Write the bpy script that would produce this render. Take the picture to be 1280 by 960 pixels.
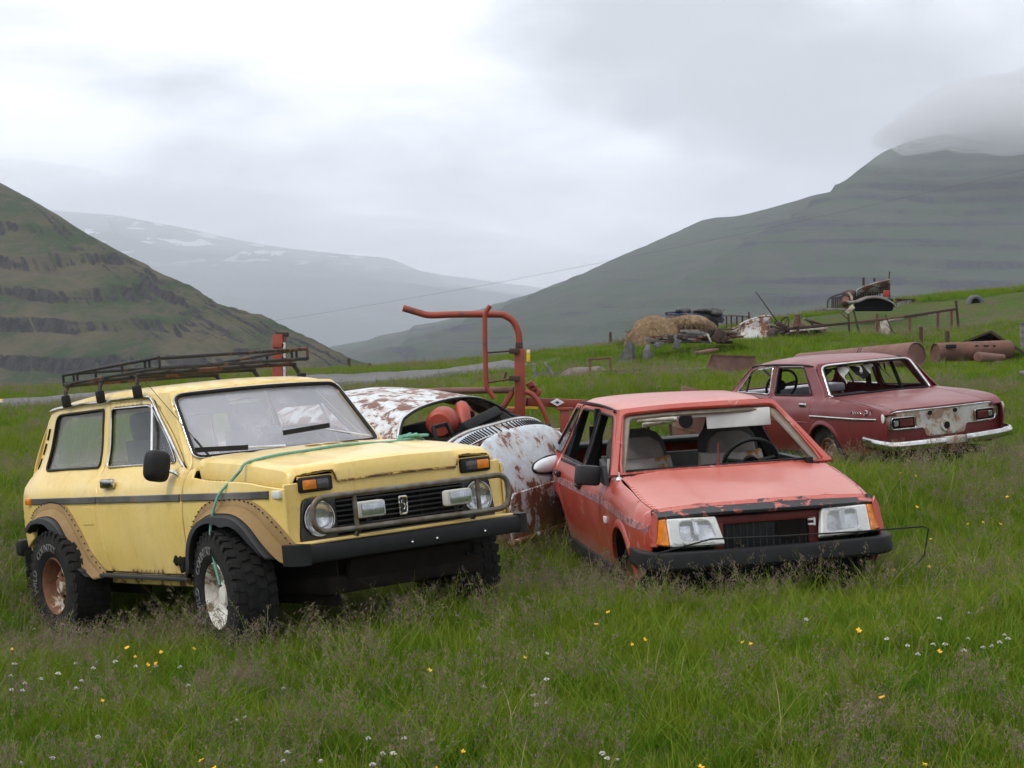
import bpy, bmesh, math, random
import numpy as np
from mathutils import Vector, Matrix
from mathutils.geometry import delaunay_2d_cdt

for o in list(bpy.data.objects):
    bpy.data.objects.remove(o)
SC = bpy.context.scene
COL = SC.collection
R = math.radians
rng = np.random.default_rng(7)

# ------------------------------------------------------------------ camera
EYE = 1.7
FPX = 2200.0                      # focal length in pixels of a 1280 px wide picture
PITCH = math.atan(45.0 / FPX)
cam = bpy.data.cameras.new('camera')
cam.sensor_width = 36.0
cam.lens = FPX / 1280.0 * 36.0
cam.clip_start = 0.1
cam.clip_end = 60000.0
camo = bpy.data.objects.new('camera', cam)
camo.location = (0, 0, EYE)
camo.rotation_euler = (math.pi / 2 - PITCH, 0, 0)
COL.objects.link(camo)
SC.camera = camo

# ------------------------------------------------------------------ sky and sun
SUN_EL, SUN_AZ = 52.0, -118.0       # azimuth measured from +Y towards +X
world = bpy.data.worlds.new('World')
SC.world = world
world.use_nodes = True
wt = world.node_tree
wt.nodes.clear()
def wn(t, **k):
    n = wt.nodes.new(t)
    for a, b in k.items():
        setattr(n, a, b)
    return n
wo = wn('ShaderNodeOutputWorld'); wb = wn('ShaderNodeBackground')
wb.inputs['Strength'].default_value = 0.125
sky = wn('ShaderNodeTexSky', sky_type='NISHITA', sun_disc=False)
sky.sun_elevation = R(SUN_EL); sky.sun_rotation = R(SUN_AZ)
sky.dust_density = 3.0
tc = wn('ShaderNodeTexCoord'); sx = wn('ShaderNodeSeparateXYZ')
wt.links.new(tc.outputs['Generated'], sx.inputs[0])
def wm(op, a, b=None, c=None):
    n = wn('ShaderNodeMath', operation=op)
    for i, v in enumerate((a, b, c)):
        if v is None: continue
        if isinstance(v, (int, float)): n.inputs[i].default_value = v
        else: wt.links.new(v, n.inputs[i])
    return n.outputs[0]
zz = wm('MAXIMUM', sx.outputs[2], 0.0)
dz = wm('ADD', zz, 0.30)
cx = wn('ShaderNodeCombineXYZ')
wt.links.new(wm('DIVIDE', sx.outputs[0], dz), cx.inputs[0])
wt.links.new(wm('DIVIDE', sx.outputs[1], dz), cx.inputs[1])
def wnoise(scale, detail, rough, off, dist=0.0):
    mp = wn('ShaderNodeMapping'); mp.inputs['Location'].default_value = off
    wt.links.new(cx.outputs[0], mp.inputs['Vector'])
    n = wn('ShaderNodeTexNoise', noise_dimensions='3D')
    n.inputs['Scale'].default_value = scale; n.inputs['Detail'].default_value = detail
    n.inputs['Roughness'].default_value = rough; n.inputs['Distortion'].default_value = dist
    wt.links.new(mp.outputs[0], n.inputs['Vector'])
    return n.outputs[0]
n1 = wnoise(1.15, 3.0, 0.5, (5.01, -4.39, 0.0), 0.2)
n2 = wnoise(4.6, 6.0, 0.55, (0.4, 2.2, 1.0), 0.3)
nn = wm('ADD', wm('MULTIPLY', n1, 0.72), wm('MULTIPLY', n2, 0.28))
ramp = wn('ShaderNodeValToRGB')
cr = ramp.color_ramp
cr.interpolation = 'B_SPLINE'
cr.elements[0].position = 0.40; cr.elements[0].color = (.28, .284, .30, 1)
cr.elements[1].position = 0.63; cr.elements[1].color = (.99, .995, 1.0, 1)
e = cr.elements.new(0.48); e.color = (.45, .455, .475, 1)
e = cr.elements.new(0.56); e.color = (.77, .78, .81, 1)
wt.links.new(nn, ramp.inputs[0])
# a lighter, smoother veil of cloud low down towards the horizon
hz = wm('SUBTRACT', 1.0, wm('MULTIPLY', zz, 9.0)); hz = wm('MAXIMUM', hz, 0.0)
mixh = wn('ShaderNodeMix', data_type='RGBA')
wt.links.new(wm('MULTIPLY', hz, 0.7), mixh.inputs[0])
vm = wn('ShaderNodeVectorMath', operation='SCALE'); vm.inputs['Scale'].default_value = 13.3
wt.links.new(ramp.outputs[0], vm.inputs[0]); wt.links.new(vm.outputs[0], mixh.inputs[6]); mixh.inputs[7].default_value = (6.6, 6.7, 7.2, 1)
# thin share of the clear sky above the clouds
mixs = wn('ShaderNodeMix', data_type='RGBA'); mixs.inputs[0].default_value = 0.965
wt.links.new(sky.outputs[0], mixs.inputs[6]); wt.links.new(mixh.outputs[2], mixs.inputs[7])
wt.links.new(mixs.outputs[2], wb.inputs['Color']); wt.links.new(wb.outputs[0], wo.inputs['Surface'])

sun = bpy.data.lights.new('sun', 'SUN')
sun.energy = 1.5; sun.angle = R(12); sun.color = (1.0, 0.97, 0.92)
suno = bpy.data.objects.new('sun', sun)
_az, _el = R(SUN_AZ), R(SUN_EL)
_d = Vector((math.sin(_az) * math.cos(_el), math.cos(_az) * math.cos(_el), math.sin(_el)))
suno.rotation_euler = (-_d).to_track_quat('-Z', 'Y').to_euler()
suno.location = (-20, -15, 40)
COL.objects.link(suno)

vs = SC.view_settings
vs.view_transform = 'Standard'; vs.look = 'None'; vs.exposure = 0.42; vs.gamma = 1.0
vs.use_curve_mapping = False
SC.cycles.use_denoising = True
SC.cycles.max_bounces = 8; SC.cycles.diffuse_bounces = 3; SC.cycles.glossy_bounces = 3
SC.cycles.transparent_max_bounces = 16; SC.cycles.volume_bounces = 3
SC.cycles.volume_max_steps = 64
SC.cycles.caustics_reflective = False; SC.cycles.caustics_refractive = False

# ------------------------------------------------------------------ helpers: pixels to points, poses
def at(u, v, y):
    """Point seen at photo pixel (u, v) at y metres in front of the camera."""
    dx, dzz = (u - 640) / FPX, (480 - v) / FPX
    yy = math.cos(PITCH) + dzz * math.sin(PITCH)
    zz_ = dzz * math.cos(PITCH) - math.sin(PITCH)
    s = y / yy
    return Vector((dx * s, y, EYE + zz_ * s))

def put(o, parent):
    COL.objects.link(o)
    if parent is not None: o.parent = parent
    return o

def tag(o, label, cat, group=None, kind=None):
    if label: o['label'] = label
    if cat: o['category'] = cat
    if group: o['group'] = group
    if kind: o['kind'] = kind
    return o

def thing(name, label, cat, loc=(0, 0, 0), rot=(0, 0, 0), group=None, mat=None):
    o = bpy.data.objects.new(name, None)
    COL.objects.link(o)
    o.empty_display_size = 0.1
    if mat is not None: o.matrix_world = mat
    else:
        o.location = loc; o.rotation_euler = rot
    return tag(o, label, cat, group)

def pose(t, ypr):
    return Matrix.Translation(Vector(t) + Vector((0, 0, EYE))) @ Matrix.Rotation(R(ypr[0]), 4, 'Z') @ Matrix.Rotation(R(ypr[1]), 4, 'Y') @ Matrix.Rotation(R(ypr[2]), 4, 'X')

def mesh(name, V, F, mat=None, parent=None, smooth=35, mats=None, mi=None):
    me = bpy.data.meshes.new(name)
    me.from_pydata([tuple(map(float, v)) for v in V], [], [tuple(int(i) for i in f) for f in F])
    me.update()
    for m in (mats or ([mat] if mat else [])): me.materials.append(m)
    if mi is not None: me.polygons.foreach_set('material_index', list(mi))
    if smooth:
        me.polygons.foreach_set('use_smooth', [True] * len(me.polygons))
        me.set_sharp_from_angle(angle=R(smooth))
    return put(bpy.data.objects.new(name, me), parent)

# pieces too small to pick apart, joined into one part
TINY = {'rivets', 'wheel_nuts', 'rim_holes', 'tread', 'hood_vents', 'grille_ribs', 'bolts', 'axles', 'rust_hole', 'spokes', 'louvre_shadow', 'screws', 'debris', 'glass_shards', 'wiring', 'lamp_ribs'}
class MB:
    """Collects simple solids into one mesh."""
    def __init__(s): s.V = []; s.F = []
    def add(s, V, F):
        b = len(s.V); s.V += [tuple(v) for v in V]; s.F += [tuple(i + b for i in f) for f in F]; return s
    def box(s, c, size, rot=None, bev=0.0):
        hx, hy, hz_ = [k / 2 for k in size]
        b = min(bev, hx * .9, hy * .9, hz_ * .9)
        V = []; F = []
        if b <= 0:
            for x in (-1, 1):
                for y in (-1, 1):
                    for z in (-1, 1): V.append((x * hx, y * hy, z * hz_))
            F = [(0, 1, 3, 2), (4, 6, 7, 5), (0, 4, 5, 1), (2, 3, 7, 6), (0, 2, 6, 4), (1, 5, 7, 3)]
        else:
            bm = bmesh.new(); bmesh.ops.create_cube(bm, size=1.0)
            for v in bm.verts: v.co = Vector((v.co.x * 2 * hx, v.co.y * 2 * hy, v.co.z * 2 * hz_))
            bmesh.ops.bevel(bm, geom=bm.edges[:], offset=b, segments=2, affect='EDGES', profile=0.5)
            bm.verts.index_update()
            V = [v.co.copy() for v in bm.verts]; F = [[v.index for v in f.verts] for f in bm.faces]; bm.free()
        M = rot if rot is not None else Matrix.Identity(3)
        return s.add([M @ Vector(v) + Vector(c) for v in V], F)
    def bar(s, a, b, w, h=None, up=(0, 0, 1), bev=0.0):
        a, b = Vector(a), Vector(b); d = (b - a); L = d.length; d = d.normalized()
        u = Vector(up); 
        if abs(d.dot(u)) > .98: u = Vector((1, 0, 0))
        sdir = d.cross(u).normalized(); u = sdir.cross(d)
        M = Matrix((d, sdir, u)).transposed()
        return s.box((a + b) / 2, (L, w, h or w), M, bev)
    def tube(s, pts, r, seg=10, closed=False, caps=True):
        P = [Vector(p) for p in pts]; n = len(P)
        rs = r if isinstance(r, (list, tuple)) else [r] * n
        T = []
        for i in range(n):
            if closed: t = P[(i + 1) % n] - P[i - 1]
            else: t = P[min(i + 1, n - 1)] - P[max(i - 1, 0)]
            T.append(t.normalized() if t.length > 1e-9 else Vector((0, 0, 1)))
        u = Vector((0, 0, 1)) if abs(T[0].z) < .9 else Vector((1, 0, 0))
        u = (u - T[0] * u.dot(T[0])).normalized()
        V = []; F = []
        for i in range(n):
            u = (u - T[i] * u.dot(T[i]))
            u = u.normalized() if u.length > 1e-6 else T[i].orthogonal().normalized()
            w = T[i].cross(u)
            for k in range(seg):
                a = 2 * math.pi * k / seg
                V.append(P[i] + (u * math.cos(a) + w * math.sin(a)) * rs[i])
        m = n if closed else n - 1
        for i in range(m):
            j = (i + 1) % n
            for k in range(seg):
                l = (k + 1) % seg
                F.append((i * seg + k, i * seg + l, j * seg + l, j * seg + k))
        if caps and not closed:
            F.append(tuple(reversed(range(seg)))); F.append(tuple(range((n - 1) * seg, n * seg)))
        return s.add(V, F)
    def lathe(s, prof, c=(0, 0, 0), axis='y', seg=32, M=None):
        """prof: (along axis, radius) points."""
        V = []; F = []; n = len(prof)
        for k in range(seg):
            a = 2 * math.pi * k / seg
            for h, r in prof:
                if axis == 'y': v = Vector((r * math.cos(a), h, r * math.sin(a)))
                elif axis == 'x': v = Vector((h, r * math.cos(a), r * math.sin(a)))
                else: v = Vector((r * math.cos(a), r * math.sin(a), h))
                if M is not None: v = M @ v
                V.append(v + Vector(c))
        for k in range(seg):
            l = (k + 1) % seg
            for i in range(n - 1):
                F.append((k * n + i, k * n + i + 1, l * n + i + 1, l * n + i))
        return s.add(V, F)
    def grid(s, P):
        """P: rows of points; one sheet."""
        nr, nc = len(P), len(P[0])
        V = [p for row in P for p in row]
        F = [(i * nc + j, i * nc + j + 1, (i + 1) * nc + j + 1, (i + 1) * nc + j) for i in range(nr - 1) for j in range(nc - 1)]
        return s.add(V, F)
    def loft(s, rings, caps=True):
        n = len(rings[0]); V = [p for r_ in rings for p in r_]; F = []
        for i in range(len(rings) - 1):
            for k in range(n):
                l = (k + 1) % n
                F.append((i * n + k, i * n + l, (i + 1) * n + l, (i + 1) * n + k))
        if caps:
            F.append(tuple(reversed(range(n)))); F.append(tuple(range((len(rings) - 1) * n, len(rings) * n)))
        return s.add(V, F)
    def prism(s, poly, ax, a, b):
        """poly in the plane across ax ('x': (y,z), 'y': (x,z), 'z': (x,y)), from a to b."""
        def p3(q, h):
            return (h, q[0], q[1]) if ax == 'x' else ((q[0], h, q[1]) if ax == 'y' else (q[0], q[1], h))
        return s.loft([[p3(q, a) for q in poly], [p3(q, b) for q in poly]])
    def build(s, name, mat, parent=None, smooth=35):
        if parent is not None and name in TINY:
            o = s._build(name, mat, parent, smooth); o['kind'] = 'stuff'; return o
        return s._build(name, mat, parent, smooth)
    def _build(s, name, mat, parent, smooth):
        bm = bmesh.new()
        vs_ = [bm.verts.new(v) for v in s.V]
        for f in s.F:
            try: bm.faces.new([vs_[i] for i in f])
            except ValueError: pass
        bmesh.ops.recalc_face_normals(bm, faces=bm.faces[:])
        me = bpy.data.meshes.new(name); bm.to_mesh(me); bm.free()
        me.materials.append(mat)
        if smooth:
            me.polygons.foreach_set('use_smooth', [True] * len(me.polygons))
            me.set_sharp_from_angle(angle=R(smooth))
        return put(bpy.data.objects.new(name, me), parent)

def smoothline(P, n=6, closed=False):
    """Catmull-Rom through points (any dimension)."""
    P = [np.array(p, float) for p in P]; out = []
    m = len(P)
    for i in range(m if closed else m - 1):
        p0 = P[(i - 1) % m] if (closed or i > 0) else P[0]
        p1 = P[i]; p2 = P[(i + 1) % m]
        p3 = P[(i + 2) % m] if (closed or i + 2 < m) else P[-1]
        for k in range(n):
            t = k / n
            out.append(0.5 * ((2 * p1) + (-p0 + p2) * t + (2 * p0 - 5 * p1 + 4 * p2 - p3) * t * t + (-p0 + 3 * p1 - 3 * p2 + p3) * t ** 3))
    if not closed: out.append(P[-1])
    return out

def rnd(pts, r, seg=4):
    """Round the corners of a closed 2D polygon; r: one radius or one per corner."""
    n = len(pts); out = []
    for i in range(n):
        ri = r[i] if isinstance(r, (list, tuple)) else r
        p = np.array(pts[i], float); a = np.array(pts[i - 1], float); b = np.array(pts[(i + 1) % n], float)
        if ri <= 0: out.append(tuple(p)); continue
        da = a - p; db = b - p; la = np.linalg.norm(da); lb = np.linalg.norm(db)
        d = min(ri, la * .45, lb * .45)
        s_ = p + da / la * d; e_ = p + db / lb * d
        for k in range(seg + 1):
            t = k / seg
            out.append(tuple((1 - t) ** 2 * s_ + 2 * t * (1 - t) * p + t * t * e_))
    return out

def dense(pts, L, closed=True):
    out = []; n = len(pts)
    for i in range(n if closed else n - 1):
        a = np.array(pts[i], float); b = np.array(pts[(i + 1) % n], float)
        k = max(1, int(np.ceil(np.linalg.norm(b - a) / L)))
        for j in range(k): out.append(a + (b - a) * j / k)
    if not closed: out.append(np.array(pts[-1], float))
    return np.array(out)

def inside(P, poly):
    x, y = P[:, 0], P[:, 1]; c = np.zeros(len(P), bool)
    n = len(poly)
    for i in range(n):
        x1, y1 = poly[i - 1]; x2, y2 = poly[i]
        if y1 == y2: continue
        m = ((y1 > y) != (y2 > y)) & (x < (x2 - x1) * (y - y1) / (y2 - y1) + x1)
        c ^= m
    return c

def area2(p):
    x, y = p[:, 0], p[:, 1]
    return 0.5 * np.sum(x * np.roll(y, -1) - np.roll(x, -1) * y)

def offset_in(p, d):
    """Offset a closed dense polyline to its left by d (inwards when counter-clockwise)."""
    t = np.roll(p, -1, 0) - np.roll(p, 1, 0)
    ln = np.linalg.norm(t, axis=1, keepdims=True); ln[ln == 0] = 1
    t = t / ln
    return p + np.stack([-t[:, 1], t[:, 0]], 1) * d

def panel(name, outline, mapf, mat, parent, holes=(), res=0.08, thick=0.012, bev=0.006, out=None, smooth=40, off=0.0, dent=None):
    """A sheet of metal or glass: a 2D outline with holes, meshed, bent in space by mapf(u, v) -> (n, 3), with rounded edges and
    thickness. out: a point the outer face turns away from."""
    loops = []
    for k, lp in enumerate([outline] + list(holes)):
        p = dense(lp, res)
        a = area2(p)
        if (a < 0) == (k == 0): p = p[::-1]
        loops.append(p)
    pts = []; edges = []; ring = []
    for p in loops:
        b = len(pts); n = len(p)
        pts += [tuple(q) for q in p]; edges += [(b + i, b + (i + 1) % n) for i in range(n)]
        ring += [True] * n
    nb = len(pts)
    if bev > 0:
        for p in loops:
            q = offset_in(p, bev)
            pts += [tuple(k) for k in q]
    lo = loops[0].min(0); hi = loops[0].max(0)
    gx = np.arange(lo[0] + res * .5, hi[0], res); gy = np.arange(lo[1] + res * .5, hi[1], res)
    if len(gx) and len(gy):
        G = np.stack(np.meshgrid(gx, gy), -1).reshape(-1, 2)
        m = inside(G, loops[0])
        for h in loops[1:]: m &= ~inside(G, h)
        G = G[m]
        if len(G):
            B = np.concatenate(loops)
            d = np.min(np.linalg.norm(G[:, None] - B[None], axis=2), axis=1)
            G = G[d > max(res * .45, bev * 2)]
            pts += [tuple(k) for k in G]
    vo, eo, fo, ov, _, _ = delaunay_2d_cdt([Vector(p) for p in pts], edges, [], 0, 1e-6)
    V2 = np.array([tuple(v) for v in vo]); T = np.array([tuple(f) for f in fo])
    c = V2[T].mean(1)
    m = inside(c, loops[0])
    for h in loops[1:]: m &= ~inside(c, h)
    T = T[m]
    isb = np.zeros(len(V2), bool)
    for i, src in enumerate(ov):
        if any(s_ < nb for s_ in src): isb[i] = True
    P = np.asarray(mapf(V2[:, 0], V2[:, 1]), float)
    N = np.zeros_like(P)
    fn = np.cross(P[T[:, 1]] - P[T[:, 0]], P[T[:, 2]] - P[T[:, 0]])
    for k in range(3): np.add.at(N, T[:, k], fn)
    used = np.linalg.norm(N, axis=1) > 0
    N[used] /= np.linalg.norm(N[used], axis=1, keepdims=True)
    if out is not None:
        ctr = np.asarray(out, float)
        if np.sum((P[used] - ctr) * N[used]) < 0:
            N = -N; T = T[:, ::-1]
    if thick >= .01:     # old sheet metal is never quite true
        wv = np.zeros(len(P))
        for a_, b_, c_, f_ in ((7.1, 3.3, 5.7, .3), (-4.3, 9.1, 8.3, 1.7), (13.0, -6.0, 11.0, 2.9), (3.0, 4.0, -17.0, .9)): wv += np.sin(P[:, 0] * a_ + P[:, 1] * b_ + P[:, 2] * c_ + f_)
        P = P + N * (wv * .0011)[:, None]
    if dent is not None: P = P + N * dent(V2[:, 0], V2[:, 1])[:, None]
    P = P + N * off
    n = len(P)
    top = P.copy()
    if bev > 0: top[isb] -= N[isb] * min(bev, thick * .6)
    low = P - N * thick
    F = [tuple(t) for t in T] + [tuple(n + t[::-1]) for t in T]
    cnt = {}
    for t in T:
        for a, b in ((t[0], t[1]), (t[1], t[2]), (t[2], t[0])): cnt[(a, b)] = cnt.get((a, b), 0) + 1
    for (a, b) in list(cnt):
        if (b, a) not in cnt: F.append((b, a, a + n, b + n))
    V = np.concatenate([top, low])
    keep = np.zeros(2 * n, bool)
    for f in F:
        for i in f: keep[i] = True
    idx = np.cumsum(keep) - 1
    return mesh(name, V[keep], [[idx[i] for i in f] for f in F], mat, parent, smooth)

def pch(xs, ys):
    """Monotone cubic curve through points."""
    xs = np.array(xs, float); ys = np.array(ys, float)
    h = np.diff(xs); d = np.diff(ys) / h; m = np.zeros(len(xs))
    m[0] = d[0]; m[-1] = d[-1]
    for i in range(1, len(xs) - 1):
        if d[i - 1] * d[i] > 0:
            w1 = 2 * h[i] + h[i - 1]; w2 = h[i] + 2 * h[i - 1]
            m[i] = (w1 + w2) / (w1 / d[i - 1] + w2 / d[i])
    def f(x):
        x = np.clip(np.asarray(x, float), xs[0], xs[-1])
        i = np.clip(np.searchsorted(xs, x) - 1, 0, len(xs) - 2)
        t = (x - xs[i]) / h[i]
        return (ys[i] * (1 + 2 * t) * (1 - t) ** 2 + h[i] * m[i] * t * (1 - t) ** 2 + ys[i + 1] * t * t * (3 - 2 * t) + h[i] * m[i + 1] * t * t * (t - 1))
    return f

def wrap(s, s0, r):
    """Along a line that is flat up to s0, then turns down with radius r: (position, drop)."""
    s = np.asarray(s, float); a = np.abs(s); t = np.clip((a - s0) / r, 0, math.pi / 2)
    ex = np.maximum(a - s0 - r * math.pi / 2, 0)
    p = np.where(a <= s0, a, s0 + r * np.sin(t)); dr = r * (1 - np.cos(t)) + ex
    return np.sign(s) * p, dr

# ------------------------------------------------------------------ materials
MATS = {}
def newmat(name):
    m = bpy.data.materials.new(name); m.use_nodes = True
    nt = m.node_tree
    MATS[name] = m
    return m, nt, nt.nodes['Principled BSDF']
class NT:
    def __init__(s, nt): s.nt = nt; s._co = None
    def n(s, t, **k):
        q = s.nt.nodes.new(t)
        for a, b in k.items(): setattr(q, a, b)
        return q
    def l(s, a, b): s.nt.links.new(a, b)
    def co(s, kind='Object'):
        return s.n('ShaderNodeTexCoord').outputs[kind]
    def pos(s): return s.n('ShaderNodeNewGeometry').outputs['Position']
    def noise(s, vec, scale, detail=4, rough=.55, dist=0, sc3=None):
        if sc3:
            mp = s.n('ShaderNodeMapping'); mp.inputs['Scale'].default_value = sc3
            s.l(vec, mp.inputs['Vector']); vec = mp.outputs[0]
        q = s.n('ShaderNodeTexNoise'); q.inputs['Scale'].default_value = scale
        q.inputs['Detail'].default_value = detail; q.inputs['Roughness'].default_value = rough
        q.inputs['Distortion'].default_value = dist
        s.l(vec, q.inputs['Vector']); return q.outputs[0]
    def step(s, v, a, b):
        q = s.n('ShaderNodeMapRange', interpolation_type='SMOOTHSTEP'); s.l(v, q.inputs[0])
        q.inputs[1].default_value = a; q.inputs[2].default_value = b
        return q.outputs[0]
    def math(s, op, a, b=0.0):
        q = s.n('ShaderNodeMath', operation=op)
        for i, v in enumerate((a, b)):
            if isinstance(v, (int, float)): q.inputs[i].default_value = v
            else: s.l(v, q.inputs[i])
        return q.outputs[0]
    def mix(s, f, a, b, blend='MIX'):
        q = s.n('ShaderNodeMix', data_type='RGBA', blend_type=blend)
        for i, v in ((0, f), (6, a), (7, b)):
            if isinstance(v, (int, float)): q.inputs[i].default_value = v
            elif isinstance(v, (tuple, list)): q.inputs[i].default_value = (*v[:3], 1)
            else: s.l(v, q.inputs[i])
        return q.outputs[2]
    def bump(s, h, st, dist, bs):
        q = s.n('ShaderNodeBump'); q.inputs['Strength'].default_value = st; q.inputs['Distance'].default_value = dist
        s.l(h, q.inputs['Height']); s.l(q.outputs[0], bs.inputs['Normal'])
    def setr(s, bs, v, key='Roughness'):
        if isinstance(v, (int, float)): bs.inputs[key].default_value = v
        else: s.l(v, bs.inputs[key])

RUST = ((.20, .065, .025), (.085, .032, .018))
def paint(name, col, fade, rust=0.0, rough=.38, dirt=(.16, .13, .09), dirtk=.35, spec=.5, rs=5.0, low=None, streak=0.0, coat=.25, rlow=None, scratch=0.0):
    """Old car paint: bleached patches, grime, rust spots; low = (z, width): grime that has splashed up the sills."""
    m, nt, bs = newmat(name); N = NT(nt); co = N.co()
    base = N.mix(N.step(N.noise(co, 1.6, 5), .35, .7), col, fade)
    base = N.mix(N.math('MULTIPLY', N.step(N.noise(co, 38, 3), .45, .8), .18), base, tuple(c * .6 for c in col))
    g = N.step(N.noise(co, 4.5, 8, .65), .48, .72)
    g = N.math('MULTIPLY', g, dirtk)
    if low:
        z = N.n('ShaderNodeSeparateXYZ'); N.l(co, z.inputs[0])
        lw = N.step(N.math('ADD', z.outputs[2], N.math('MULTIPLY', N.noise(co, 7, 6), .22)), low[0] + low[1], low[0])
        g = N.math('MAXIMUM', g, N.math('MULTIPLY', lw, .55))
    base = N.mix(g, base, dirt)
    rgh = N.math('ADD', N.math('MULTIPLY', g, .45), rough)
    sk = N.step(N.noise(co, 6.0, 7, .65, 0, (4, 4, .35)), .50, .78)
    base = N.mix(N.math('MULTIPLY', sk, .22), base, tuple(c * .55 + d * .2 for c, d in zip(col, dirt)))
    if scratch:
        sn = N.math('ABSOLUTE', N.math('SUBTRACT', N.noise(co, 2.6, 2, .5, 1.2), .5))
        sn2 = N.math('MULTIPLY', N.step(sn, .012, .004), N.step(N.noise(co, 3.1, 3), .48, .60))
        base = N.mix(N.math('MULTIPLY', sn2, scratch), base, (.50, .33, .28))
    if streak:
        st = N.step(N.noise(co, 3.0, 6, .6, 0, (5, 5, .5)), .60, .74)
        base = N.mix(N.math('MULTIPLY', st, streak), base, RUST[0])
    if rust:
        rn = N.noise(co, rs, 10, .68, .3)
        if rlow:
            z = N.n('ShaderNodeSeparateXYZ'); N.l(co, z.inputs[0])
            rn = N.math('ADD', rn, N.math('MULTIPLY', N.step(z.outputs[2], rlow[1], rlow[0]), rlow[2]))
        mask = N.step(rn, .76 - rust * .38, .80 - rust * .38)
        rc = N.mix(N.noise(co, 22, 6), RUST[1], RUST[0])
        halo = N.step(rn, .66 - rust * .38, .80 - rust * .38)
        base = N.mix(N.math('MULTIPLY', halo, .45), base, (.34, .15, .045))
        base = N.mix(mask, base, rc); rgh = N.math('ADD', rgh, N.math('MULTIPLY', mask, .5))
        N.bump(N.math('SUBTRACT', N.noise(co, 60, 4), N.math('MULTIPLY', mask, .8)), .25, .004, bs)
    N.l(base, bs.inputs['Base Color']); N.setr(bs, N.math('MINIMUM', rgh, .95))
    bs.inputs['Specular IOR Level'].default_value = spec
    bs.inputs['Coat Weight'].default_value = coat; bs.inputs['Coat Roughness'].default_value = .12
    return m
def plain(name, col, rough=.6, metal=0.0, var=.25, scale=12.0, bump=0.0, spec=.5, col2=None):
    m, nt, bs = newmat(name); N = NT(nt); co = N.co()
    c2 = col2 or tuple(c * (1 - var) for c in col)
    N.l(N.mix(N.step(N.noise(co, scale, 6, .6), .3, .7), col, c2), bs.inputs['Base Color'])
    bs.inputs['Roughness'].default_value = rough; bs.inputs['Metallic'].default_value = metal
    bs.inputs['Specular IOR Level'].default_value = spec
    if bump: N.bump(N.noise(co, scale * 4, 5), bump, .01, bs)
    return m
def glass(name, tint=(.9, .93, .92), film=.06, refl=1.0, dirt=.12, filmcol=(.45, .45, .47), ribs=0.0):
    m = bpy.data.materials.new(name); m.use_nodes = True; nt = m.node_tree; nt.nodes.clear(); N = NT(nt)
    MATS[name] = m
    o = N.n('ShaderNodeOutputMaterial'); tr = N.n('ShaderNodeBsdfTransparent'); tr.inputs[0].default_value = (*tint, 1)
    gl = N.n('ShaderNodeBsdfGlossy'); gl.inputs['Roughness'].default_value = .03
    df = N.n('ShaderNodeBsdfDiffuse'); df.inputs[0].default_value = (*filmcol, 1)
    fr = N.n('ShaderNodeLayerWeight'); fr.inputs['Blend'].default_value = .5
    sch = N.math('ADD', N.math('MULTIPLY', N.math('POWER', fr.outputs['Facing'], 5.0), .9), .04)
    a = N.n('ShaderNodeMixShader'); b = N.n('ShaderNodeMixShader')
    co = N.co()
    if ribs:
        wv = N.n('ShaderNodeTexWave', bands_direction='Y'); wv.inputs['Scale'].default_value = ribs; N.l(co, wv.inputs['Vector'])
        bu_ = N.n('ShaderNodeBump'); bu_.inputs['Strength'].default_value = .5; bu_.inputs['Distance'].default_value = .004; N.l(wv.outputs['Fac'], bu_.inputs['Height'])
        N.l(bu_.outputs[0], gl.inputs['Normal']); N.l(bu_.outputs[0], df.inputs['Normal'])
    k = N.math('ADD', N.math('MULTIPLY', N.step(N.noise(co, 5, 7, .65), .45, .75), dirt), film)
    N.l(k, a.inputs[0]); N.l(tr.outputs[0], a.inputs[1]); N.l(df.outputs[0], a.inputs[2])
    N.l(N.math('MULTIPLY', sch, refl), b.inputs[0]); N.l(a.outputs[0], b.inputs[1]); N.l(gl.outputs[0], b.inputs[2])
    N.l(b.outputs[0], o.inputs['Surface'])
    return m
def rusty(name, c1=(.16, .06, .03), c2=(.07, .03, .02), c3=None, k3=.5, scale=4.0, rough=.85, zr=None, aniso=None):
    """Rusted sheet iron, with remains of paint c3."""
    m, nt, bs = newmat(name); N = NT(nt); co = N.co()
    b = N.mix(N.step(N.noise(co, scale, 9, .65), .3, .7), c1, c2)
    b = N.mix(N.math('MULTIPLY', N.step(N.noise(co, scale * 7, 5), .5, .8), .5), b, tuple(c * .45 for c in c1))
    if c3:
        nn = N.noise(co, scale * .9, 10, .7, .4, aniso)
        if zr:      # more rust low down, where water stood: zr = (low z, high z, amount)
            z = N.n('ShaderNodeSeparateXYZ'); N.l(co, z.inputs[0])
            nn = N.math('SUBTRACT', nn, N.math('MULTIPLY', N.step(z.outputs[2], zr[1], zr[0]), zr[2]))
        b = N.mix(N.step(nn, k3 - .022, k3 + .022), b, N.mix(N.step(nn, k3 + .10, k3 + .01), N.mix(N.step(N.noise(co, scale * 1.7, 6), .35, .75), c3, tuple(c * .82 for c in c3)), tuple(.62 * p + .38 * q_ * min(1.0, 2.5 * sum(c3) / 3) for p, q_ in zip(c3, (.30, .14, .05)))))
    N.l(b, bs.inputs['Base Color']); bs.inputs['Roughness'].default_value = rough
    N.bump(N.noise(co, scale * 9, 6), .4, .01, bs)
    return m

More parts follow.
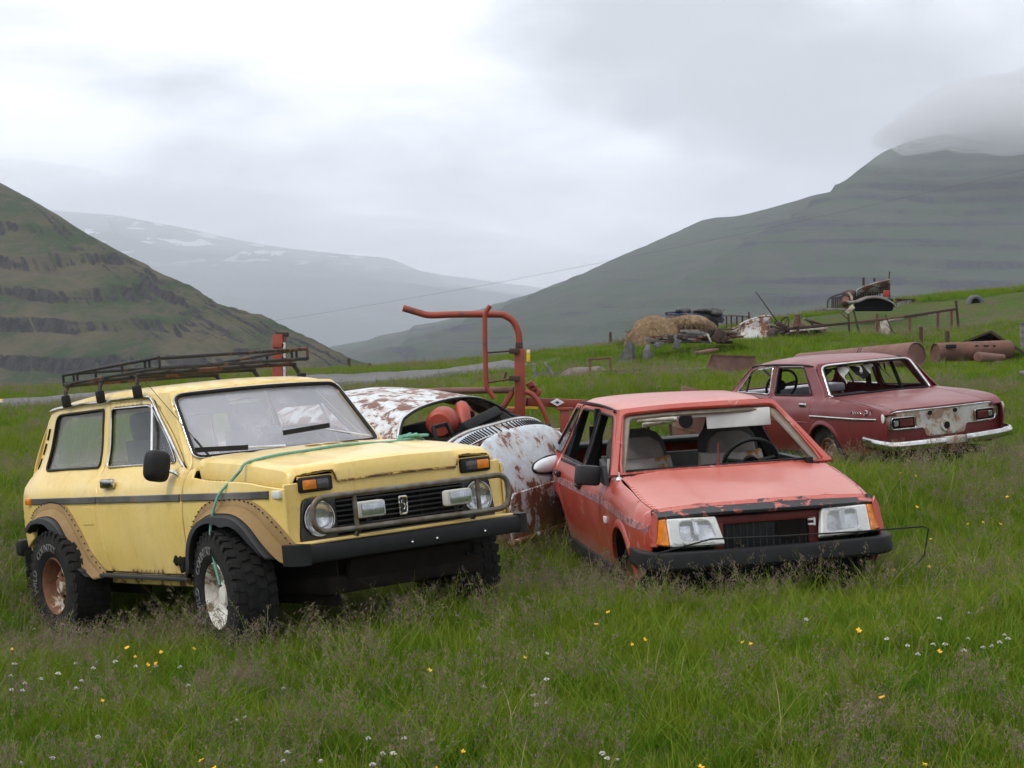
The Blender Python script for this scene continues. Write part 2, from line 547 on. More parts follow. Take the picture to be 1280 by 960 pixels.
BLACK = plain('black_rubber', (.011, .011, .012), .6, var=.4, spec=.3)
TYRE = plain('tyre_rubber', (.012, .012, .013), .85, var=.5, scale=20, col2=(.022, .021, .019), bump=.15, spec=.2)
DARK = plain('dark_interior', (.008, .008, .009), .85, spec=.2)
UNDER = plain('underbody', (.008, .007, .006), .95, col2=(.018, .013, .010), spec=.15)
PLASTIC = plain('grey_plastic', (.024, .025, .028), .6, var=.35, scale=6)
SEATM = plain('seat_cloth', (.05, .046, .044), .9, var=.3, scale=30)
CHROME = plain('chrome', (.72, .72, .73), .16, metal=1.0, var=.2, scale=8, col2=(.5, .47, .43))
STEEL = plain('galvanised_bar', (.20, .19, .17), .5, metal=.6, var=.4, scale=14, col2=(.12, .085, .055))
LENS = glass('lens_glass', (.95, .96, .97), .07, 1.3, .15, (.6, .6, .62), ribs=28.0)
AMBER = plain('amber_lens', (.75, .22, .01), .25, var=.35, scale=25)
REDL = plain('red_lens', (.11, .007, .009), .3, var=.5, scale=18)
REFLECTOR = plain('reflector', (.62, .63, .66), .18, metal=.9, var=.35, scale=16)
WHITE = plain('white_plastic', (.66, .66, .64), .55, var=.15, scale=5)
# ================================================================== the land
CARS = {'niva': ((-.928, 10.392, -1.694), (-51.94, -4.6, 3.2)),
        'samara': ((1.516, 11.35, -1.702), (-81.78, .58, 3.51)),
        'sedan': ((4.161, 19.114, -1.444), (112.44, -.2, -4.54))}
def tps_fit(P, z, lam=0.02):
    n = len(P); d = np.linalg.norm(P[:, None] - P[None], axis=2)
    K = np.where(d > 0, d * d * np.log(d + 1e-12), 0) + lam * np.eye(n)
    A = np.zeros((n + 3, n + 3)); A[:n, :n] = K; A[:n, n] = 1; A[:n, n + 1:] = P; A[n:, :n] = A[:n, n:].T
    return np.linalg.solve(A, np.concatenate([z, [0, 0, 0]]))
CP = []
for u, v, d in [(0, 960, 7.6), (640, 960, 7.1), (1280, 960, 6.65), (0, 860, 9.3), (1280, 800, 8.8), (640, 800, 9.6), (900, 800, 9.4), (1280, 690, 12.2),
                (0, 700, 13.0), (-300, 700, 13.0), (0, 600, 20), (-400, 600, 21), (0, 545, 27), (0, 515, 33), (0, 503, 37.5), (0, 494, 43), (-500, 520, 34), (-500, 505, 42),
                (220, 600, 19), (220, 500, 35), (220, 487, 40), (220, 477, 45),
                (440, 560, 20), (440, 486, 35.5), (440, 474, 40.5), (440, 465, 46), (640, 640, 14), (640, 560, 19), (640, 520, 24), (640, 468, 38), (640, 457, 43), (640, 449, 48),
                (700, 455, 46), (740, 447, 47), (790, 432, 46), (870, 412, 46), (940, 410, 47), (1000, 404, 48), (1050, 392, 50), (1130, 380, 51), (1280, 364, 53), (1500, 340, 56),
                (800, 470, 33), (880, 452, 37), (860, 520, 23), (1000, 470, 31), (1040, 420, 43), (1270, 600, 16.3), (1270, 520, 23.5), (1270, 450, 34), (1500, 600, 17), (1500, 480, 30), (1180, 400, 46), (885, 412, 43.5), (915, 413, 44)]:
    CP.append(at(u, v, d))
def wp(c, p):
    return pose(*CARS[c]) @ Vector(p)
for c, l in (('niva', [(0, -.75, -.02), (0, .75, -.02), (-2.2, -.75, -.02), (-2.2, .75, -.02)]), ('samara', [(0, -.7, .1), (0, .7, .1), (-2.46, -.7, .1), (-2.46, .7, .1)]),
             ('sedan', [(0, -.7, -.03), (0, .7, -.03), (2.7, -.7, -.03), (2.7, .7, -.03), (-1.1, 0, -.03)])):
    CP += [wp(c, p) for p in l]
for x, y, z in [(-8, 8, -.45), (8, 7, .5), (0, 2, 0), (-8, 0, -.5), (8, 0, .5), (-30, 65, -2.5), (-12, 70, -3), (0, 72, -3), (10, 75, -1), (20, 78, 1.0), (35, 80, 3.5), (-30, 90, -8), (0, 100, -9), (35, 105, -3),
                (-30, 10, -1.6), (30, 10, 2.6), (30, 30, 4.0), (-25, 30, -.6)]:
    CP.append(Vector((x, y, z)))
CPa = np.array([tuple(p) for p in CP])
TW = tps_fit(CPa[:, :2], CPa[:, 2])
_nr = np.random.default_rng(3)
_ph = _nr.uniform(0, 6.28, (14, 2)); _dr = _nr.uniform(0, 6.28, 14); _wl = np.array([1.1, 1.5, 2.1, 2.9, 3.7, 5.0, .8, .65, 9, 12, 1.3, 1.9, 2.5, 7])
def ground_z(x, y, rough=True):
    x = np.asarray(x, float); y = np.asarray(y, float); sh = x.shape
    x = x.ravel(); y = y.ravel(); z = np.empty(len(x))
    for i in range(0, len(x), 20000):
        Q = np.stack([x[i:i + 20000], y[i:i + 20000]], 1)
        d2 = ((Q[:, None] - CPa[None, :, :2]) ** 2).sum(2)
        z[i:i + 20000] = (0.5 * d2 * np.log(d2 + 1e-12)) @ TW[:-3] + TW[-3] + Q @ TW[-2:]
    pl = .06 * np.clip(x, -60, 60) + np.clip(y, -20, 40) * .005
    r = np.hypot(x, y)
    k = np.clip((y - 1.0) / 3.0, 0, 1) * np.clip(1 - (np.abs(x) - 26) / 14, 0, 1)
    k = k * k * (3 - 2 * k)
    z = pl * (1 - k) + z * k
    far = np.clip((r - 75) / 120, 0, 1); far = far * far * (3 - 2 * far)
    zf = -9 - 36 * np.clip((r - 90) / 600, 0, 1)
    z = z * (1 - far) + zf * far
    if rough:
        b = np.zeros(len(x))
        for i in range(14):
            b += np.sin((x * math.cos(_dr[i]) + y * math.sin(_dr[i])) * 6.28 / _wl[i] + _ph[i, 0]) * .006 * _wl[i] ** .7
        z = z + b * np.clip(1.2 - r / 160, .0, 1)
    return z.reshape(sh)
def gz(x, y): return float(ground_z(np.array([x]), np.array([y]))[0])

GROUND, _nt, _bs = newmat('meadow_soil'); N = NT(_nt); _p = N.pos()
_c = N.mix(N.step(N.noise(_p, .35, 6), .35, .65), (.040, .080, .010), (.070, .090, .018))
_c = N.mix(N.step(N.noise(_p, 2.2, 7, .65), .42, .66), _c, (.085, .07, .04))
_c = N.mix(N.step(N.noise(_p, 9, 5, .6), .5, .75), _c, (.028, .045, .012))
N.l(_c, _bs.inputs['Base Color']); _bs.inputs['Roughness'].default_value = .95; _bs.inputs['Specular IOR Level'].default_value = .1
N.bump(N.noise(_p, 14, 6), .8, .06, _bs)
ang = np.concatenate([np.arange(-40, 40, .25), np.arange(40, 320, 4)]); rad = [1.2]
while rad[-1] < 9000: rad.append(rad[-1] * (1.022 if rad[-1] < 100 else 1.06))
rad = np.array(rad)
A, Q = np.meshgrid(np.radians(ang), rad)
GX, GY = Q * np.sin(A), Q * np.cos(A)
GZ = ground_z(GX, GY)
GZ = np.where(Q > 100, GZ, GZ)
nr_, na_ = GX.shape
V = np.stack([GX, GY, GZ], -1).reshape(-1, 3)
idx = np.arange(nr_ * na_).reshape(nr_, na_); nx = np.roll(idx, -1, 1)
F = np.stack([idx[:-1], idx[1:], nx[1:], nx[:-1]], -1).reshape(-1, 4).tolist()
V = np.vstack([V, [[0, 0, 0]]]); F += [[idx[0, i], nx[0, i], len(V) - 1] for i in range(na_)]
g_ = mesh('ground', V, F, GROUND, None, smooth=80)
g_['kind'] = 'structure'

# ---- gravel road, a slightly raised bed running past behind the cars
ROAD, _nt, _bs = newmat('gravel'); N = NT(_nt); _p = N.pos()
_c = N.mix(N.step(N.noise(_p, .5, 5), .3, .7), (.11, .11, .112), (.15, .148, .142))
_c = N.mix(N.step(N.noise(_p, 18, 6, .7), .45, .7), _c, (.07, .068, .066))
N.l(_c, _bs.inputs['Base Color']); _bs.inputs['Roughness'].default_value = .95
N.bump(N.noise(_p, 22, 6, .7), .7, .05, _bs)
near = [(-900, 546, 29), (-400, 530, 31), (0, 514, 33.2), (220, 499, 34.7), (440, 485, 35.8), (560, 475, 37), (640, 467, 38.2), (700, 462, 40), (760, 458, 43)]
farr = [(-900, 528, 33), (-400, 514, 35.5), (0, 502, 37.8), (220, 488.5, 39.2), (440, 474.5, 40.5), (560, 464, 41.8), (640, 457, 43.2), (700, 452.5, 46), (760, 450, 50)]
LN = smoothline([at(*q) for q in near], 10); LF = smoothline([at(*q) for q in farr], 10)
rows = []
for a, b in zip(LN, LF):
    row = []
    for k in np.linspace(-.22, 1.22, 19):
        p = a + (b - a) * k
        z = gz(p[0], p[1]); h = .13 if 0 <= k <= 1 else -.25
        if 0 <= k <= 1: h += -.05 * (math.exp(-((k - .3) / .08) ** 2) + math.exp(-((k - .7) / .08) ** 2))
        row.append((p[0], p[1], z + h - .5 * np.clip((len(rows) - (len(LN) - 22)) / 14, 0, 1)))
    rows.append(row)
o = MB().grid(rows).build('road', ROAD, None, smooth=60); o['kind'] = 'structure'

# ---- mountains
def fbm(x, y, seed, oct=6, lac=2.03, gain=.5, ridged=False):
    r_ = np.random.default_rng(seed); out = np.zeros_like(x); a = 1.0; tot = 0
    for o_ in range(oct):
        T_ = r_.uniform(-1, 1, (64, 64)); ox, oy = r_.uniform(0, 50, 2)
        fx, fy = x + ox, y + oy
        ix, iy = np.floor(fx).astype(int), np.floor(fy).astype(int); tx, ty = fx - ix, fy - iy
        tx = tx * tx * (3 - 2 * tx); ty = ty * ty * (3 - 2 * ty)
        g = lambda i, j: T_[(ix + i) % 64, (iy + j) % 64]
        v = (g(0, 0) * (1 - tx) + g(1, 0) * tx) * (1 - ty) + (g(0, 1) * (1 - tx) + g(1, 1) * tx) * ty
        if ridged: v = 1 - 2 * np.abs(v)
        out += a * v; tot += a; a *= gain; x = x * lac; y = y * lac
    return out / tot

def mountain(name, label, crest, d0, down, base, seed, mat, ns=420, nt=260, prof=1.25, bands=9, band=.5, rough=1.0, gully=1.0):
    """A mountain flank: crest line (photo pixel, distance), sloping towards 'down' (x, y) over d0 metres to height base."""
    C = np.array(smoothline([tuple(at(*c)) for c in crest], 24)); L = np.concatenate([[0], np.cumsum(np.linalg.norm(np.diff(C, axis=0), axis=1))])
    s = np.linspace(0, L[-1], ns); Cx, Cy, Cz = [np.interp(s, L, C[:, i]) for i in range(3)]
    dn = np.array(down, float); dn /= np.linalg.norm(dn)
    t = np.concatenate([-np.linspace(.30, .01, 14), np.linspace(0, 1, nt)])
    S, T = np.meshgrid(s, t, indexing='ij')
    ta = np.abs(T)
    H = np.maximum(Cz - base, 5)
    pr = np.where(T >= 0, np.power(np.clip(1 - ta, 0, 1), prof), 1 - ta * .9)
    Z = base + H[:, None] * pr
    X = Cx[:, None] + dn[0] * T * d0; Y = Cy[:, None] + dn[1] * T * d0
    sc = d0
    amp = d0 * .035 * rough
    fade = np.clip(ta * 9, 0.12, 1)
    # gullies run down the fall line
    gl = fbm(S / sc * 9 + fbm(S / sc * 4, T * 3, seed + 5) * .5, T * 1.1, seed, 5, ridged=True)
    Z = Z + amp * 1.1 * gully * (gl - .3) * fade * np.clip(1.15 - ta, 0, 1)
    Z = Z + amp * fbm(X / sc * 6, Y / sc * 6, seed + 1, 7) * fade
    # layers of lava rock: steps in height
    wob = fbm(S / sc * 3, T * 2, seed + 2, 5) * .9
    q = (Z - base) / (H.max()) * bands + wob
    fr = q - np.floor(q)
    cl = 1 - .36 * band
    st = np.floor(q) + np.where(fr < cl, fr * .5 / cl, .5 + (fr - cl) * .5 / (1 - cl))
    k = np.clip(fbm(S / sc * 5, T * 4, seed + 3, 4) * 1.8 + .62, 0, 1) * np.clip(ta * 6, .1, 1) * np.clip((1.02 - ta) * 6, 0, 1)
    Z = Z + (st - q) * (H.max() / bands) * .9 * k
    Z = Z + amp * .10 * fbm(X / sc * 70, Y / sc * 70, seed + 4, 4) * np.clip(ta * 9, 0.3, 1)
    V = np.stack([X, Y, Z], -1).reshape(-1, 3); n2 = len(t)
    ii = np.arange(ns * n2).reshape(ns, n2)
    F = np.stack([ii[:-1, :-1], ii[1:, :-1], ii[1:, 1:], ii[:-1, 1:]], -1).reshape(-1, 4).tolist()
    o = mesh(name, V, F, mat, None, smooth=75)
    o['kind'] = 'structure'; o['label'] = label
    return o

def hillmat(name, g1, g2, rock, rock2, scale, cut=(.62, .80), snow=None, strata=.5):
    m, nt, bs = newmat(name); N = NT(nt); p = N.pos()
    gm = N.n('ShaderNodeNewGeometry'); sp = N.n('ShaderNodeSeparateXYZ'); N.l(gm.outputs['Normal'], sp.inputs[0])
    grass = N.mix(N.step(N.noise(p, .014 / scale, 8, .65), .40, .60), g1, g2)
    grass = N.mix(N.step(N.noise(p, .06 / scale, 8, .7, .3), .50, .62), grass, tuple(.55 * a + .45 * b for a, b in zip(g2, rock)))
    rk = N.mix(N.step(N.noise(p, .16 / scale, 9, .75, 0, (1, 1, .22)), .40, .60), rock, rock2)
    nz = N.math('ADD', sp.outputs[2], N.math('MULTIPLY', N.math('SUBTRACT', N.noise(p, .035 / scale, 8, .65), .5), .34))
    st = N.noise(p, .012 / scale, 5, .6, .4, (.35, .35, 7.0))
    nz = N.math('SUBTRACT', nz, N.math('MULTIPLY', N.step(st, .52, .66), strata * .30))
    c = N.mix(N.step(nz, cut[0], cut[1]), rk, grass)
    if snow:
        z = N.n('ShaderNodeSeparateXYZ'); N.l(p, z.inputs[0])
        sn = N.noise(p, .0068, 4, .6, .3, (1, .5, 2.8))
        sm = N.math('MULTIPLY', N.step(sn, snow[2], snow[2] + .012), N.step(z.outputs[2], snow[0], snow[1]))
        c = N.mix(sm, c, (.82, .83, .86))
    N.l(c, bs.inputs['Base Color']); bs.inputs['Roughness'].default_value = .95; bs.inputs['Specular IOR Level'].default_value = .15
    N.bump(N.noise(p, .16 / scale, 12, .78), 1.0, 7.0 * scale, bs)
    return m
HM1 = hillmat('near_hill', (.036, .066, .017), (.130, .108, .060), (.060, .050, .056), (.018, .015, .020), .46, (.54, .67))
HM2 = hillmat('far_hill', (.028, .060, .022), (.056, .062, .044), (.034, .030, .052), (.014, .012, .026), .8, (.66, .82), strata=1.0)
HM3 = hillmat('snow_hill', (.055, .070, .042), (.068, .066, .052), (.062, .058, .062), (.042, .040, .045), 4.5, (.55, .85), snow=(300, 460, .575))
K1, K2, K3 = .52, .57, 1.38
mountain('hillside', 'steep near hillside with dark rock bands at the left', [(u, v, d * K1) for u, v, d in [(-700, -60, 1650), (-300, 75, 1500), (-100, 178, 1400), (0, 228, 1340), (110, 292, 1260), (205, 345, 1190), (262, 378, 1150), (290, 402, 1140), (345, 424, 1100), (410, 444, 1060), (470, 470, 1020), (600, 500, 960)]],
         620 * K1, (.55, -.85), -40, 11, HM1, ns=700, nt=460, prof=1.05, bands=21, band=.50, rough=.36, gully=.75)
mountain('snowy_mountain', 'far hazy mountain with snow patches', [(u, v, d * K3) for u, v, d in [(-500, 215, 6300), (-150, 236, 6200), (60, 262, 6100), (160, 272, 6000), (330, 306, 5950), (420, 317, 5950), (485, 322, 6000), (520, 337, 6200), (600, 350, 6600), (660, 357, 7000), (760, 372, 7600)]],
         3400 * K3, (.35, -.94), -60, 23, HM3, ns=420, nt=240, prof=1.45, bands=9, band=.4, rough=.30, gully=.5)
mountain('mountain_ridge', 'broad green mountain rising into cloud at the right', [(430, 466, 3300), (520, 440, 3100), (630, 384, 2750), (700, 355, 2480), (780, 330, 2220), (860, 283, 1980), (890, 272, 1900), (930, 268, 1820), (1010, 246, 1760), (1060, 232, 1740), (1085, 204, 1740), (1110, 187, 1745), (1150, 173, 1750), (1200, 166, 1760), (1290, 158, 1790), (1500, 120, 1880), (1900, 50, 2050)],
         1750 * K2, (-.45, -.9), -50, 31, HM2, ns=640, nt=420, prof=1.18, bands=24, band=.45, rough=.16, gully=.7)

# ---- haze: even, thin air round the whole scene
HZ = bpy.data.materials.new('haze_air'); HZ.use_nodes = True; nt = HZ.node_tree; nt.nodes.clear()
ho = nt.nodes.new('ShaderNodeOutputMaterial'); hv = nt.nodes.new('ShaderNodeVolumePrincipled')
hv.inputs['Color'].default_value = (.85, .90, 1.0, 1); hv.inputs['Density'].default_value = 1.75e-4; hv.inputs['Anisotropy'].default_value = 0.0
nt.links.new(hv.outputs[0], ho.inputs['Volume'])
o = MB().box((0, 4700, 470), (20000, 14000, 1160)).build('haze', HZ, None, smooth=0); o['kind'] = 'stuff'

# ---- low cloud lying on the right-hand summit and along the snowy range
CLD = bpy.data.materials.new('cloud_vapour'); CLD.use_nodes = True; nt = CLD.node_tree; nt.nodes.clear()
ho = nt.nodes.new('ShaderNodeOutputMaterial'); hv = nt.nodes.new('ShaderNodeVolumePrincipled')
hv.inputs['Color'].default_value = (.80, .81, .845, 1); hv.inputs['Density'].default_value = 1.3e-3
nt.links.new(hv.outputs[0], ho.inputs['Volume'])
def cloud(label, spots, seed, mat):
    bm = bmesh.new(); q = np.random.default_rng(seed)
    for (u, v, d, rx, ry, rz) in spots:
        c = at(u, v, d); r = bmesh.ops.create_icosphere(bm, subdivisions=3, radius=1.0)
        D = q.normal(size=(16, 3)); D /= np.linalg.norm(D, axis=1)[:, None]; A_ = q.uniform(-.2, .3, 16)
        for w in r['verts']:
            dd = np.array(w.co); k = 1 + np.sum(A_ * np.clip(D @ dd, 0, 1) ** 4)
            w.co = c + Vector((dd[0] * rx * k, dd[1] * ry * k, dd[2] * rz * k))
    me = bpy.data.meshes.new('cloud'); bm.to_mesh(me); bm.free(); me.materials.append(mat)
    o = bpy.data.objects.new('cloud', me); COL.objects.link(o); o['kind'] = 'stuff'; o['label'] = label
cloud('low grey cloud covering the top of the right mountain', [(1090, 165, 1600, 90, 120, 26), (1150, 160, 1580, 100, 120, 34), (1215, 160, 1560, 110, 120, 36), (1290, 158, 1560, 120, 130, 38), (1380, 150, 1590, 130, 130, 44), (1180, 120, 1650, 190, 150, 60), (1310, 110, 1680, 210, 160, 70), (1060, 140, 1680, 130, 120, 36), (1440, 100, 1700, 220, 160, 90), (1240, 80, 1700, 240, 160, 60), (1110, 90, 1720, 200, 150, 50)], 3, CLD)
CLC = CLD.copy(); CLC.name = 'dense_cloud_vapour'; [n for n in CLC.node_tree.nodes if n.type == 'PRINCIPLED_VOLUME'][0].inputs['Density'].default_value = 1.7e-2
_q = np.random.default_rng(21); _sp = []
for _i in range(110):
    _u = _q.uniform(1112, 1540); _k = np.clip((_u - 1085) / 150, .22, 1.0); _bot = 190 - .035 * (_u - 1100) + _q.uniform(-16, 3) - (12 if _i % 2 else 0); _rz = _q.uniform(14, 26) * _k
    _sp.append((_u, _bot - _rz * 1.3, _q.uniform(1500, 1660), _q.uniform(25, 60) * _k, _q.uniform(60, 110), _rz))
cloud('thick core of the cloud on the right mountain', _sp, 9, CLC)
CLF = CLD.copy(); CLF.name = 'far_cloud_vapour'; [n for n in CLF.node_tree.nodes if n.type == 'PRINCIPLED_VOLUME'][0].inputs['Density'].default_value = 4.5e-4
cloud('low cloud lying along the crest of the snowy mountain', [(u, v - 14, 7500, 620, 900, 75) for u, v in ((-120, 236), (40, 256), (150, 268), (260, 288), (350, 304), (440, 312), (520, 328), (610, 346), (690, 356))], 5, CLF)
# ================================================================== shared car pieces
def wheel(parent, c, s, r=.37, w=.24, rim_r=.20, rim=None, steer=0.0, tread=True, name='wheel', seg=40, text=None, camber=0.0):
    """A wheel (tyre, tread blocks, rim) standing at c; s = side its outer face looks to (+1 / -1 along y)."""
    e = bpy.data.objects.new(name, None); put(e, parent); e.empty_display_size = .1
    e.location = c; e.rotation_euler = (camber, 0, steer + (math.pi if s > 0 else 0))
    h = w / 2                       # built with the outer face towards -y
    prof = [(-h * .80, rim_r), (-h * 1.0, rim_r + .025), (-h * 1.08, (rim_r + r) / 2), (-h * 1.0, r - .035), (-h * .86, r - .012), (-h * .5, r - .006), (0, r - .004),
            (h * .5, r - .006), (h * .86, r - .012), (h * 1.0, r - .035), (h * 1.08, (rim_r + r) / 2), (h * 1.0, rim_r + .025), (h * .80, rim_r)]
    MB().lathe(prof, seg=seg).build('tyre', TYRE, e, 50)
    if tread:
        m = MB(); nb = 34
        for k in range(nb):
            for j, (y0, wy) in enumerate([(-.78, .42), (-.27, .40), (.27, .40), (.78, .42)]):
                a = 2 * math.pi * (k + (.5 if j % 2 else 0)) / nb
                M = Matrix.Rotation(-a, 3, 'Y') @ Matrix.Rotation(.25 * (1 if j % 2 else -1), 3, 'X')
                rr = r - .004 if abs(y0) < .5 else r - .010
                m.box(Matrix.Rotation(-a, 3, 'Y') @ Vector((rr, y0 * h, 0)), (.016, wy * h, 2 * math.pi * r / nb * .68), M)
            a = 2 * math.pi * k / nb
            for sy in (-1, 1):
                m.box(Matrix.Rotation(-a, 3, 'Y') @ Vector((r - .040, sy * h * .985, 0)), (.04, .012, 2 * math.pi * r / nb * .45), Matrix.Rotation(-a, 3, 'Y'))
        m.build('tread', TYRE, e, 0)
    if rim:
        rp = [(-h * .82, rim_r + .008), (-h * .92, rim_r), (-h * .82, rim_r - .014), (-h * .55, rim_r - .022), (-h * .15, rim_r - .05), (-h * .15, rim_r * .62), (-h * .42, rim_r * .5), (-h * .42, rim_r * .30), (-h * .62, rim_r * .27), (-h * .66, .0)]
        ro = MB().lathe(rp, seg=32).build('rim', rim, e, 40)
        m = MB()
        for k in range(5):
            a = 2 * math.pi * k / 5
            m.lathe([(-h * .5, .0), (-h * .5, .012), (-h * .40, .012)], c=(math.cos(a) * rim_r * .4, 0, math.sin(a) * rim_r * .4), seg=6)
        m.build('wheel_nuts', UNDER, ro, 0)
        m = MB()
        for k in range(8):
            a = 2 * math.pi * (k + .5) / 8
            m.lathe([(-h * .24, .0), (-h * .24, .020), (-h * .10, .020)], c=(math.cos(a) * rim_r * .70, 0, math.sin(a) * rim_r * .70), seg=8)
        m.build('rim_holes', DARK, ro, 0)
    if text:
        for word, a0 in text:
            tx = bpy.data.curves.new('lettering', 'FONT'); tx.body = word; tx.size = .068; tx.space_character = 1.05
            tx.fill_mode = 'NONE'; tx.bevel_depth = .0018; tx.bevel_resolution = 0; tx.align_x = 'CENTER'; tx.resolution_u = 3
            to = bpy.data.objects.new('lettering_tmp', tx); COL.objects.link(to)
            dg = bpy.context.evaluated_depsgraph_get(); me = bpy.data.meshes.new_from_object(to.evaluated_get(dg))
            bpy.data.objects.remove(to)
            R0 = rim_r + .05
            for v in me.vertices:
                an = a0 - v.co.x / (R0 + .04)      # seen from -y: x right, z up, clockwise reading
                rr = R0 + v.co.y
                k = (rr - rim_r) / (r - rim_r)
                v.co = Vector((rr * math.cos(an), -h * (1.0 + .085 * math.sin(min(1, max(0, k)) * math.pi)) - .001 + v.co.z, rr * math.sin(an)))
            me.materials.clear(); me.materials.append(LETTER)
            put(bpy.data.objects.new('lettering', me), e)
    return e

LETTER = plain('tyre_lettering', (.25, .25, .245), .85, var=.5, scale=30)
def seat(parent, x, y, z, mat, w=.48, hb=.62, head=True, lean=.28, name='seat', hm=None, zh=None):
    e = bpy.data.objects.new(name, None); put(e, parent); e.location = (x, y, z)
    MB().box((.22, 0, .0), (.5, w, .15), None, .05).build('cushion', mat, e, 50)
    rings = []
    for t in np.linspace(0, 1, 7):
        ww = w * (.96 - .12 * t ** 3); th = .15 - .05 * t
        cx_, cz_ = -.02 - lean * hb * t, .02 + hb * t
        rings.append([(cx_ + th * .5 * sx_ , ww * .5 * sy_, cz_) for sx_, sy_ in [(-1, -.8), (-.6, -1), (.6, -1), (1, -.75), (.8, -.4), (.75, 0), (.8, .4), (1, .75), (.6, 1), (-.6, 1), (-1, .8)]])
    MB().loft(rings).build('backrest', mat, e, 50)
    if head:
        hx, hz_ = -.02 - lean * (hb + .14), (zh or .02 + hb + .13)
        o = MB().box((hx, 0, hz_), (.10, .30, .20), Matrix.Rotation(-lean * .8, 3, 'Y'), .045).build('headrest', hm or mat, e, 50)
    return e

def steering_wheel(parent, c, r=.2, tilt=.5, mat=None):
    e = bpy.data.objects.new('steering_wheel', None); put(e, parent); e.location = c; e.rotation_euler = (0, tilt, 0)
    MB().tube([(0, r * math.cos(a), r * math.sin(a)) for a in np.linspace(0, 2 * math.pi, 36, False)], .015, 8, True).build('wheel_rim', mat or BLACK, e, 60)
    m = MB()
    for a in (math.pi * .5 + 1.57, 0.2, math.pi - .2): m.bar((0, 0, 0), (0, r * math.cos(a), r * math.sin(a)), .03, .012)
    m.lathe([(-.02, 0), (-.02, .05), (.02, .06), (.02, 0)], axis='x', seg=16)
    m.build('spokes', mat or BLACK, e, 50)
    MB().tube([(0, 0, 0), (.45, 0, 0)], .018, 8).build('column', BLACK, e, 50)
    return e

def sides(name, outline, Y, mat, parent, holes=(), label=None, only=None, **k):
    """The same panel on the right (-y) and the left (+y) side of a car."""
    r_ = []
    for s in (-1, 1):
        if only and s != only: continue
        f = lambda u, v, s=s: np.stack([u, s * Y(u, v), v], -1)
        r_.append(panel(name, outline, f, mat, parent, holes, out=(float(np.mean([p[0] for p in outline])), 0, float(np.mean([p[1] for p in outline]))), **k))
    return r_

# ================================================================== the yellow four-wheel drive
YEL = paint('faded_yellow_paint', (.74, .525, .150), (.77, .585, .225), rust=.10, rough=.34, dirt=(.34, .23, .09), dirtk=.22, rs=5.0, low=(.36, .20), streak=.16, coat=.35, rlow=(.42, .54, .20))
BROWN = plain('brown_board', (.20, .115, .035), .7, var=.3, scale=5, col2=(.27, .165, .06), bump=.1)
TRIMB = paint('weathered_black_trim', (.035, .034, .036), (.16, .15, .15), rust=.12, rough=.5, rs=6)
GL_W = glass('windscreen_glass', (.97, .97, .98), .25, 1.2, .10, (.72, .73, .80))  # lavender film carries the sky reflection as diffuse colour, along with dust
GL_S = glass('side_glass', (.96, .98, .96), .008, .9, .025)
RACK = rusty('rack_paint', (.13, .05, .025), (.05, .025, .018), (.016, .016, .018), .45, 4.0, .7)
ROPE = plain('green_rope', (.16, .40, .31), .9, var=.3, scale=60, bump=.3)
WRIM = rusty('white_rim', (.16, .07, .035), (.3, .26, .2), (.70, .69, .64), .43, 6.0, .6)
RRIM = rusty('rusty_rim', (.20, .08, .03), (.10, .04, .025), (.55, .5, .42), .54, 6.0, .8)

car = thing('off_road_car', 'faded yellow boxy three-door off-road car with roof rack and bull bar', 'car', mat=pose(*CARS['niva']))
_w = pch([.28, .45, .60, .80, .90, .98, 1.05, 1.10, 1.48, 1.55], [.74, .775, .795, .803, .80, .787, .738, .688, .590, .575])
def NY(x, z):
    x = np.asarray(x, float)
    t = np.where(x > .25, .05 * ((x - .25) / .35) ** 2, 0) + np.where(x < -2.5, .05 * ((-2.5 - x) / .45) ** 2, 0)
    return _w(z) - t
# rear and front wheel openings follow the cut-out behind the brown flares
archF = [(-.47, .40), (-.36, .66), (-.22, .79), (-.02, .84), (.22, .84), (.36, .79), (.50, .64), (.585, .52)]
archR = [(-2.70, .66), (-2.60, .78), (-2.42, .84), (-2.20, .84), (-2.02, .78), (-1.84, .60), (-1.72, .44)]
sides('front_fender', [(-.487, .40)] + archF + [(.60, .52), (.605, .93), (.30, .975), (-.20, 1.0), (-.40, 1.02), (-.43, 1.075), (-.487, 1.06)], NY, YEL, car, res=.06)
doorp = [(-.50, .445), (-.50, .70), (-.495, 1.06), (-.62, 1.085), (-1.14, 1.49), (-1.25, 1.52), (-1.77, 1.52), (-1.745, 1.10), (-1.63, .93), (-1.60, .62), (-1.57, .445)]
dwin = rnd([(-1.742, 1.478), (-1.175, 1.472), (-.735, 1.105), (-1.688, 1.105)], [.03, .06, .03, .03])
doors = sides('door', rnd(doorp, [.03, 0, 0, 0, .05, .05, .02, 0, .06, 0, .06]), NY, YEL, car, [dwin], res=.06, off=.001)
sides('windscreen_pillar', [(-.505, 1.065), (-.615, 1.092), (-1.135, 1.497), (-1.245, 1.527), (-1.22, 1.545), (-.92, 1.54), (-.875, 1.50), (-.54, 1.11)], NY, YEL, car, res=.06)
qwin = rnd([(-2.60, 1.475), (-1.862, 1.478), (-1.808, 1.105), (-2.69, 1.105)], [.06, .03, .03, .06])
quart = sides('rear_quarter', [(-1.576, .445), (-1.606, .62), (-1.636, .93), (-1.752, 1.10), (-1.777, 1.525), (-2.70, 1.525), (-2.80, 1.45), (-2.90, 1.28), (-2.955, 1.10), (-2.955, .85), (-2.94, .58)] + archR, NY, YEL, car, [qwin], res=.06)
def ring_pts(poly, Y, s, off):
    return [(p[0], s * (float(Y(p[0], p[1])) + off), p[1]) for p in dense(poly, .05)]
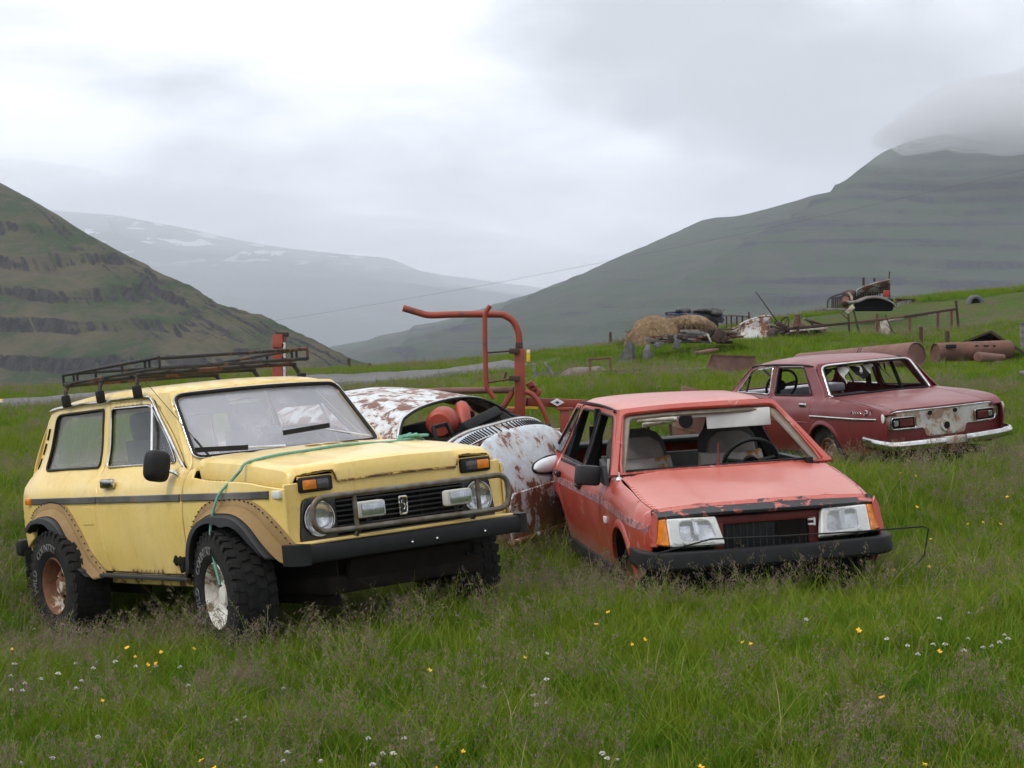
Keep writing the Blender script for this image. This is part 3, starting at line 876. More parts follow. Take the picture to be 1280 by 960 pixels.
for i, s in enumerate((-1, 1)):
    for wp_, par in ((dwin, doors[i]), (qwin, quart[i])):
        fm = lambda u, v, s=s: np.stack([u, s * (NY(u, v) - .008), v], -1)
        panel('window_glass', wp_, fm, GL_S, par, thick=.004, bev=0, res=.12, out=(-1.7, 0, 1.2))
        MB().tube(ring_pts(wp_, NY, s, .002), .008, 6, True).build('window_trim', CHROME if wp_ is dwin else BLACK, par, 60)
        MB().tube([(p[0], p[1] - s * .006, p[2]) for p in ring_pts(wp_, NY, s, .004)], .011, 6, True).build('window_rubber', BLACK, par, 60)
    MB().bar((-1.165, s * float(NY(-1.165, 1.47)), 1.475), (-1.055, s * float(NY(-1.05, 1.1)), 1.105), .012, .018).build('quarter_light_bar', CHROME, doors[i])
    # door handle
    m = MB().box((-1.47, s * .80, 1.005), (.175, .03, .06), None, .012)
    hd = m.build('door_handle', CHROME, doors[i])
    MB().box((-1.45, s * .817, 1.0), (.10, .012, .022), None, .004).build('handle_grip', BLACK, hd)
    # three slits behind the rear side window, fuel flap
    for k in range(3):
        m = MB()
        a, b = [(-2.735 - .055 * k, 1.39 - .10 * k), (-2.768 - .055 * k, 1.315 - .10 * k)]
        m.bar((a[0], s * (float(NY(*a)) + .001), a[1]), (b[0], s * (float(NY(*b)) + .001), b[1]), .012, .012)
        m.build('vent_slit', DARK, quart[i])
    if s < 0:
        panel('fuel_flap', rnd([(-1.875, .862), (-1.705, .862), (-1.705, .745), (-1.875, .745)], .01), lambda u, v: np.stack([u, -NY(u, v), v], -1), YEL, quart[i], off=.004, thick=.006, res=.1, out=(-1.7, 0, .8), bev=.003)
        m = MB()
        for q in np.linspace(-.62, -.50, 5): m.box((q - .02 * math.sin(q * 90), -.797, .515 + .03 * math.sin(q * 70)), (.045, .014, .05), Matrix.Rotation(q * 9, 3, 'Y'), .004)
        m.build('rust_hole', UNDER, doors[i])
    # body side moulding in three lengths
    for a, b, par in ((-2.68, -1.645, quart[i]), (-1.635, -.51, doors[i]), (-.485, .485, car)):
        panel('side_trim', [(a, .883), (b, .883), (b, .925), (a, .925)], lambda u, v, s=s: np.stack([u, s * NY(u, v), v], -1), TRIMB, par, off=.012, thick=.016, res=.2, out=(-1, 0, .9), bev=.004)
    MB().box((.545, s * .760, .902), (.085, .03, .045), None, .008).build('side_marker', WHITE, car)
    MB().box((-2.745, s * .795, .905), (.075, .03, .045), None, .008).build('side_marker', AMBER, quart[i])
    # brown plywood flares with rivets, black rubber lips
    outF = [(-.53, .40), (-.44, .62), (-.34, .77), (-.18, .868), (.05, .893), (.28, .885), (.42, .84), (.55, .74), (.66, .62), (.73, .555)]
    innF = [(-.42, .40), (-.36, .60), (-.26, .73), (-.10, .80), (.08, .815), (.24, .80), (.36, .74), (.46, .63), (.55, .54), (.62, .53)]
    outR = [(-2.78, .70), (-2.70, .80), (-2.58, .865), (-2.40, .905), (-2.22, .90), (-2.08, .85), (-1.93, .72), (-1.78, .55), (-1.60, .42)]
    innR = [(-2.70, .69), (-2.62, .755), (-2.52, .79), (-2.36, .81), (-2.22, .80), (-2.11, .75), (-1.98, .62), (-1.86, .48), (-1.72, .40)]
    for oo, ii_, par in ((outF, innF, car), (outR, innR, car)):
        O = smoothline(oo, 4); I = smoothline(ii_, 4)
        rows = []
        for a, b in zip(O, I):
            m1 = (a * .45 + b * .55)
            y0 = float(NY(a[0], max(a[1], .5))) + .008; y1 = y0 + .012; y2 = y0 + .05
            rows.append([(a[0], s * y0, a[1]), (m1[0], s * y1, m1[1]), (m1[0], s * y1, m1[1]), (b[0], s * y2, b[1]), (b[0], s * (y2 - .02), b[1] - .004)])
        fl = MB().grid(rows).build('wheel_flare', BROWN, par, 30)
        so = fl.modifiers.new('t', 'SOLIDIFY'); so.thickness = .006
        m = MB()
        for q in range(1, len(O) - 1):
            a = O[q] * .9 + I[q] * .1
            m.box((a[0], s * (float(NY(a[0], max(a[1], .5))) + .016), a[1]), (.008, .006, .008))
        m.build('rivets', UNDER, fl, 0)
        cen = np.mean(I, 0)
        rows = []
        for b in I[1:-1 if par is car and oo is outR else -5]:
            dr = (b - cen) / np.linalg.norm(b - cen); b2 = b - dr * .02; b3 = b - dr * .075
            y2 = float(NY(b[0], max(b[1], .5))) + .052
            rows.append([(b[0], s * (y2 - .01), b[1]), (b2[0], s * (y2 + .035), b2[1]), (b3[0], s * (y2 + .04), b3[1]), (b3[0] , s * (y2 - .03), b3[1])])
        lp = MB().grid(rows).build('rubber_lip', PLASTIC, fl, 45)
        so = lp.modifiers.new('t', 'SOLIDIFY'); so.thickness = .006
    # inner wheel arches
    for arch, c0 in ((archF, .06), (archR, -2.21)):
        P = [(p[0], p[1]) for p in arch]
        rows = [[(x, s * (float(NY(x, z)) - .008), z), (x, s * .45, z)] for x, z in [(q[0], q[1]) for q in smoothline(P, 4)]]
        MB().grid(rows).build('wheel_well', UNDER, car, 45)
        MB().prism([(q[0], q[1]) for q in P] + [(P[-1][0], .25), (P[0][0], .25)], 'y', s * .44, s * .45).build('wheel_well_wall', UNDER, car, 0)
# roof
zr = pch([-2.82, -2.70, -2.4, -1.9, -1.3, -1.0, -.90, -.85], [1.50, 1.545, 1.585, 1.605, 1.60, 1.575, 1.55, 1.525])
def roofmap(u, v):
    y, dr = wrap(v, .46, .10); y2 = y * 1.02
    return np.stack([u + .055 * (1 - (v / .6) ** 2) * np.clip((u + 1.6) / .7, 0, 1) - .03 * (1 - (v / .6) ** 2) * np.clip((-2.3 - u) / .4, 0, 1), y2, zr(u) - dr * .75 - .012 * (v / .46) ** 2 + .0 * u], -1)
panel('roof', rnd([(-.885, -.60), (-.885, .60), (-2.76, .60), (-2.76, -.60)], [.05, .05, .05, .05]), roofmap, YEL, car, res=.07, out=(-1.6, 0, .8), thick=.015)
for s in (-1, 1):
    MB().tube(smoothline([(-.60, s * .70, 1.06), (-.70, s * .685, 1.14), (-1.05, s * .62, 1.42), (-1.14, s * .60, 1.49), (-1.24, s * .592, 1.522), (-1.7, s * .592, 1.530), (-2.3, s * .592, 1.53), (-2.68, s * .585, 1.518), (-2.76, s * .57, 1.495)], 5), .011, 6).build('rain_gutter', CHROME if s < 0 else BLACK, car, 60)
# windscreen and its frame
def wsmap(t, v):
    y = t * (.653 + (.583 - .653) * v)
    x = -.552 + (-.892 + .552) * v + (.115 - .03 * v) * (1 - t * t)
    return np.stack([x, y, 1.122 + .386 * v + .012 * v * (1 - t * t)], -1)
wsh = rnd([(-1, 0), (1, 0), (1, 1), (-1, 1)], [.10, .10, .12, .12])
panel('windscreen_frame', rnd([(-1.085, -.18), (1.085, -.18), (1.085, .0), (1.03, 1.10), (-1.03, 1.10), (-1.085, .0)], [0, 0, 0, .05, .05, 0]), wsmap, YEL, car, [wsh], res=.10, out=(-1.5, 0, .9), thick=.02)
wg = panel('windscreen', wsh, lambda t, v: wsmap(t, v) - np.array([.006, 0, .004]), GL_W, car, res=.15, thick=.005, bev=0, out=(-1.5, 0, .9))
wr = [tuple(wsmap(np.array(p[0]), np.array(p[1])) + np.array([.004, 0, .004])) for p in dense(wsh, .08)]
MB().tube(wr, .013, 6, True).build('windscreen_rubber', BLACK, wg, 60)
MB().tube([tuple(wsmap(np.array(p[0] * 1.018), np.array((p[1] - .5) * 1.03 + .5)) + np.array([.008, 0, .006])) for p in dense(wsh, .08)], .006, 6, True).build('windscreen_trim', CHROME, wg, 60)
# hood with its turned-down lips and the notches over the indicators
zh = pch([-.50, -.2, .1, .35, .50, .60], [1.122, 1.108, 1.088, 1.062, 1.045, 1.03])
def hoodmap(u, v):
    x, dx = wrap(u, .565, .05); y, dy = wrap(v, .655, .05)
    z = zh(np.minimum(x, .6)) + .022 * (1 - (v / .66) ** 2) - .010 * np.exp(-((np.abs(v) - .34) / .035) ** 2) * np.clip((.5 - u) * 6, 0, 1)
    return np.stack([x - .04 * (v / .66) ** 2 * np.clip(u + .1, 0, 1), y, z - dx - dy * (1 - .0 * u)], -1)
L = .565 + .05 * math.pi / 2; W_ = .655 + .05 * math.pi / 2
hood = panel('hood', rnd([(-.40, -W_ - .075), (-.46, -.60), (-.42, 0), (-.46, .60), (-.40, W_ + .075), (L + .02, W_ + .06), (L + .02, .675), (L - .008, .66), (L - .008, .435), (L + .055, .41), (L + .055, -.41), (L - .008, -.435), (L - .008, -.66), (L + .02, -.675), (L + .02, -W_ - .06)], [.02, 0, 0, 0, .02, .02, .01, .02, .02, .02, .02, .02, .02, .01, .02]), hoodmap, YEL, car, res=.045, out=(0, 0, .5), thick=.012)
RUSTL = rusty('edge_rust', (.20, .085, .03), (.06, .03, .02), (.60, .43, .12), .53, 16.0, .8)
for v0, v1, u0 in ((-.405, .405, L + .052),): MB().tube([tuple(hoodmap(np.array([u0]), np.array([v]))[0] + np.array([.001, 0, -.004])) for v in np.linspace(v0, v1, 30)], .006, 6).build('rusted_lip', RUSTL, hood, 60)
for s in (-1, 1): MB().tube([tuple(hoodmap(np.array([uu]), np.array([s * vv]))[0] + np.array([.003, 0, .002])) for uu, vv in ((L + .05, .412), (L + .02, .42), (L - .01, .435), (L - .015, .50), (L - .015, .58), (L - .012, .65))], .0045, 6).build('rusted_edge', RUSTL, hood, 60)
m = MB()
for k in range(3):
    for j in range(6):
        c_ = hoodmap(np.array([-.27 + .012 * j]), np.array([-.02 + .13 * k]))[0]
        m.box((c_[0], c_[1], c_[2] + .002), (.006, .085, .005))
m.build('hood_vents', plain('vent_mesh', (.30, .22, .07), .8), hood, 0)
MB().box((-.42, 0, 1.085), (.14, 1.26, .04), None, .01).build('cowl', BLACK, car)
# nose: yellow fascia, black grille surround, bars, lamps
gro = rnd([(-.672, .612), (-.64, .862), (.64, .862), (.672, .612)], [.05, .04, .04, .05])
nose = panel('nose_panel', rnd([(-.745, .56), (-.745, .955), (-.655, .955), (-.655, .985), (.655, .985), (.655, .955), (.745, .955), (.745, .56)], [.03, .02, 0, 0, 0, 0, .02, .03]), lambda u, v: np.stack([.592 - .10 * np.clip(np.abs(u) - .66, 0, 1) ** 1.0 + .0 * v, u, v], -1), YEL, car, [gro], res=.07, out=(0, 0, .8))
gr = bpy.data.objects.new('grille', None); put(gr, car)
inner = rnd([(-.43, .625), (-.43, .845), (.43, .845), (.43, .625)], .01)
hl = [[(s * .545 + .098 * math.cos(a), .748 + .098 * math.sin(a)) for a in np.linspace(0, 2 * math.pi, 28, False)] for s in (-1, 1)]
panel('grille_surround', gro, lambda u, v: np.stack([.606 + 0 * u, u, v], -1), PLASTIC, gr, [inner] + hl, res=.08, out=(0, 0, .8), thick=.03, bev=.008)
for k in range(8):
    MB().box((.600, 0, .636 + .0275 * k), (.022, .862, .008), None, .002).build('grille_bar', PLASTIC, gr)
m = MB()
for y in (-.29, -.145, .0, .145, .29): m.box((.592, y, .735), (.008, .006, .215))
m.build('grille_ribs', BLACK, gr, 0)
MB().box((.555, 0, .735), (.02, .90, .24)).build('radiator', DARK, gr)
em = panel('emblem', rnd([(-.030, .708), (.030, .708), (.032, .815), (-.032, .815)], .014), lambda u, v: np.stack([.624 + 0 * u, u + .005, v], -1), CHROME, gr, [rnd([(-.021, .718), (.021, .718), (.023, .805), (-.023, .805)], .012)], res=.03, thick=.012, bev=.003, out=(0, 0, .76))
panel('emblem_shield', rnd([(-.021, .718), (.021, .718), (.023, .805), (-.023, .805)], .012), lambda u, v: np.stack([.616 + 0 * u, u + .005, v], -1), PLASTIC, em, res=.03, thick=.006, bev=0, out=(0, 0, .76))
MB().tube(smoothline([(.619, -.008, .745), (.619, .006, .735), (.619, .018, .752), (.619, .010, .77), (.619, -.006, .775), (.619, .004, .792), (.619, .012, .78)], 4), .0028, 5).build('emblem_mark', CHROME, em)
for s in (-1, 1):
    h = bpy.data.objects.new('headlight', None); put(h, car); h.location = (.585, s * .545, .748)
    MB().lathe([(-.02, .0), (-.018, .04), (-.002, .075), (.02, .092)], axis='x', seg=32).build('reflector_bowl', REFLECTOR, h, 60)
    MB().lathe([(.026, .0), (.024, .05), (.018, .08), (.01, .092)], axis='x', seg=32).build('lens', LENS, h, 60)
    MB().lathe([(.006, .088), (.026, .091), (.026, .098), (.0, .1)], axis='x', seg=32).build('lamp_ring', CHROME, h, 60)
    t = bpy.data.objects.new('indicator', None); put(t, car)
    MB().box((.585, s * .548, .938), (.06, .215, .085), None, .014).build('housing', BLACK, t)
    MB().box((.615, s * .595, .938), (.016, .085, .052), None, .006).build('amber_lens', AMBER, t)
    MB().box((.615, s * .510, .938), (.014, .075, .052), None, .006).build('clear_lens', LENS, t)
    MB().box((.606, s * .510, .938), (.006, .075, .052)).build('lens_back', REFLECTOR, t)
    # fog lamp
    f = bpy.data.objects.new('fog_lamp', None); put(f, car); f.location = (.715, s * .30 + .015, .772)
    MB().box((0, 0, 0), (.07, .172, .088), None, .014).build('housing', WHITE, f)
    MB().box((.033, 0, 0), (.010, .150, .068), None, .004).build('reflector', REFLECTOR, f)
    MB().box((.042, 0, 0), (.010, .152, .070), None, .005).build('lens', LENS, f)
    MB().bar((-.01, 0, -.04), (-.02, 0, -.10), .03, .01).build('bracket', RACK, f)
# bull bar
bb = bpy.data.objects.new('bull_bar', None); put(bb, car)
X = .755
ring = rnd([(-.665, .682), (.665, .672), (.675, .868), (-.665, .868)], .10, 6)
MB().tube([(X - .10 * max(0, abs(p[0]) - .5), p[0], p[1]) for p in dense(ring, .06)], .0165, 10, True).build('outer_tube', STEEL, bb, 60)
for y in (-.405, .435): MB().tube([(X, y, .868), (X, y + .003, .68)], .014, 10).build('upright', STEEL, bb, 60)
for y in (-.38, .42): MB().tube([(X, y, .68), (X - .06, y, .63), (X - .08, y, .60)], .013, 8).build('bracket', STEEL, bb, 60)
# bumper
bu = bpy.data.objects.new('front_bumper', None); put(bu, car)
MB().box((.71, 0, .572), (.11, 1.46, .100), None, .018).build('bumper_beam', BLACK, bu)
for s in (-1, 1): MB().prism(rnd([(.772, s * .71), (.762, s * .775), (.70, s * .80), (.60, s * .80), (.60, s * .765), (.66, s * .71)], .02), 'z', .518, .630).build('end_cap', BLACK, bu, 40)
MB().box((.655, 0, .628), (.12, 1.42, .012), None, .004).build('top_plate', YEL, bu)
m = MB()
for y in (-.06, .11, .45): m.lathe([(.768, .0), (.772, .008), (.764, .010)], c=(0, y, .565), axis='x', seg=8)
m.build('bolts', CHROME, bu)
# underneath
MB().box((-1.05, 0, .37), (3.3, 1.05, .10), None, .02).build('floor_pan', UNDER, car)
MB().box((.12, 0, .50), (.75, .86, .30), None, .02).build('engine_bay', UNDER, car)
MB().box((-2.3, 0, .48), (1.2, .86, .12), None, .02).build('rear_floor', UNDER, car)
m = MB().tube([(0, -.62, .35), (0, .62, .35)], .045, 10).tube([(-2.2, -.62, .35), (-2.2, .62, .35)], .045, 10)
m.lathe([(-.12, .0), (-.1, .12), (.1, .12), (.12, .0)], c=(-2.2, .1, .35), axis='x', seg=12); m.build('axles', UNDER, car)
MB().box((.60, 0, .42), (.03, .8, .2), Matrix.Rotation(.5, 3, 'Y')).build('skid_plate', UNDER, car)
for s in (-1, 1):
    MB().box((-1.03, s * .735, .405), (1.15, .05, .07), None, .012).build('sill', YEL, car)
    MB().box((-1.05, s * .795, .425), (1.20, .07, .022), None, .006).build('side_step', PLASTIC, car)
# tail: hatch, window, lamps, bumper
xr = pch([.5, .6, .85, 1.1, 1.28, 1.45, 1.55], [-2.95, -2.97, -2.985, -2.985, -2.93, -2.83, -2.75])
rwn = rnd([(-.50, 1.12), (.50, 1.12), (.45, 1.46), (-.45, 1.46)], .06)
tg = panel('tailgate', [(-.74, .56), (.74, .56), (.745, .88), (.66, 1.10), (.56, 1.50), (-.56, 1.50), (-.66, 1.10), (-.745, .88)], lambda u, v: np.stack([xr(v) + .05 * (u / .7) ** 2, u, v], -1), YEL, car, [rwn], res=.08, out=(-1.5, 0, 1))
panel('rear_glass', rwn, lambda u, v: np.stack([xr(v) + .05 * (u / .7) ** 2, u, v], -1), GL_S, tg, res=.15, out=(-1.5, 0, 1), thick=.004, bev=0)
for s in (-1, 1): MB().box((-2.975, s * .62, .74), (.05, .16, .11), None, .012).build('tail_lamp', REDL, car)
MB().box((-3.03, 0, .58), (.10, 1.58, .12), None, .03).build('rear_bumper', BLACK, car)
MB().box((-2.985, -.62, .43), (.02, .28, .26), None, .006).build('mud_flap', BLACK, car)
# wheels
wheel(car, (0, -.775, .35), -1, rim=WRIM, rim_r=.186, steer=R(-9), text=[('WILD', R(190)), ('COUNTRY', R(118))])
wheel(car, (0, .775, .35), 1, rim=WRIM, rim_r=.186, steer=R(-9))
wheel(car, (-2.2, -.79, .35), -1, rim=RRIM, rim_r=.186, text=[('WILD', R(175)), ('COUNTRY', R(100))])
wheel(car, (-2.2, .79, .35), 1, rim=RRIM, rim_r=.186)
# cabin
MB().box((-.68, 0, 1.02), (.34, 1.26, .16), None, .04).build('dashboard', PLASTIC, car)
MB().box((-.50, 0, .74), (.03, 1.36, .62)).build('firewall', DARK, car)
seat(car, -1.42, -.36, .62, SEATM, zh=.72); seat(car, -1.42, .36, .62, SEATM, zh=.72)
sb = seat(car, -2.35, 0, .62, SEATM, w=1.15, hb=.42, head=False, name='rear_bench')
steering_wheel(car, (-.98, .36, 1.05), .19, .55)
MB().box((-1.02, .02, 1.40), (.03, .22, .07), None, .015).build('rear_view_mirror', BLACK, car)
for s in (-1, 1):
    MB().box((-.99, s * .33, 1.44), (.012, .36, .13), Matrix.Rotation(-.5, 3, 'Y'), .005).build('sun_visor', PLASTIC, car)
    for z in (0.75,): MB().box((-1.05, s * .70, z), (1.1, .03, .5), None, .01).build('door_card', DARK, car)
    MB().box((-2.25, s * .66, .82), (.9, .05, .42), None, .01).build('side_lining', DARK, car)
# door mirrors, aerial, wipers
for s in (-1,):
    mi = bpy.data.objects.new('door_mirror', None); put(mi, car); mi.location = (-.66, s * .85, 1.10)
    _sg = lambda t: math.copysign(abs(t) ** .55, t)
    rr = [[(x_, s * (.078 * q * _sg(math.cos(a)) - .018 * _sg(math.sin(a)) * q), .092 * q * _sg(math.sin(a)) + .016 * q * _sg(math.cos(a))) for a in np.linspace(0, 2 * math.pi, 18, False)] for x_, q in ((-.03, .96), (-.02, 1.0), (.01, 1.0), (.035, .85), (.05, .5))]
    MB().loft(rr).build('mirror_shell', BLACK, mi, 50)
    MB().tube(smoothline([(.0, -s * .04, -.02), (.06, -s * .08, -.05), (.06, -s * .12, -.08)], 5), .011, 8).build('mirror_arm', CHROME, mi)
    MB().lathe([(0, 0), (.0, .03), (.02, .02), (.025, 0)], c=(.06, -s * .125, -.095), axis='z', seg=12).build('mirror_foot', CHROME, mi)
MB().tube([(-.44, -.60, 1.11), (-.55, -.615, 1.20), (-.60, -.62, 1.24)], .007, 6).tube([(-.60, -.62, 1.24), (-1.02, -.70, 1.62)], .0022, 5).build('aerial', BLACK, car)
for y0, pts in ((-.28, [(-.40, -.12, 1.145), (-.44, -.38, 1.16), (-.46, -.50, 1.165)]), (.25, [(-.40, .50, 1.15), (-.46, .22, 1.22), (-.47, .10, 1.235)])):
    w_ = bpy.data.objects.new('wiper', None); put(w_, car)
    MB().tube(pts, [.008, .005, .004], 6).build('wiper_arm', CHROME, w_)
    c_ = Vector(pts[-1]); d_ = Vector((-.02, -.26, .012)) if y0 < 0 else Vector((-.01, -.25, -.015))
    b_ = MB().bar(c_ - d_ * .55 + Vector((.012, 0, .0)), c_ + d_ * .75 + Vector((.012, 0, .0)), .012, .03); b_.build('wiper_blade', BLACK, w_)
# roof rack
rk = thing('roof_rack', 'rusty black steel roof rack clamped on the yellow car', 'roof rack', mat=pose(*CARS['niva']))
for s in (-1, 1):
    for z, r_ in ((1.68, .011), (1.745, .011)): MB().tube([(-2.57, s * .54, z + .004), (-1.85, s * .545, z + .012), (-1.12, s * .54, z + .018)], r_, 8).build('side_rail', RACK, rk, 60)
    for x in (-2.40, -2.34, -2.57, -2.05, -1.65, -1.32, -1.26, -1.12): MB().bar((x, s * .54, 1.69), (x, s * .54, 1.755), .014, .01).build('rail_stay', RACK, rk)
for x in (-2.57, -1.12):
    for z in (1.68, 1.745): MB().tube([(x, -.54, z + .012), (x, .54, z + .012)], .011, 8).build('end_rail', RACK, rk, 60)
for x in (-2.42, -1.88, -1.34):
    MB().tube(smoothline([(x + .01, -.605, 1.54), (x - .005, -.60, 1.60), (x - .02, -.575, 1.655), (x - .02, -.53, 1.672), (x - .02, 0, 1.675), (x - .02, .53, 1.672), (x - .02, .575, 1.655), (x - .005, .60, 1.60), (x + .01, .605, 1.54)], 5), .014, 8).build('cross_bar', RACK, rk, 60)
    for s in (-1, 1):
        MB().box((x + .01, s * .605, 1.565), (.055, .05, .085), Matrix.Rotation(s * -.1, 3, 'X'), .012).build('clamp_foot', BLACK, rk)
for y in (-.36, -.18, 0, .18, .36): MB().bar((-2.57, y, 1.69), (-1.12, y, 1.70), .03, .012).build('deck_slat', RACK, rk)
# the green rope over the hood with its knot
rp = thing('rope', 'green nylon rope lying across the hood of the yellow car', 'rope', mat=pose(*CARS['niva']))
def hp(u, v, dz=.010):
    q = hoodmap(np.array([u]), np.array([v]))[0]; return (q[0], q[1], q[2] + dz)
MB().tube(smoothline([(.07, -.90, .42), (.02, -.895, .56), (-.02, -.88, .72), (.02, -.84, .90), (.08, -.76, 1.0), (.12, -.735, 1.04)] + [hp(.13, -.69), hp(.12, -.5), hp(.10, -.3), hp(.07, 0), hp(.03, .35), hp(-.03, .55), hp(-.05, .64), (-.06, .70, 1.06)], 6), .0085, 8).build('rope_run', ROPE, rp, 60)
r2 = np.random.default_rng(5); kp = []
for k in range(26): kp.append((-.05 + r2.normal(0, .03), .56 + r2.normal(0, .05), 1.118 + abs(r2.normal(0, .014))))
MB().tube(smoothline(kp, 5), .0085, 7).build('rope_knot', ROPE, rp, 60)
# ================================================================== the red hatchback
RED = paint('bleached_red_paint', (.34, .036, .019), (.40, .062, .038), rust=.05, rough=.33, dirt=(.22, .15, .12), dirtk=.22, rs=6.0, low=(.42, .14), scratch=.55)
REDT = paint('bleached_sheen_paint', (.44, .088, .058), (.48, .13, .092), rust=.05, rough=.34, dirt=(.40, .22, .18), dirtk=.2, rs=7.0)  # top panels pinker from bleaching, with sky reflection put into the colour
PEEL = rusty('peeling_black_paint', (.42, .075, .055), (.48, .15, .12), (.024, .025, .030), .41, 13.0, .6)
PEEL2 = rusty('worn_red_edge', (.42, .075, .055), (.46, .13, .10), (.030, .031, .037), .56, 11.0, .5)
REDD = plain('inner_red', (.17, .018, .016), .6, var=.4, scale=8)
STRIPE = rusty('worn_stripe', (.40, .13, .12), (.44, .24, .24), (.20, .085, .11), .5, 16.0, .5)
SEATG = rusty('stained_seat', (.36, .345, .32), (.27, .255, .24), (.36, .16, .025), .54, 2.4, .95)
car = thing('hatchback', 'red five-door hatchback wreck without windscreen, sunk in the grass', 'car', mat=pose(*CARS['samara']))
zs = pch([-3.1, -2.6, -.9, -.53, -.32, .0, .25, .47, .62], [.885, .875, .855, .858, .884, .8325, .792, .757, .715])
_rel = pch([-.62, -.42, -.26, -.14, -.07, -.02, .02, .40, .47], [.745, .782, .797, .795, .778, .745, .722, .555, .525])
def SY(x, z):
    x = np.asarray(x, float)
    t = np.where(x > .15, .075 * ((x - .15) / .45) ** 2, 0) + np.where(x < -2.5, .02 * ((-2.5 - x) / .6) ** 2, 0)
    k_ = np.clip((x + .50) / .2, 0, 1) * np.clip((np.asarray(z) - zs(x) + .09) / .09, 0, 1.2) ** 2
    return _rel(z - zs(x)) - t - .030 * k_
def circ(cx_, cz_, r_, a0, a1, n=12): return [(cx_ + r_ * math.cos(R(a)), cz_ + r_ * math.sin(R(a))) for a in np.linspace(a0, a1, n)]
aF = circ(-.02, .27, .335, 174, 8)
aR = circ(-2.46, .27, .335, 172, 6)
def zt(x): return float(zs(x))
sides('front_fender', [(-.535, .25), (-.36, .25)] + aF + [(.33, .30), (.55, .44), (.575, .56), (.545, .70), (.47, .752), (.25, zt(.25) - .004), (0, zt(0) - .004), (-.32, .878), (-.40, .885), (-.47, .91), (-.535, .868)], SY, RED, car, res=.055)
fw = rnd([(-1.640, 1.247), (-1.215, 1.238), (-.655, .868), (-1.552, .868)], [.03, .06, .03, .03])
rw = rnd([(-2.33, 1.245), (-1.722, 1.252), (-1.63, .875), (-2.44, .89)], [.04, .03, .03, .03])
qw = rnd([(-2.59, 1.243), (-2.42, 1.238), (-2.548, .90), (-2.92, .905)], [.02, .02, .02, .05])
fd = sides('front_door', rnd([(-.54, .27), (-.54, .865), (-.60, .885), (-1.17, 1.262), (-1.27, 1.285), (-1.675, 1.285), (-1.585, .86), (-1.50, .74), (-1.50, .27)], [.03, 0, 0, .04, .03, .01, 0, .05, .03]), SY, RED, car, [fw], res=.055)
rd = sides('rear_door', rnd([(-1.506, .27), (-1.506, .74), (-1.591, .86), (-1.681, 1.285), (-2.37, 1.275), (-2.505, .87), (-2.44, .70)] + [(-2.24, .60), (-2.12, .42)] + [(-2.06, .27)], [.03, .05, 0, .01, .04, 0, .04, .03, .03, .03]), SY, RED, car, [rw], res=.055)
sides('rear_quarter', [(-2.066, .27)] + [(-2.126, .42), (-2.246, .605), (-2.446, .705), (-2.511, .87), (-2.376, 1.28), (-2.66, 1.275), (-2.80, 1.12), (-3.02, .90), (-3.09, .84), (-3.12, .60), (-3.10, .38), (-2.82, .30)] + aR, SY, RED, car, [qw], res=.055)
PIL = sides('windscreen_pillar', [(-.545, .872), (-1.165, 1.269), (-1.26, 1.292), (-1.02, 1.305), (-.955, 1.27), (-.41, .92), (-.44, .885)], SY, RED, car, res=.055)
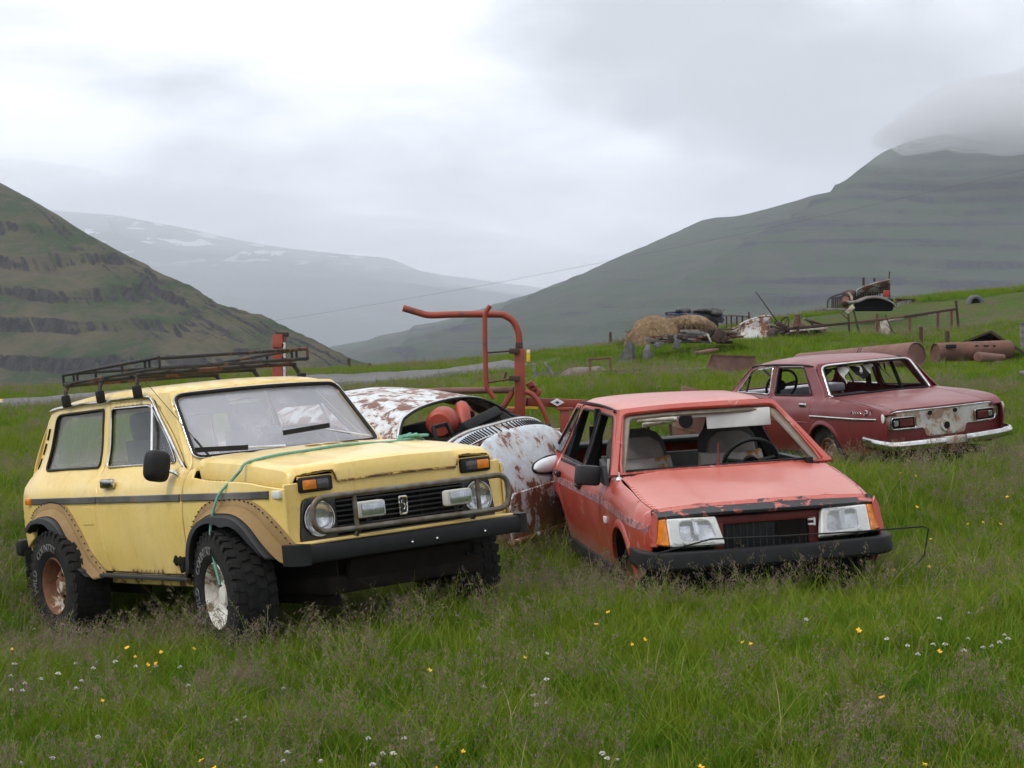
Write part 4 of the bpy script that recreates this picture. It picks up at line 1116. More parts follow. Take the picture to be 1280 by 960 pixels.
for i, s in enumerate((-1, 1)):
    fm = lambda u, v, s=s: np.stack([u, s * (SY(u, v) - .008), v], -1)
    panel('quarter_glass', qw, fm, GL_S, car, thick=.004, bev=0, res=.12, out=(-2, 0, 1))
    for wp_, par in ((fw, fd[i]), (rw, rd[i]), (qw, car)):
        MB().tube([(p[0], s * (float(SY(p[0], p[1])) - .004), p[1]) for p in dense(wp_, .05)], .010, 6, True).build('window_rubber', BLACK, par, 60)
    # inner door frames seen through the open windows
    for x0, par in ((-1.60, fd[i]), (-2.36, rd[i])):
        MB().bar((x0, s * .69, .86), (x0 - .08, s * .53, 1.25), .05, .06).build('inner_pillar', DARK, par)
    for a, b, par in ((-.53, -1.50, fd[i]), (-1.51, -2.48, rd[i])):
        MB().box(((a + b) / 2, s * .715, .57), (abs(a - b) - .1, .03, .52), None, .01).build('door_card', DARK, par)
        MB().box(((a + b) / 2, s * .722, .862), (abs(a - b) - .08, .05, .03), None, .008).build('window_sill', PLASTIC, par)
    for x, z, par in ((-1.45, .752, fd[i]), (-2.33, .765, rd[i])):
        y = float(SY(x, z))
        h = MB().box((x, s * (y + .008), z), (.15, .03, .045), None, .010).build('door_handle', BLACK, par)
        MB().box((x - .01, s * (y + .026), z + .006), (.10, .008, .016), None, .003).build('handle_grip', CHROME, h)
    if s < 0: MB().box((-.47, s * .80, .605), (.075, .02, .045), None, .006).build('side_marker', WHITE, car)
    # worn side stripe
    for a, b, par in ((-3.05, -2.50, car), (-2.46, -1.515, rd[i]), (-1.495, -.545, fd[i]), (-.53, .53, car)):
        panel('side_stripe', [(a, .69), (b, .69 - .0 * b), (b, .742), (a, .742)] if b < .3 else [(a, .69), (b, .628), (b, .672), (a, .742)], lambda u, v, s=s: np.stack([u, s * SY(u, v), v], -1), STRIPE, par, off=.0025, thick=.003, res=.15, out=(-1, 0, .7), bev=0)
    rows = []
    for q in smoothline(aF, 3):
        x, z = q; y = float(SY(x, max(z, .3)))
        dx, dzr = (x + .02) / .335, (z - .27) / .335
        rows.append([(x + dx * .05, s * (y + .001), z + dzr * .05), (x + dx * .02, s * (y + .018), z + dzr * .02), (x, s * (y + .016), z), (x - dx * .0, s * (y - .03), z)])
    MB().grid(rows).build('arch_lip', RED, car, 60)
    for arch, c0 in ((aF, -.02), (aR, -2.46)):
        MB().grid([[(x, s * (float(SY(x, z)) - .01), z), (x, s * .42, z)] for x, z in arch]).build('wheel_well', UNDER, car, 45)
        MB().prism(arch + [(arch[-1][0], .15), (arch[0][0], .15)], 'y', s * .41, s * .42).build('wheel_well_wall', UNDER, car, 0)
    MB().box((-1.27, s * .74, .25), (1.6, .08, .10), None, .02).build('sill', BLACK, car)
# roof
zr = pch([-2.70, -2.6, -2.2, -1.7, -1.3, -1.08, -.97], [1.285, 1.312, 1.343, 1.352, 1.342, 1.322, 1.295])
def srmap(u, v):
    y, dr = wrap(v, .44, .12)
    return np.stack([u + .07 * (1 - (v / .56) ** 2) * np.clip((u + 1.7) / .7, 0, 1) - .05 * (1 - (v / .56) ** 2) * np.clip((-2.2 - u) / .4, 0, 1), y, zr(u) - dr * .62 - .014 * (v / .44) ** 2], -1)
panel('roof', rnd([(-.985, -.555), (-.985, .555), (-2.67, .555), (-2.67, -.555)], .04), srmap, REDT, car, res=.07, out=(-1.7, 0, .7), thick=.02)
MB().tube([tuple(srmap(np.array([-2.66]), np.array([v]))[0] + np.array([-.005, 0, -.004])) for v in np.linspace(-.5, .5, 20)], .010, 6).build('rear_roof_edge', plain('yellow_primer', (.60, .42, .12), .6), car, 60)
for s in (-1, 1):
    MB().tube(smoothline([(-1.19, s * .553, 1.272), (-1.29, s * .548, 1.29), (-1.8, s * .545, 1.30), (-2.4, s * .540, 1.292), (-2.62, s * .525, 1.275)], 5), .008, 6).build('drip_channel', BLACK, car, 60)
# windscreen opening: frame, header, no glass
def swmap(t, v):
    y = t * (.711 + (.542 - .711) * v)
    return np.stack([-.407 + (-.958 + .407) * v + (.10 - .02 * v) * (1 - t * t), y, .918 + .356 * v + .016 * (1 - t * t)], -1)
wo_ = rnd([(-1, 0), (1, 0), (1, 1), (-1, 1)], [.05, .05, .08, .08])
panel('windscreen_frame', rnd([(-1.07, -.03), (1.07, -.03), (1.05, 1.09), (-1.05, 1.09)], [0, 0, .05, .05]), swmap, RED, car, [wo_], res=.10, out=(-1.5, 0, .7), thick=.02)
fr_ = panel('windscreen_inner_frame', rnd([(-1.02, -.02), (1.02, -.02), (1.02, 1.04), (-1.02, 1.04)], .05), lambda t, v: swmap(t, v) - np.array([.03, 0, .022]), plain('bare_frame', (.22, .18, .14), .7), car, [rnd([(-.93, .02), (.93, .02), (.90, .95), (-.90, .95)], .06)], res=.12, out=(-1.5, 0, .7), thick=.02)
# hood
def shmap(u, v):
    ez = .884 + (.756 - .884) * np.clip((u + .318) / .786, -.3, 1.3)
    k = 1 - (v / .69) ** 2
    return np.stack([u + .085 * k * np.clip((u + .2) / .6, -.25, 1), v / .69 * (SY(u, zs(u) - .004) - .006), ez + .038 * k ** .8 * np.clip(.9 - .5 * u, 0, 1.2) + .006 * np.clip(1 - np.abs(np.abs(v) - .42) / .05, 0, 1)], -1)
shmap0 = lambda u, v: shmap(np.asarray(u, float), np.clip(np.asarray(v, float), -.69, .69))
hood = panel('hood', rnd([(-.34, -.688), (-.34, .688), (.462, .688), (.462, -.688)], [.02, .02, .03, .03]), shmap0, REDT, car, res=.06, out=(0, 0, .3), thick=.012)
MB().box((-.40, 0, .885), (.16, 1.30, .03), None, .01).build('cowl', DARK, car)
# nose band under the hood edge, peeling
def nbmap(u, v):       # u across, v 0 (hood edge) .. 1 (lamp tops)
    k = 1 - (u / .69) ** 2
    return np.stack([.475 + .085 * k + v * .115 + .02 * k * v, u, .758 + .030 * k - .046 * v - .02 * k * v], -1)
panel('nose_edge', rnd([(-.66, 0.0), (.66, 0.0), (.66, .30), (-.66, .30)], .02), nbmap, PEEL2, car, res=.08, out=(0, 0, .4), thick=.02)
panel('nose_band', rnd([(-.70, .0), (-.665, .0), (-.665, .31), (.665, .31), (.665, .0), (.70, 0), (.715, .80), (-.715, .80)], [.02, 0, 0, 0, 0, .02, .03, .03]), nbmap, PEEL, car, res=.08, out=(0, 0, .4), thick=.02)
for s in (-1, 1):
    panel('nose_side', rnd([(s * .70, .76), (s * .725, .70), (s * .742, .545), (s * .70, .545), (s * .68, .72)], .01), lambda u, v: np.stack([.585 + (.72 - v) * .25 - .35 * np.clip(np.abs(u) - .68, 0, 1), u, v], -1), RED, car, res=.05, out=(0, 0, .6))
# lamps
def lamp(u, v): return np.stack([.600 + (.71 - v) * .42 + .045 * (1 - (u / .63) ** 2), u, v], -1)
for s in (-1, 1):
    h = bpy.data.objects.new('headlight', None); put(h, car)
    P = rnd([(s * .632, .552), (s * .30, .549), (s * .335, .709), (s * .632, .711)], .012)
    panel('lamp_frame', P, lamp, WHITE, h, [rnd([(s * .56, .578), (s * .345, .573), (s * .375, .688), (s * .56, .690)], .03)], res=.05, thick=.05, out=(0, 0, .63), bev=.006)
    panel('lens', rnd([(s * .618, .562), (s * .312, .559), (s * .343, .700), (s * .620, .702)], .02), lambda u, v: lamp(u, v) + np.array([.004, 0, 0]), LENS, h, res=.06, thick=.006, bev=.002, out=(0, 0, .63))
    rows = []
    for a in np.linspace(0, 1, 9):
        rows.append([tuple(lamp(np.array([s * (.345 + .215 * a)]), np.array([.573 + .117 * b]))[0] - np.array([.05 * (1 - ((2 * a - 1) ** 2 + (2 * b - 1) ** 2) / 2.2) + .002, 0, 0])) for b in np.linspace(0, 1, 7)])
    MB().grid(rows).build('reflector_bowl', REFLECTOR, h, 60)
    MB().bar(tuple(lamp(np.array([s * .465]), np.array([.690]))[0] + np.array([-.012, 0, 0])), tuple(lamp(np.array([s * .458]), np.array([.61]))[0] + np.array([-.012, 0, 0])), .03, .01).build('bulb_shield', REFLECTOR, h)
    panel('indicator', rnd([(s * .640, .552), (s * .712, .560), (s * .684, .705), (s * .638, .711)], .012), lambda u, v: np.stack([.600 + (.71 - v) * .42 - .75 * np.clip(np.abs(u) - .64, 0, 1), u, v], -1), AMBER, car, res=.04, thick=.03, out=(0, 0, .63))
    for y in (.40, .54): MB().box((.668, s * y, .545), (.02, .02, .025), None, .003).build('lamp_clip', BLACK, h)
# open grille: radiator, fan cowl, slam panel
MB().box((.56, 0, .672), (.05, 1.32, .05), None, .01).build('slam_panel', REDD, car)
MB().box((.53, -.02, .575), (.05, .66, .20), None, .01).build('radiator', BLACK, car)
MB().lathe([(0, 0), (0, .075), (.012, .08), (.012, .0)], c=(.562, .14, .60), axis='x', seg=20).build('fan_motor', UNDER, car)
m = MB()
for y in np.linspace(-.33, .25, 15): m.box((.558, y, .575), (.006, .008, .17))
m.build('grille_ribs', PLASTIC, car, 0)
for y in (-.31, .29): MB().box((.58, y, .58), (.03, .06, .16), None, .006).build('lamp_bracket', REDD, car)
MB().box((.615, .272, .645), (.02, .045, .012), None, .003).build('lamp_strut', WHITE, car)
MB().box((.615, .272, .615), (.02, .045, .012), None, .003).build('lamp_strut', WHITE, car)
MB().box((.615, .290, .63), (.02, .012, .05), None, .003).build('lamp_strut', WHITE, car)
MB().box((.30, 0, .50), (.42, 1.1, .35), None, .02).build('engine_bay', DARK, car)
# bumper wrapping round to the wheel arches
bp_ = []
for u in np.linspace(-1, 1, 41):
    a = abs(u)
    if a < .62: x_, y_ = .765 - .05 * (a / .62) ** 2, a / .62 * .66
    else:
        t = (a - .62) / .38; x_, y_ = .715 - .44 * t ** 1.5 * 1.0, .66 + .135 * math.sin(min(1, t * 1.6) * math.pi / 2)
    bp_.append((x_, math.copysign(y_, u)))
rings = []
for i, (x_, y_) in enumerate(bp_):
    a = Vector(bp_[max(0, i - 1)]); b = Vector(bp_[min(40, i + 1)]); t = (b - a).normalized(); n = Vector((t.y, -t.x))
    rings.append([(x_ + n.x * d, y_ + n.y * d, z) for d, z in ((-.004, .516), (.004, .512), (.010, .50), (.012, .425), (.004, .412), (-.05, .405), (-.07, .50), (-.06, .516))])
MB().loft(rings).build('front_bumper', BLACK, car, 30)
wr_ = [(-.80, .46), (-.74, .54), (-.42, .60), (.0, .585), (.5, .575), (.90, .575), (.935, .56), (.90, .40), (.84, .34)]
MB().tube([(.83, y, z) for y, z in wr_], .005, 6).build('loose_wire', BLACK, car)
# tail: hatch frame with open window, panel, lamps
xs_ = pch([.35, .6, .84, .90, 1.12, 1.28], [-3.10, -3.13, -3.11, -3.05, -2.84, -2.67])
panel('tailgate', [(-.60, .50), (.60, .50), (.69, .86), (.50, 1.28), (-.50, 1.28), (-.69, .86)], lambda u, v: np.stack([xs_(v) + .06 * (u / .6) ** 2, u, v], -1), RED, car, [rnd([(-.60, .935), (.60, .935), (.46, 1.235), (-.46, 1.235)], .05)], res=.08, out=(-1.5, 0, .8))
MB().box((-2.86, 0, .925), (.30, 1.22, .035), None, .01).build('parcel_shelf', BLACK, car)
for s in (-1, 1): MB().box((-3.10, s * .64, .74), (.05, .17, .16), None, .01).build('tail_lamp', REDL, car)
MB().box((-3.13, 0, .43), (.14, 1.5, .16), None, .04).build('rear_bumper', PLASTIC, car)
panel('bent_panel', rnd([(-3.16, .34), (-2.98, .40), (-2.95, .62), (-3.13, .66), (-3.18, .56)], .03), lambda u, v: np.stack([u, -.80 - .10 * (-2.95 - u), v], -1), RED, car, res=.05, out=(-3, 0, .5))
# wheels, floor, cabin
MB().box((-1.45, 0, .24), (3.1, 1.3, .06), None, .01).build('floor_pan', UNDER, car)
for x in (0, -2.46):
    for s in (-1, 1): wheel(car, (x - .02, s * .66, .245), s, r=.275, w=.165, rim_r=.165, rim=RRIM, tread=False, seg=28)
MB().box((-.62, 0, .80), (.35, 1.30, .20), None, .05).build('dashboard', DARK, car)
def old_seat(x, y, stain):
    e = seat(car, x, y, .35, stain, w=.54, hb=.55, lean=.22, head=False)
    rr = []
    for t, kx in ((0, 1.0), (.25, 1.0), (.6, .92), (.85, .72), (1, .4)):
        rr.append([(-.16 + .055 * sx_ - .05 * t, .22 * kx * sy_, .56 + .21 * t) for sx_, sy_ in ((-1, -1), (1, -.92), (1, 0), (1, .92), (-1, 1), (-1.1, 0))])
    hr = MB().loft(rr).build('headrest', SEATM, e, 50)
    rr2 = [[(-.095 + .012 * sx_ - .05 * t, .185 * kx * sy_, .565 + .165 * t) for sx_, sy_ in ((-1, -1), (1, -.92), (1, 0), (1, .92), (-1, 1))] for t, kx in ((0, 1.0), (.3, .98), (.65, .85), (.9, .5))]
    MB().loft(rr2).build('headrest_pad', plain('pad_cloth%d' % int(y * 100), (.17, .155, .14), .95, var=.2), hr, 50)
old_seat(-1.32, -.34, SEATG); old_seat(-1.32, .34, SEATG)
seat(car, -2.28, 0, .40, plain('rear_seat', (.10, .098, .095), .95, var=.4, scale=3), w=1.15, hb=.44, head=False, name='rear_bench', lean=.3)
steering_wheel(car, (-.86, .32, .88), .19, .50)
MB().box((-.925, .27, 1.190), (.014, .46, .125), Matrix.Rotation(-.15, 3, 'Y'), .005).build('sun_visor', WHITE, car)
MB().box((-.930, .02, 1.235), (.014, .16, .045), Matrix.Rotation(-.15, 3, 'Y'), .005).build('visor_strip', WHITE, car)
for s in (-1, 1): MB().bar((-1.66, s * .69, .40), (-1.75, s * .55, 1.27), .07, .05).build('middle_pillar', DARK, car)
MB().bar((-1.70, .62, 1.15), (-1.55, .66, .62), .05, .004).build('seat_belt', BLACK, car)
MB().bar((-1.70, -.62, 1.15), (-1.95, -.60, .62), .05, .004).build('seat_belt', BLACK, car)
# mirror, aerial, wiper, washer jets
mi = bpy.data.objects.new('door_mirror', None); put(mi, car); mi.location = (-.62, -.80, .895)
MB().box((-.01, -.075, 0), (.09, .17, .135), Matrix.Rotation(.25, 3, 'Z') @ Matrix.Rotation(-.15, 3, 'X'), .022).build('mirror_shell', PLASTIC, mi)
MB().prism([(-.08, -.06), (.10, -.07), (.05, .06), (-.05, .10)], 'y', .02, .05).build('mirror_base', PLASTIC, mi, 20)
MB().tube([(-.33, -.05, .925), (-.34, -.04, 1.00), (-.345, -.035, 1.075)], [.013, .007, .004], 8).build('wiper_stub', REDD, car)
w_ = bpy.data.objects.new('wiper', None); put(w_, car)
MB().bar((-.34, .20, .925), (-.37, .58, .925), .02, .018).build('wiper_arm', BLACK, w_)
MB().box((-.345, .58, .918), (.05, .05, .045), None, .01).build('wiper_spindle', BLACK, w_)
MB().lathe([(0, 0), (0, .028), (.012, .022), (.02, .008), (.045, .006), (.05, .0)], c=(-.36, -.715, .875), axis='z', seg=12).build('aerial_socket', CHROME, car)
# ================================================================== the maroon saloon
MAR = paint('maroon_paint', (.130, .012, .014), (.155, .022, .025), rust=.05, rough=.36, dirt=(.17, .075, .07), dirtk=.16, rs=5.0, low=(.42, .16), coat=.2)
MART = paint('bleached_maroon', (.155, .022, .025), (.20, .055, .052), rust=.10, rough=.42, dirt=(.33, .20, .17), dirtk=.36, rs=4.0, coat=.15)
TAILP = rusty('rusty_tail_panel', (.26, .10, .035), (.36, .30, .24), (.52, .52, .49), .485, 6.0, .6)
TORN = plain('torn_headlining', (.45, .44, .42), .9, var=.5, scale=6)
car = thing('saloon_car', 'maroon old saloon seen from behind with broken rear window', 'car', mat=pose(*CARS['sedan']))
_cw = pch([.32, .45, .58, .70, .80, .88, .935, .965, 1.00, 1.27, 1.32], [.76, .80, .83, .838, .835, .818, .780, .748, .728, .638, .60])
def CY(x, z):
    x = np.asarray(x, float)
    t = np.where(x < -.45, .115 * ((-.45 - x) / .55) ** 2.2, 0) + np.where(x > 2.6, .10 * ((x - 2.6) / .8) ** 2, 0)
    return _cw(z) - t
ar = circ(.06, .36, .33, 8, 172)
af = circ(2.75, .36, .33, 8, 172)
topq = [(-.98, .60), (-1.0, .70), (-.985, .78), (-.94, .838), (-.85, .890), (-.5, .942), (-.1, .962)]
ftop = pch([-.985, -.94, -.85, -.5, -.1, .14], [.78, .838, .890, .942, .962, .974])
quart = sides('rear_quarter', [(.30, .66), (.42, .50)] + ar + [(-.34, .37), (-.70, .40), (-.93, .46)] + topq + [(.13, .975), (.18, 1.02), (.44, 1.27), (.56, 1.305), (.70, 1.300), (.44, 1.0), (.335, .965), (.30, .80)], CY, MAR, car, res=.06)
dw = rnd([(1.185, 1.268), (.655, 1.278), (.385, .985), (1.165, .975)], [.02, .07, .03, .02])
rdo = sides('rear_door', rnd([(.345, .36), (.30, .63), (.295, .80), (.33, .972), (.435, 1.0), (.695, 1.296), (1.25, 1.29), (1.225, .97), (1.235, .36)], [.05, .1, 0, 0, 0, .05, 0, 0, .03]), CY, MAR, car, [dw], res=.06, dent=lambda u, v: -.012 * np.exp(-((u - .8) / .22) ** 2 - ((v - .90) / .08) ** 2))
fwn = rnd([(1.74, 1.235), (1.315, 1.268), (1.285, .975), (2.0, .985)], [.05, .02, .02, .03])
fdo = sides('front_door', rnd([(1.241, .36), (1.231, .97), (1.256, 1.29), (1.77, 1.262), (2.14, .985), (2.16, .36)], [.03, 0, 0, .04, 0, .03]), CY, MAR, car, [fwn], res=.06)
sides('front_fender', [(2.166, .36)] + [(p[0], p[1]) for p in reversed(af)] + [(3.12, .38), (3.35, .48), (3.38, .66), (3.34, .78), (3.0, .85), (2.3, .945), (2.15, .985)], CY, MAR, car, res=.10)
sides('windscreen_pillar', [(1.775, 1.268), (2.145, .99), (2.16, 1.0), (1.80, 1.285)], CY, MAR, car, res=.08)
for i, s in enumerate((-1, 1)):
    for wp_, par in ((dw, rdo[i]), (fwn, fdo[i])):
        MB().tube([(p[0], s * (float(CY(p[0], p[1])) + .001), p[1]) for p in dense(wp_, .05)], .009, 6, True).build('window_trim', CHROME if wp_ is fwn else BLACK, par, 60)
    MB().bar((1.83, s * .645, 1.18), (1.80, s * .735, .98), .016, .02).build('quarter_light_bar', BLACK, fdo[i])
    for a, b, par, z in ((.285, -.88, car, .775), (1.22, .36, rdo[i], .70), (2.14, 1.25, fdo[i], .69)):
        if par is car:
            MB().tube([(x, s * (float(CY(x, z)) + .004), z) for x in np.linspace(a, b, 14)], .013, 8).build('chrome_strip', CHROME, par, 60)
        else:
            MB().tube([(x, s * (float(CY(x, z)) - .001), z) for x in np.linspace(a, b, 10)], .007, 6).build('door_crease', MAR, par, 60)
    h = MB().box((.455, s * .815, .885), (.14, .025, .05), None, .010).build('door_handle', CHROME, rdo[i])
    MB().box((.455, s * .828, .880), (.09, .008, .026), None, .004).build('handle_recess', DARK, h)
    MB().box((1.36, s * .815, .885), (.14, .025, .05), None, .010).build('door_handle', CHROME, fdo[i])
    # oval badge plate at the end of the strip, script lettering ahead of it
    MB().lathe([(0, 0), (.004, .046), (.010, .040), (.014, 0)], seg=20, M=Matrix.Diagonal((.72, s, 1.05)), c=(-.945, s * (float(CY(-.945, .785)) - .003), .785)).build('oval_reflector', WHITE, car)
    sc = smoothline([(-.50, .835), (-.53, .855), (-.55, .83), (-.57, .85), (-.59, .832), (-.61, .848), (-.63, .832), (-.65, .848), (-.67, .833)], 4)
    MB().tube([(p[0], s * (float(CY(p[0], p[1])) + .004), p[1]) for p in sc], .0035, 5).build('script_badge', CHROME, car)
    gg = [(-.735 + .022 * math.cos(a), .842 + .026 * math.sin(a)) for a in np.linspace(.6, 5.8, 14)] + [(-.735, .838)]
    MB().tube([(p[0], s * (float(CY(p[0], p[1])) + .004), p[1]) for p in gg], .005, 5).build('letter', CHROME, car)
    m = MB()
    m.bar((-.775, s * (float(CY(-.78, .86)) + .004), .865), (-.82, s * (float(CY(-.8, .86)) + .004), .867), .006, .008).bar((-.797, s * (float(CY(-.797, .86)) + .004), .865), (-.797, s * (float(CY(-.797, .83)) + .004), .82), .006, .008)
    m.build('letter', CHROME, car)
    for arch in (ar, af):
        MB().grid([[(x, s * (float(CY(x, max(z, .35))) - .01), z), (x, s * .45, z)] for x, z in arch]).build('wheel_well', UNDER, car, 45)
        MB().prism(arch + [(arch[-1][0], .2), (arch[0][0], .2)], 'y', s * .44, s * .45).build('wheel_well_wall', UNDER, car, 0)
    c0 = ar
    rows = []
    for x, z in smoothline(ar, 3):
        y = float(CY(x, max(z, .4))); dx, dz_ = (x - .06) / .33, (z - .36) / .33
        rows.append([(x + dx * .045, s * (y + .001), z + dz_ * .045), (x + dx * .02, s * (y + .014), z + dz_ * .02), (x, s * (y + .012), z), (x, s * (y - .03), z)])
    MB().grid(rows).build('arch_lip', MAR, car, 60)
    MB().box((1.3, s * .76, .33), (1.8, .08, .08), None, .02).build('sill', UNDER, car)
# roof
zr = pch([.36, .46, .60, 1.0, 1.45, 1.75, 1.88], [1.275, 1.315, 1.348, 1.372, 1.362, 1.325, 1.29])
def crmap(u, v):
    y, dr = wrap(v, .46, .16)
    k = 1 - (v / .63) ** 2
    return np.stack([u - .05 * k * np.clip((.9 - u) / .5, 0, 1) + .06 * k * np.clip((u - 1.4) / .5, 0, 1), y, zr(u) - dr * .48 - .016 * (v / .46) ** 2], -1)
panel('roof', rnd([(.44, -.645), (.44, .645), (1.80, .645), (1.80, -.645)], .08), crmap, MART, car, res=.07, out=(1, 0, .8), thick=.02)
for s in (-1, 1): MB().tube(smoothline([(.50, s * .625, 1.290), (.66, s * .638, 1.305), (1.2, s * .645, 1.305), (1.7, s * .640, 1.283), (1.80, s * .632, 1.262)], 5), .010, 6).build('drip_channel', BLACK, car, 60)
# rear window opening with chrome surround, torn lining hanging in it
def crw(t, v):
    y = t * (.635 + (.562 - .635) * v); k = 1 - t * t
    return np.stack([.16 + .27 * v - (.075 - .02 * v) * k, y, .967 + .318 * v + .010 * k], -1)
op = rnd([(-1, 0), (1, 0), (1, 1), (-1, 1)], [.08, .08, .16, .16])
panel('rear_window_frame', rnd([(-1.12, -.06), (1.12, -.06), (1.10, 1.10), (-1.10, 1.10)], [0, 0, .08, .08]), crw, MAR, car, [op], res=.12, out=(1, 0, .8), thick=.02)
tr_ = dense(op, .06)
tp = [tuple(crw(np.array([p[0] * 1.02]), np.array([(p[1] - .5) * 1.03 + .5]))[0] + np.array([-.006, 0, .003])) for p in tr_ if not (p[1] < .03 and abs(p[0]) < .95)]
i0 = max(range(len(tp)), key=lambda i: (Vector(tp[i]) - Vector(tp[i - 1])).length); tp = tp[i0:] + tp[:i0]
MB().tube(tp, .014, 8).build('chrome_surround', CHROME, car, 60)
MB().tube([tuple(crw(np.array([p[0] * .985]), np.array([(p[1] - .5) * .97 + .5]))[0]) for p in tr_], .010, 6, True).build('window_rubber', BLACK, car, 60)
rg = np.random.default_rng(12)
for k, (t0, t1, dp, mt) in enumerate([(-.35, -.05, .50, DARK), (-.05, .12, .34, TORN), (-.62, -.36, .62, TORN), (-.90, -.62, .55, DARK), (.12, .25, .28, DARK), (-.28, -.16, .36, TORN), (.30, .34, .55, DARK), (.38, .41, .42, DARK)]):
    poly = [(t0, .97)] + [(t0 + (t1 - t0) * q, .97 - dp * (.55 + .45 * math.sin(q * 3.1 + k)) * (1 - .25 * rg.random())) for q in np.linspace(.05, .95, 5)] + [(t1, .97)]
    panel('torn_lining', poly, lambda t, v: crw(-t, v) + np.stack([.05 + .03 * np.sin(t * 20 + v * 9), 0 * t, -.02 + 0 * t], -1), mt, car, res=.06, thick=.003, bev=0, out=(1, 0, .8))
# trunk lid
ztk = pch([-.96, -.90, -.80, -.5, -.1, .15], [.80, .838, .872, .915, .950, .968])
def tkmap(u, v):
    k = 1 - (v / .64) ** 2
    return np.stack([u - .06 * k * np.clip((.0 - u) / .9, 0, 1) - .07 * k * np.clip((u + .2) / .3, 0, 1), v, ztk(u) + .014 * k], -1)
lid = panel('trunk_lid', rnd([(.10, -.625), (.10, .625), (-.925, .565), (-.925, -.565)], [.03, .03, .06, .06]), tkmap, MART, car, res=.06, out=(-.4, 0, .5), thick=.015)
for s in (-1, 1):   # deck between lid and fender crown
    def dk(u, t, s=s):
        yi = .632 + (.572 - .632) * np.clip((.1 - u) / 1.03, 0, 1); yo = CY(u, ftop(u)) - .006
        return np.stack([u, s * (yi + (yo - yi) * t), ztk(u) + (ftop(u) - .002 - ztk(u)) * t ** .7 + .006 * np.sin(t * math.pi)], -1)
    panel('rear_deck_edge', [(.13, 0), (.13, 1), (-.3, 1), (-.6, 1), (-.85, 1), (-.955, 1), (-.955, 0), (-.5, 0)], dk, MAR, car, res=.06, out=(-.4, 0, .5), bev=.004)
# tail panel: stadium of bare metal with lamps, number-plate recess
def tail(u, v): return np.stack([-.975 + .06 * (np.abs(u) / .70) ** 2.2 + .03 * np.clip(.62 - v, 0, 1) - .25 * np.clip(v - .80, 0, 1), u, v], -1)
panel('tail_skin', rnd([(-.755, .44), (.755, .44), (.765, .70), (.70, .835), (.56, .865), (-.56, .865), (-.70, .835), (-.765, .70)], .06), lambda u, v: tail(u, v) + np.array([.012, 0, 0]), MAR, car, res=.07, out=(0, 0, .6), thick=.015)
pan = panel('tail_panel', rnd([(-.60, .650), (-.27, .650), (-.24, .560), (.24, .560), (.27, .650), (.60, .650), (.69, .70), (.69, .785), (.58, .838), (-.58, .838), (-.69, .785), (-.69, .70)], [.03, .02, .03, .03, .02, .03, .05, .05, .05, .05, .05, .05]), tail, TAILP, car, res=.06, out=(0, 0, .6), thick=.010)
MB().tube([tuple(tail(np.array([p[0]]), np.array([p[1]]))[0] + np.array([-.004, 0, 0])) for p in dense(rnd([(-.63, .655), (.63, .655), (.70, .70), (.70, .79), (.60, .842), (-.60, .842), (-.70, .79), (-.70, .70)], .05), .05) if not (p[1] < .66 and abs(p[0]) < .40)][::1], .008, 6).build('panel_trim', CHROME, pan, 60)
MB().bar(tuple(tail(np.array([-.50]), np.array([.768]))[0] + np.array([-.004, 0, 0])), tuple(tail(np.array([.50]), np.array([.768]))[0] + np.array([-.004, 0, 0])), .012, .008).build('lid_gap', UNDER, pan)
MB().lathe([(-.995, .0), (-.995, .060), (-.985, .066), (-.975, .066)], c=(0, .0, .655), axis='x', seg=20).build('filler_ring', TAILP, pan, 50)
MB().lathe([(-.998, .0), (-.998, .038)], c=(0, .0, .655), axis='x', seg=16).build('filler_hole', DARK, pan, 0)
for y, z in ((-.12, .80), (.19, .80)): MB().lathe([(-.992, .0), (-.992, .022), (-.975, .022)], c=(0, y, z), axis='x', seg=12).build('bolt_hole', DARK, pan, 50)
for s in (-1, 1):
    t = bpy.data.objects.new('tail_lamp', None); put(t, car)
    panel('lamp_housing', rnd([(s * .375, .668), (s * .63, .668), (s * .645, .72), (s * .63, .775), (s * .375, .775)], .02), lambda u, v: tail(u, v) + np.array([-.014, 0, 0]), UNDER, t, res=.06, out=(0, 0, .6), thick=.02)
    panel('red_lens', rnd([(s * .40, .685), (s * .55, .685), (s * .55, .760), (s * .40, .760)], .012), lambda u, v: tail(u, v) + np.array([-.028, 0, 0]), REDL, t, res=.06, out=(0, 0, .6), thick=.02)
    panel('clear_lens', rnd([(s * .56, .69), (s * .615, .695), (s * .615, .755), (s * .56, .755)], .012), lambda u, v: tail(u, v) + np.array([-.022, 0, 0]), REFLECTOR, t, res=.06, out=(0, 0, .6), thick=.012)
    MB().tube([tuple(tail(np.array([s * a]), np.array([b]))[0] + np.array([-.022, 0, 0])) for a, b in dense(rnd([(.37, .664), (.635, .664), (.652, .72), (.635, .78), (.37, .78)], .02), .05)], .006, 6, True).build('lamp_bezel', CHROME, t, 60)
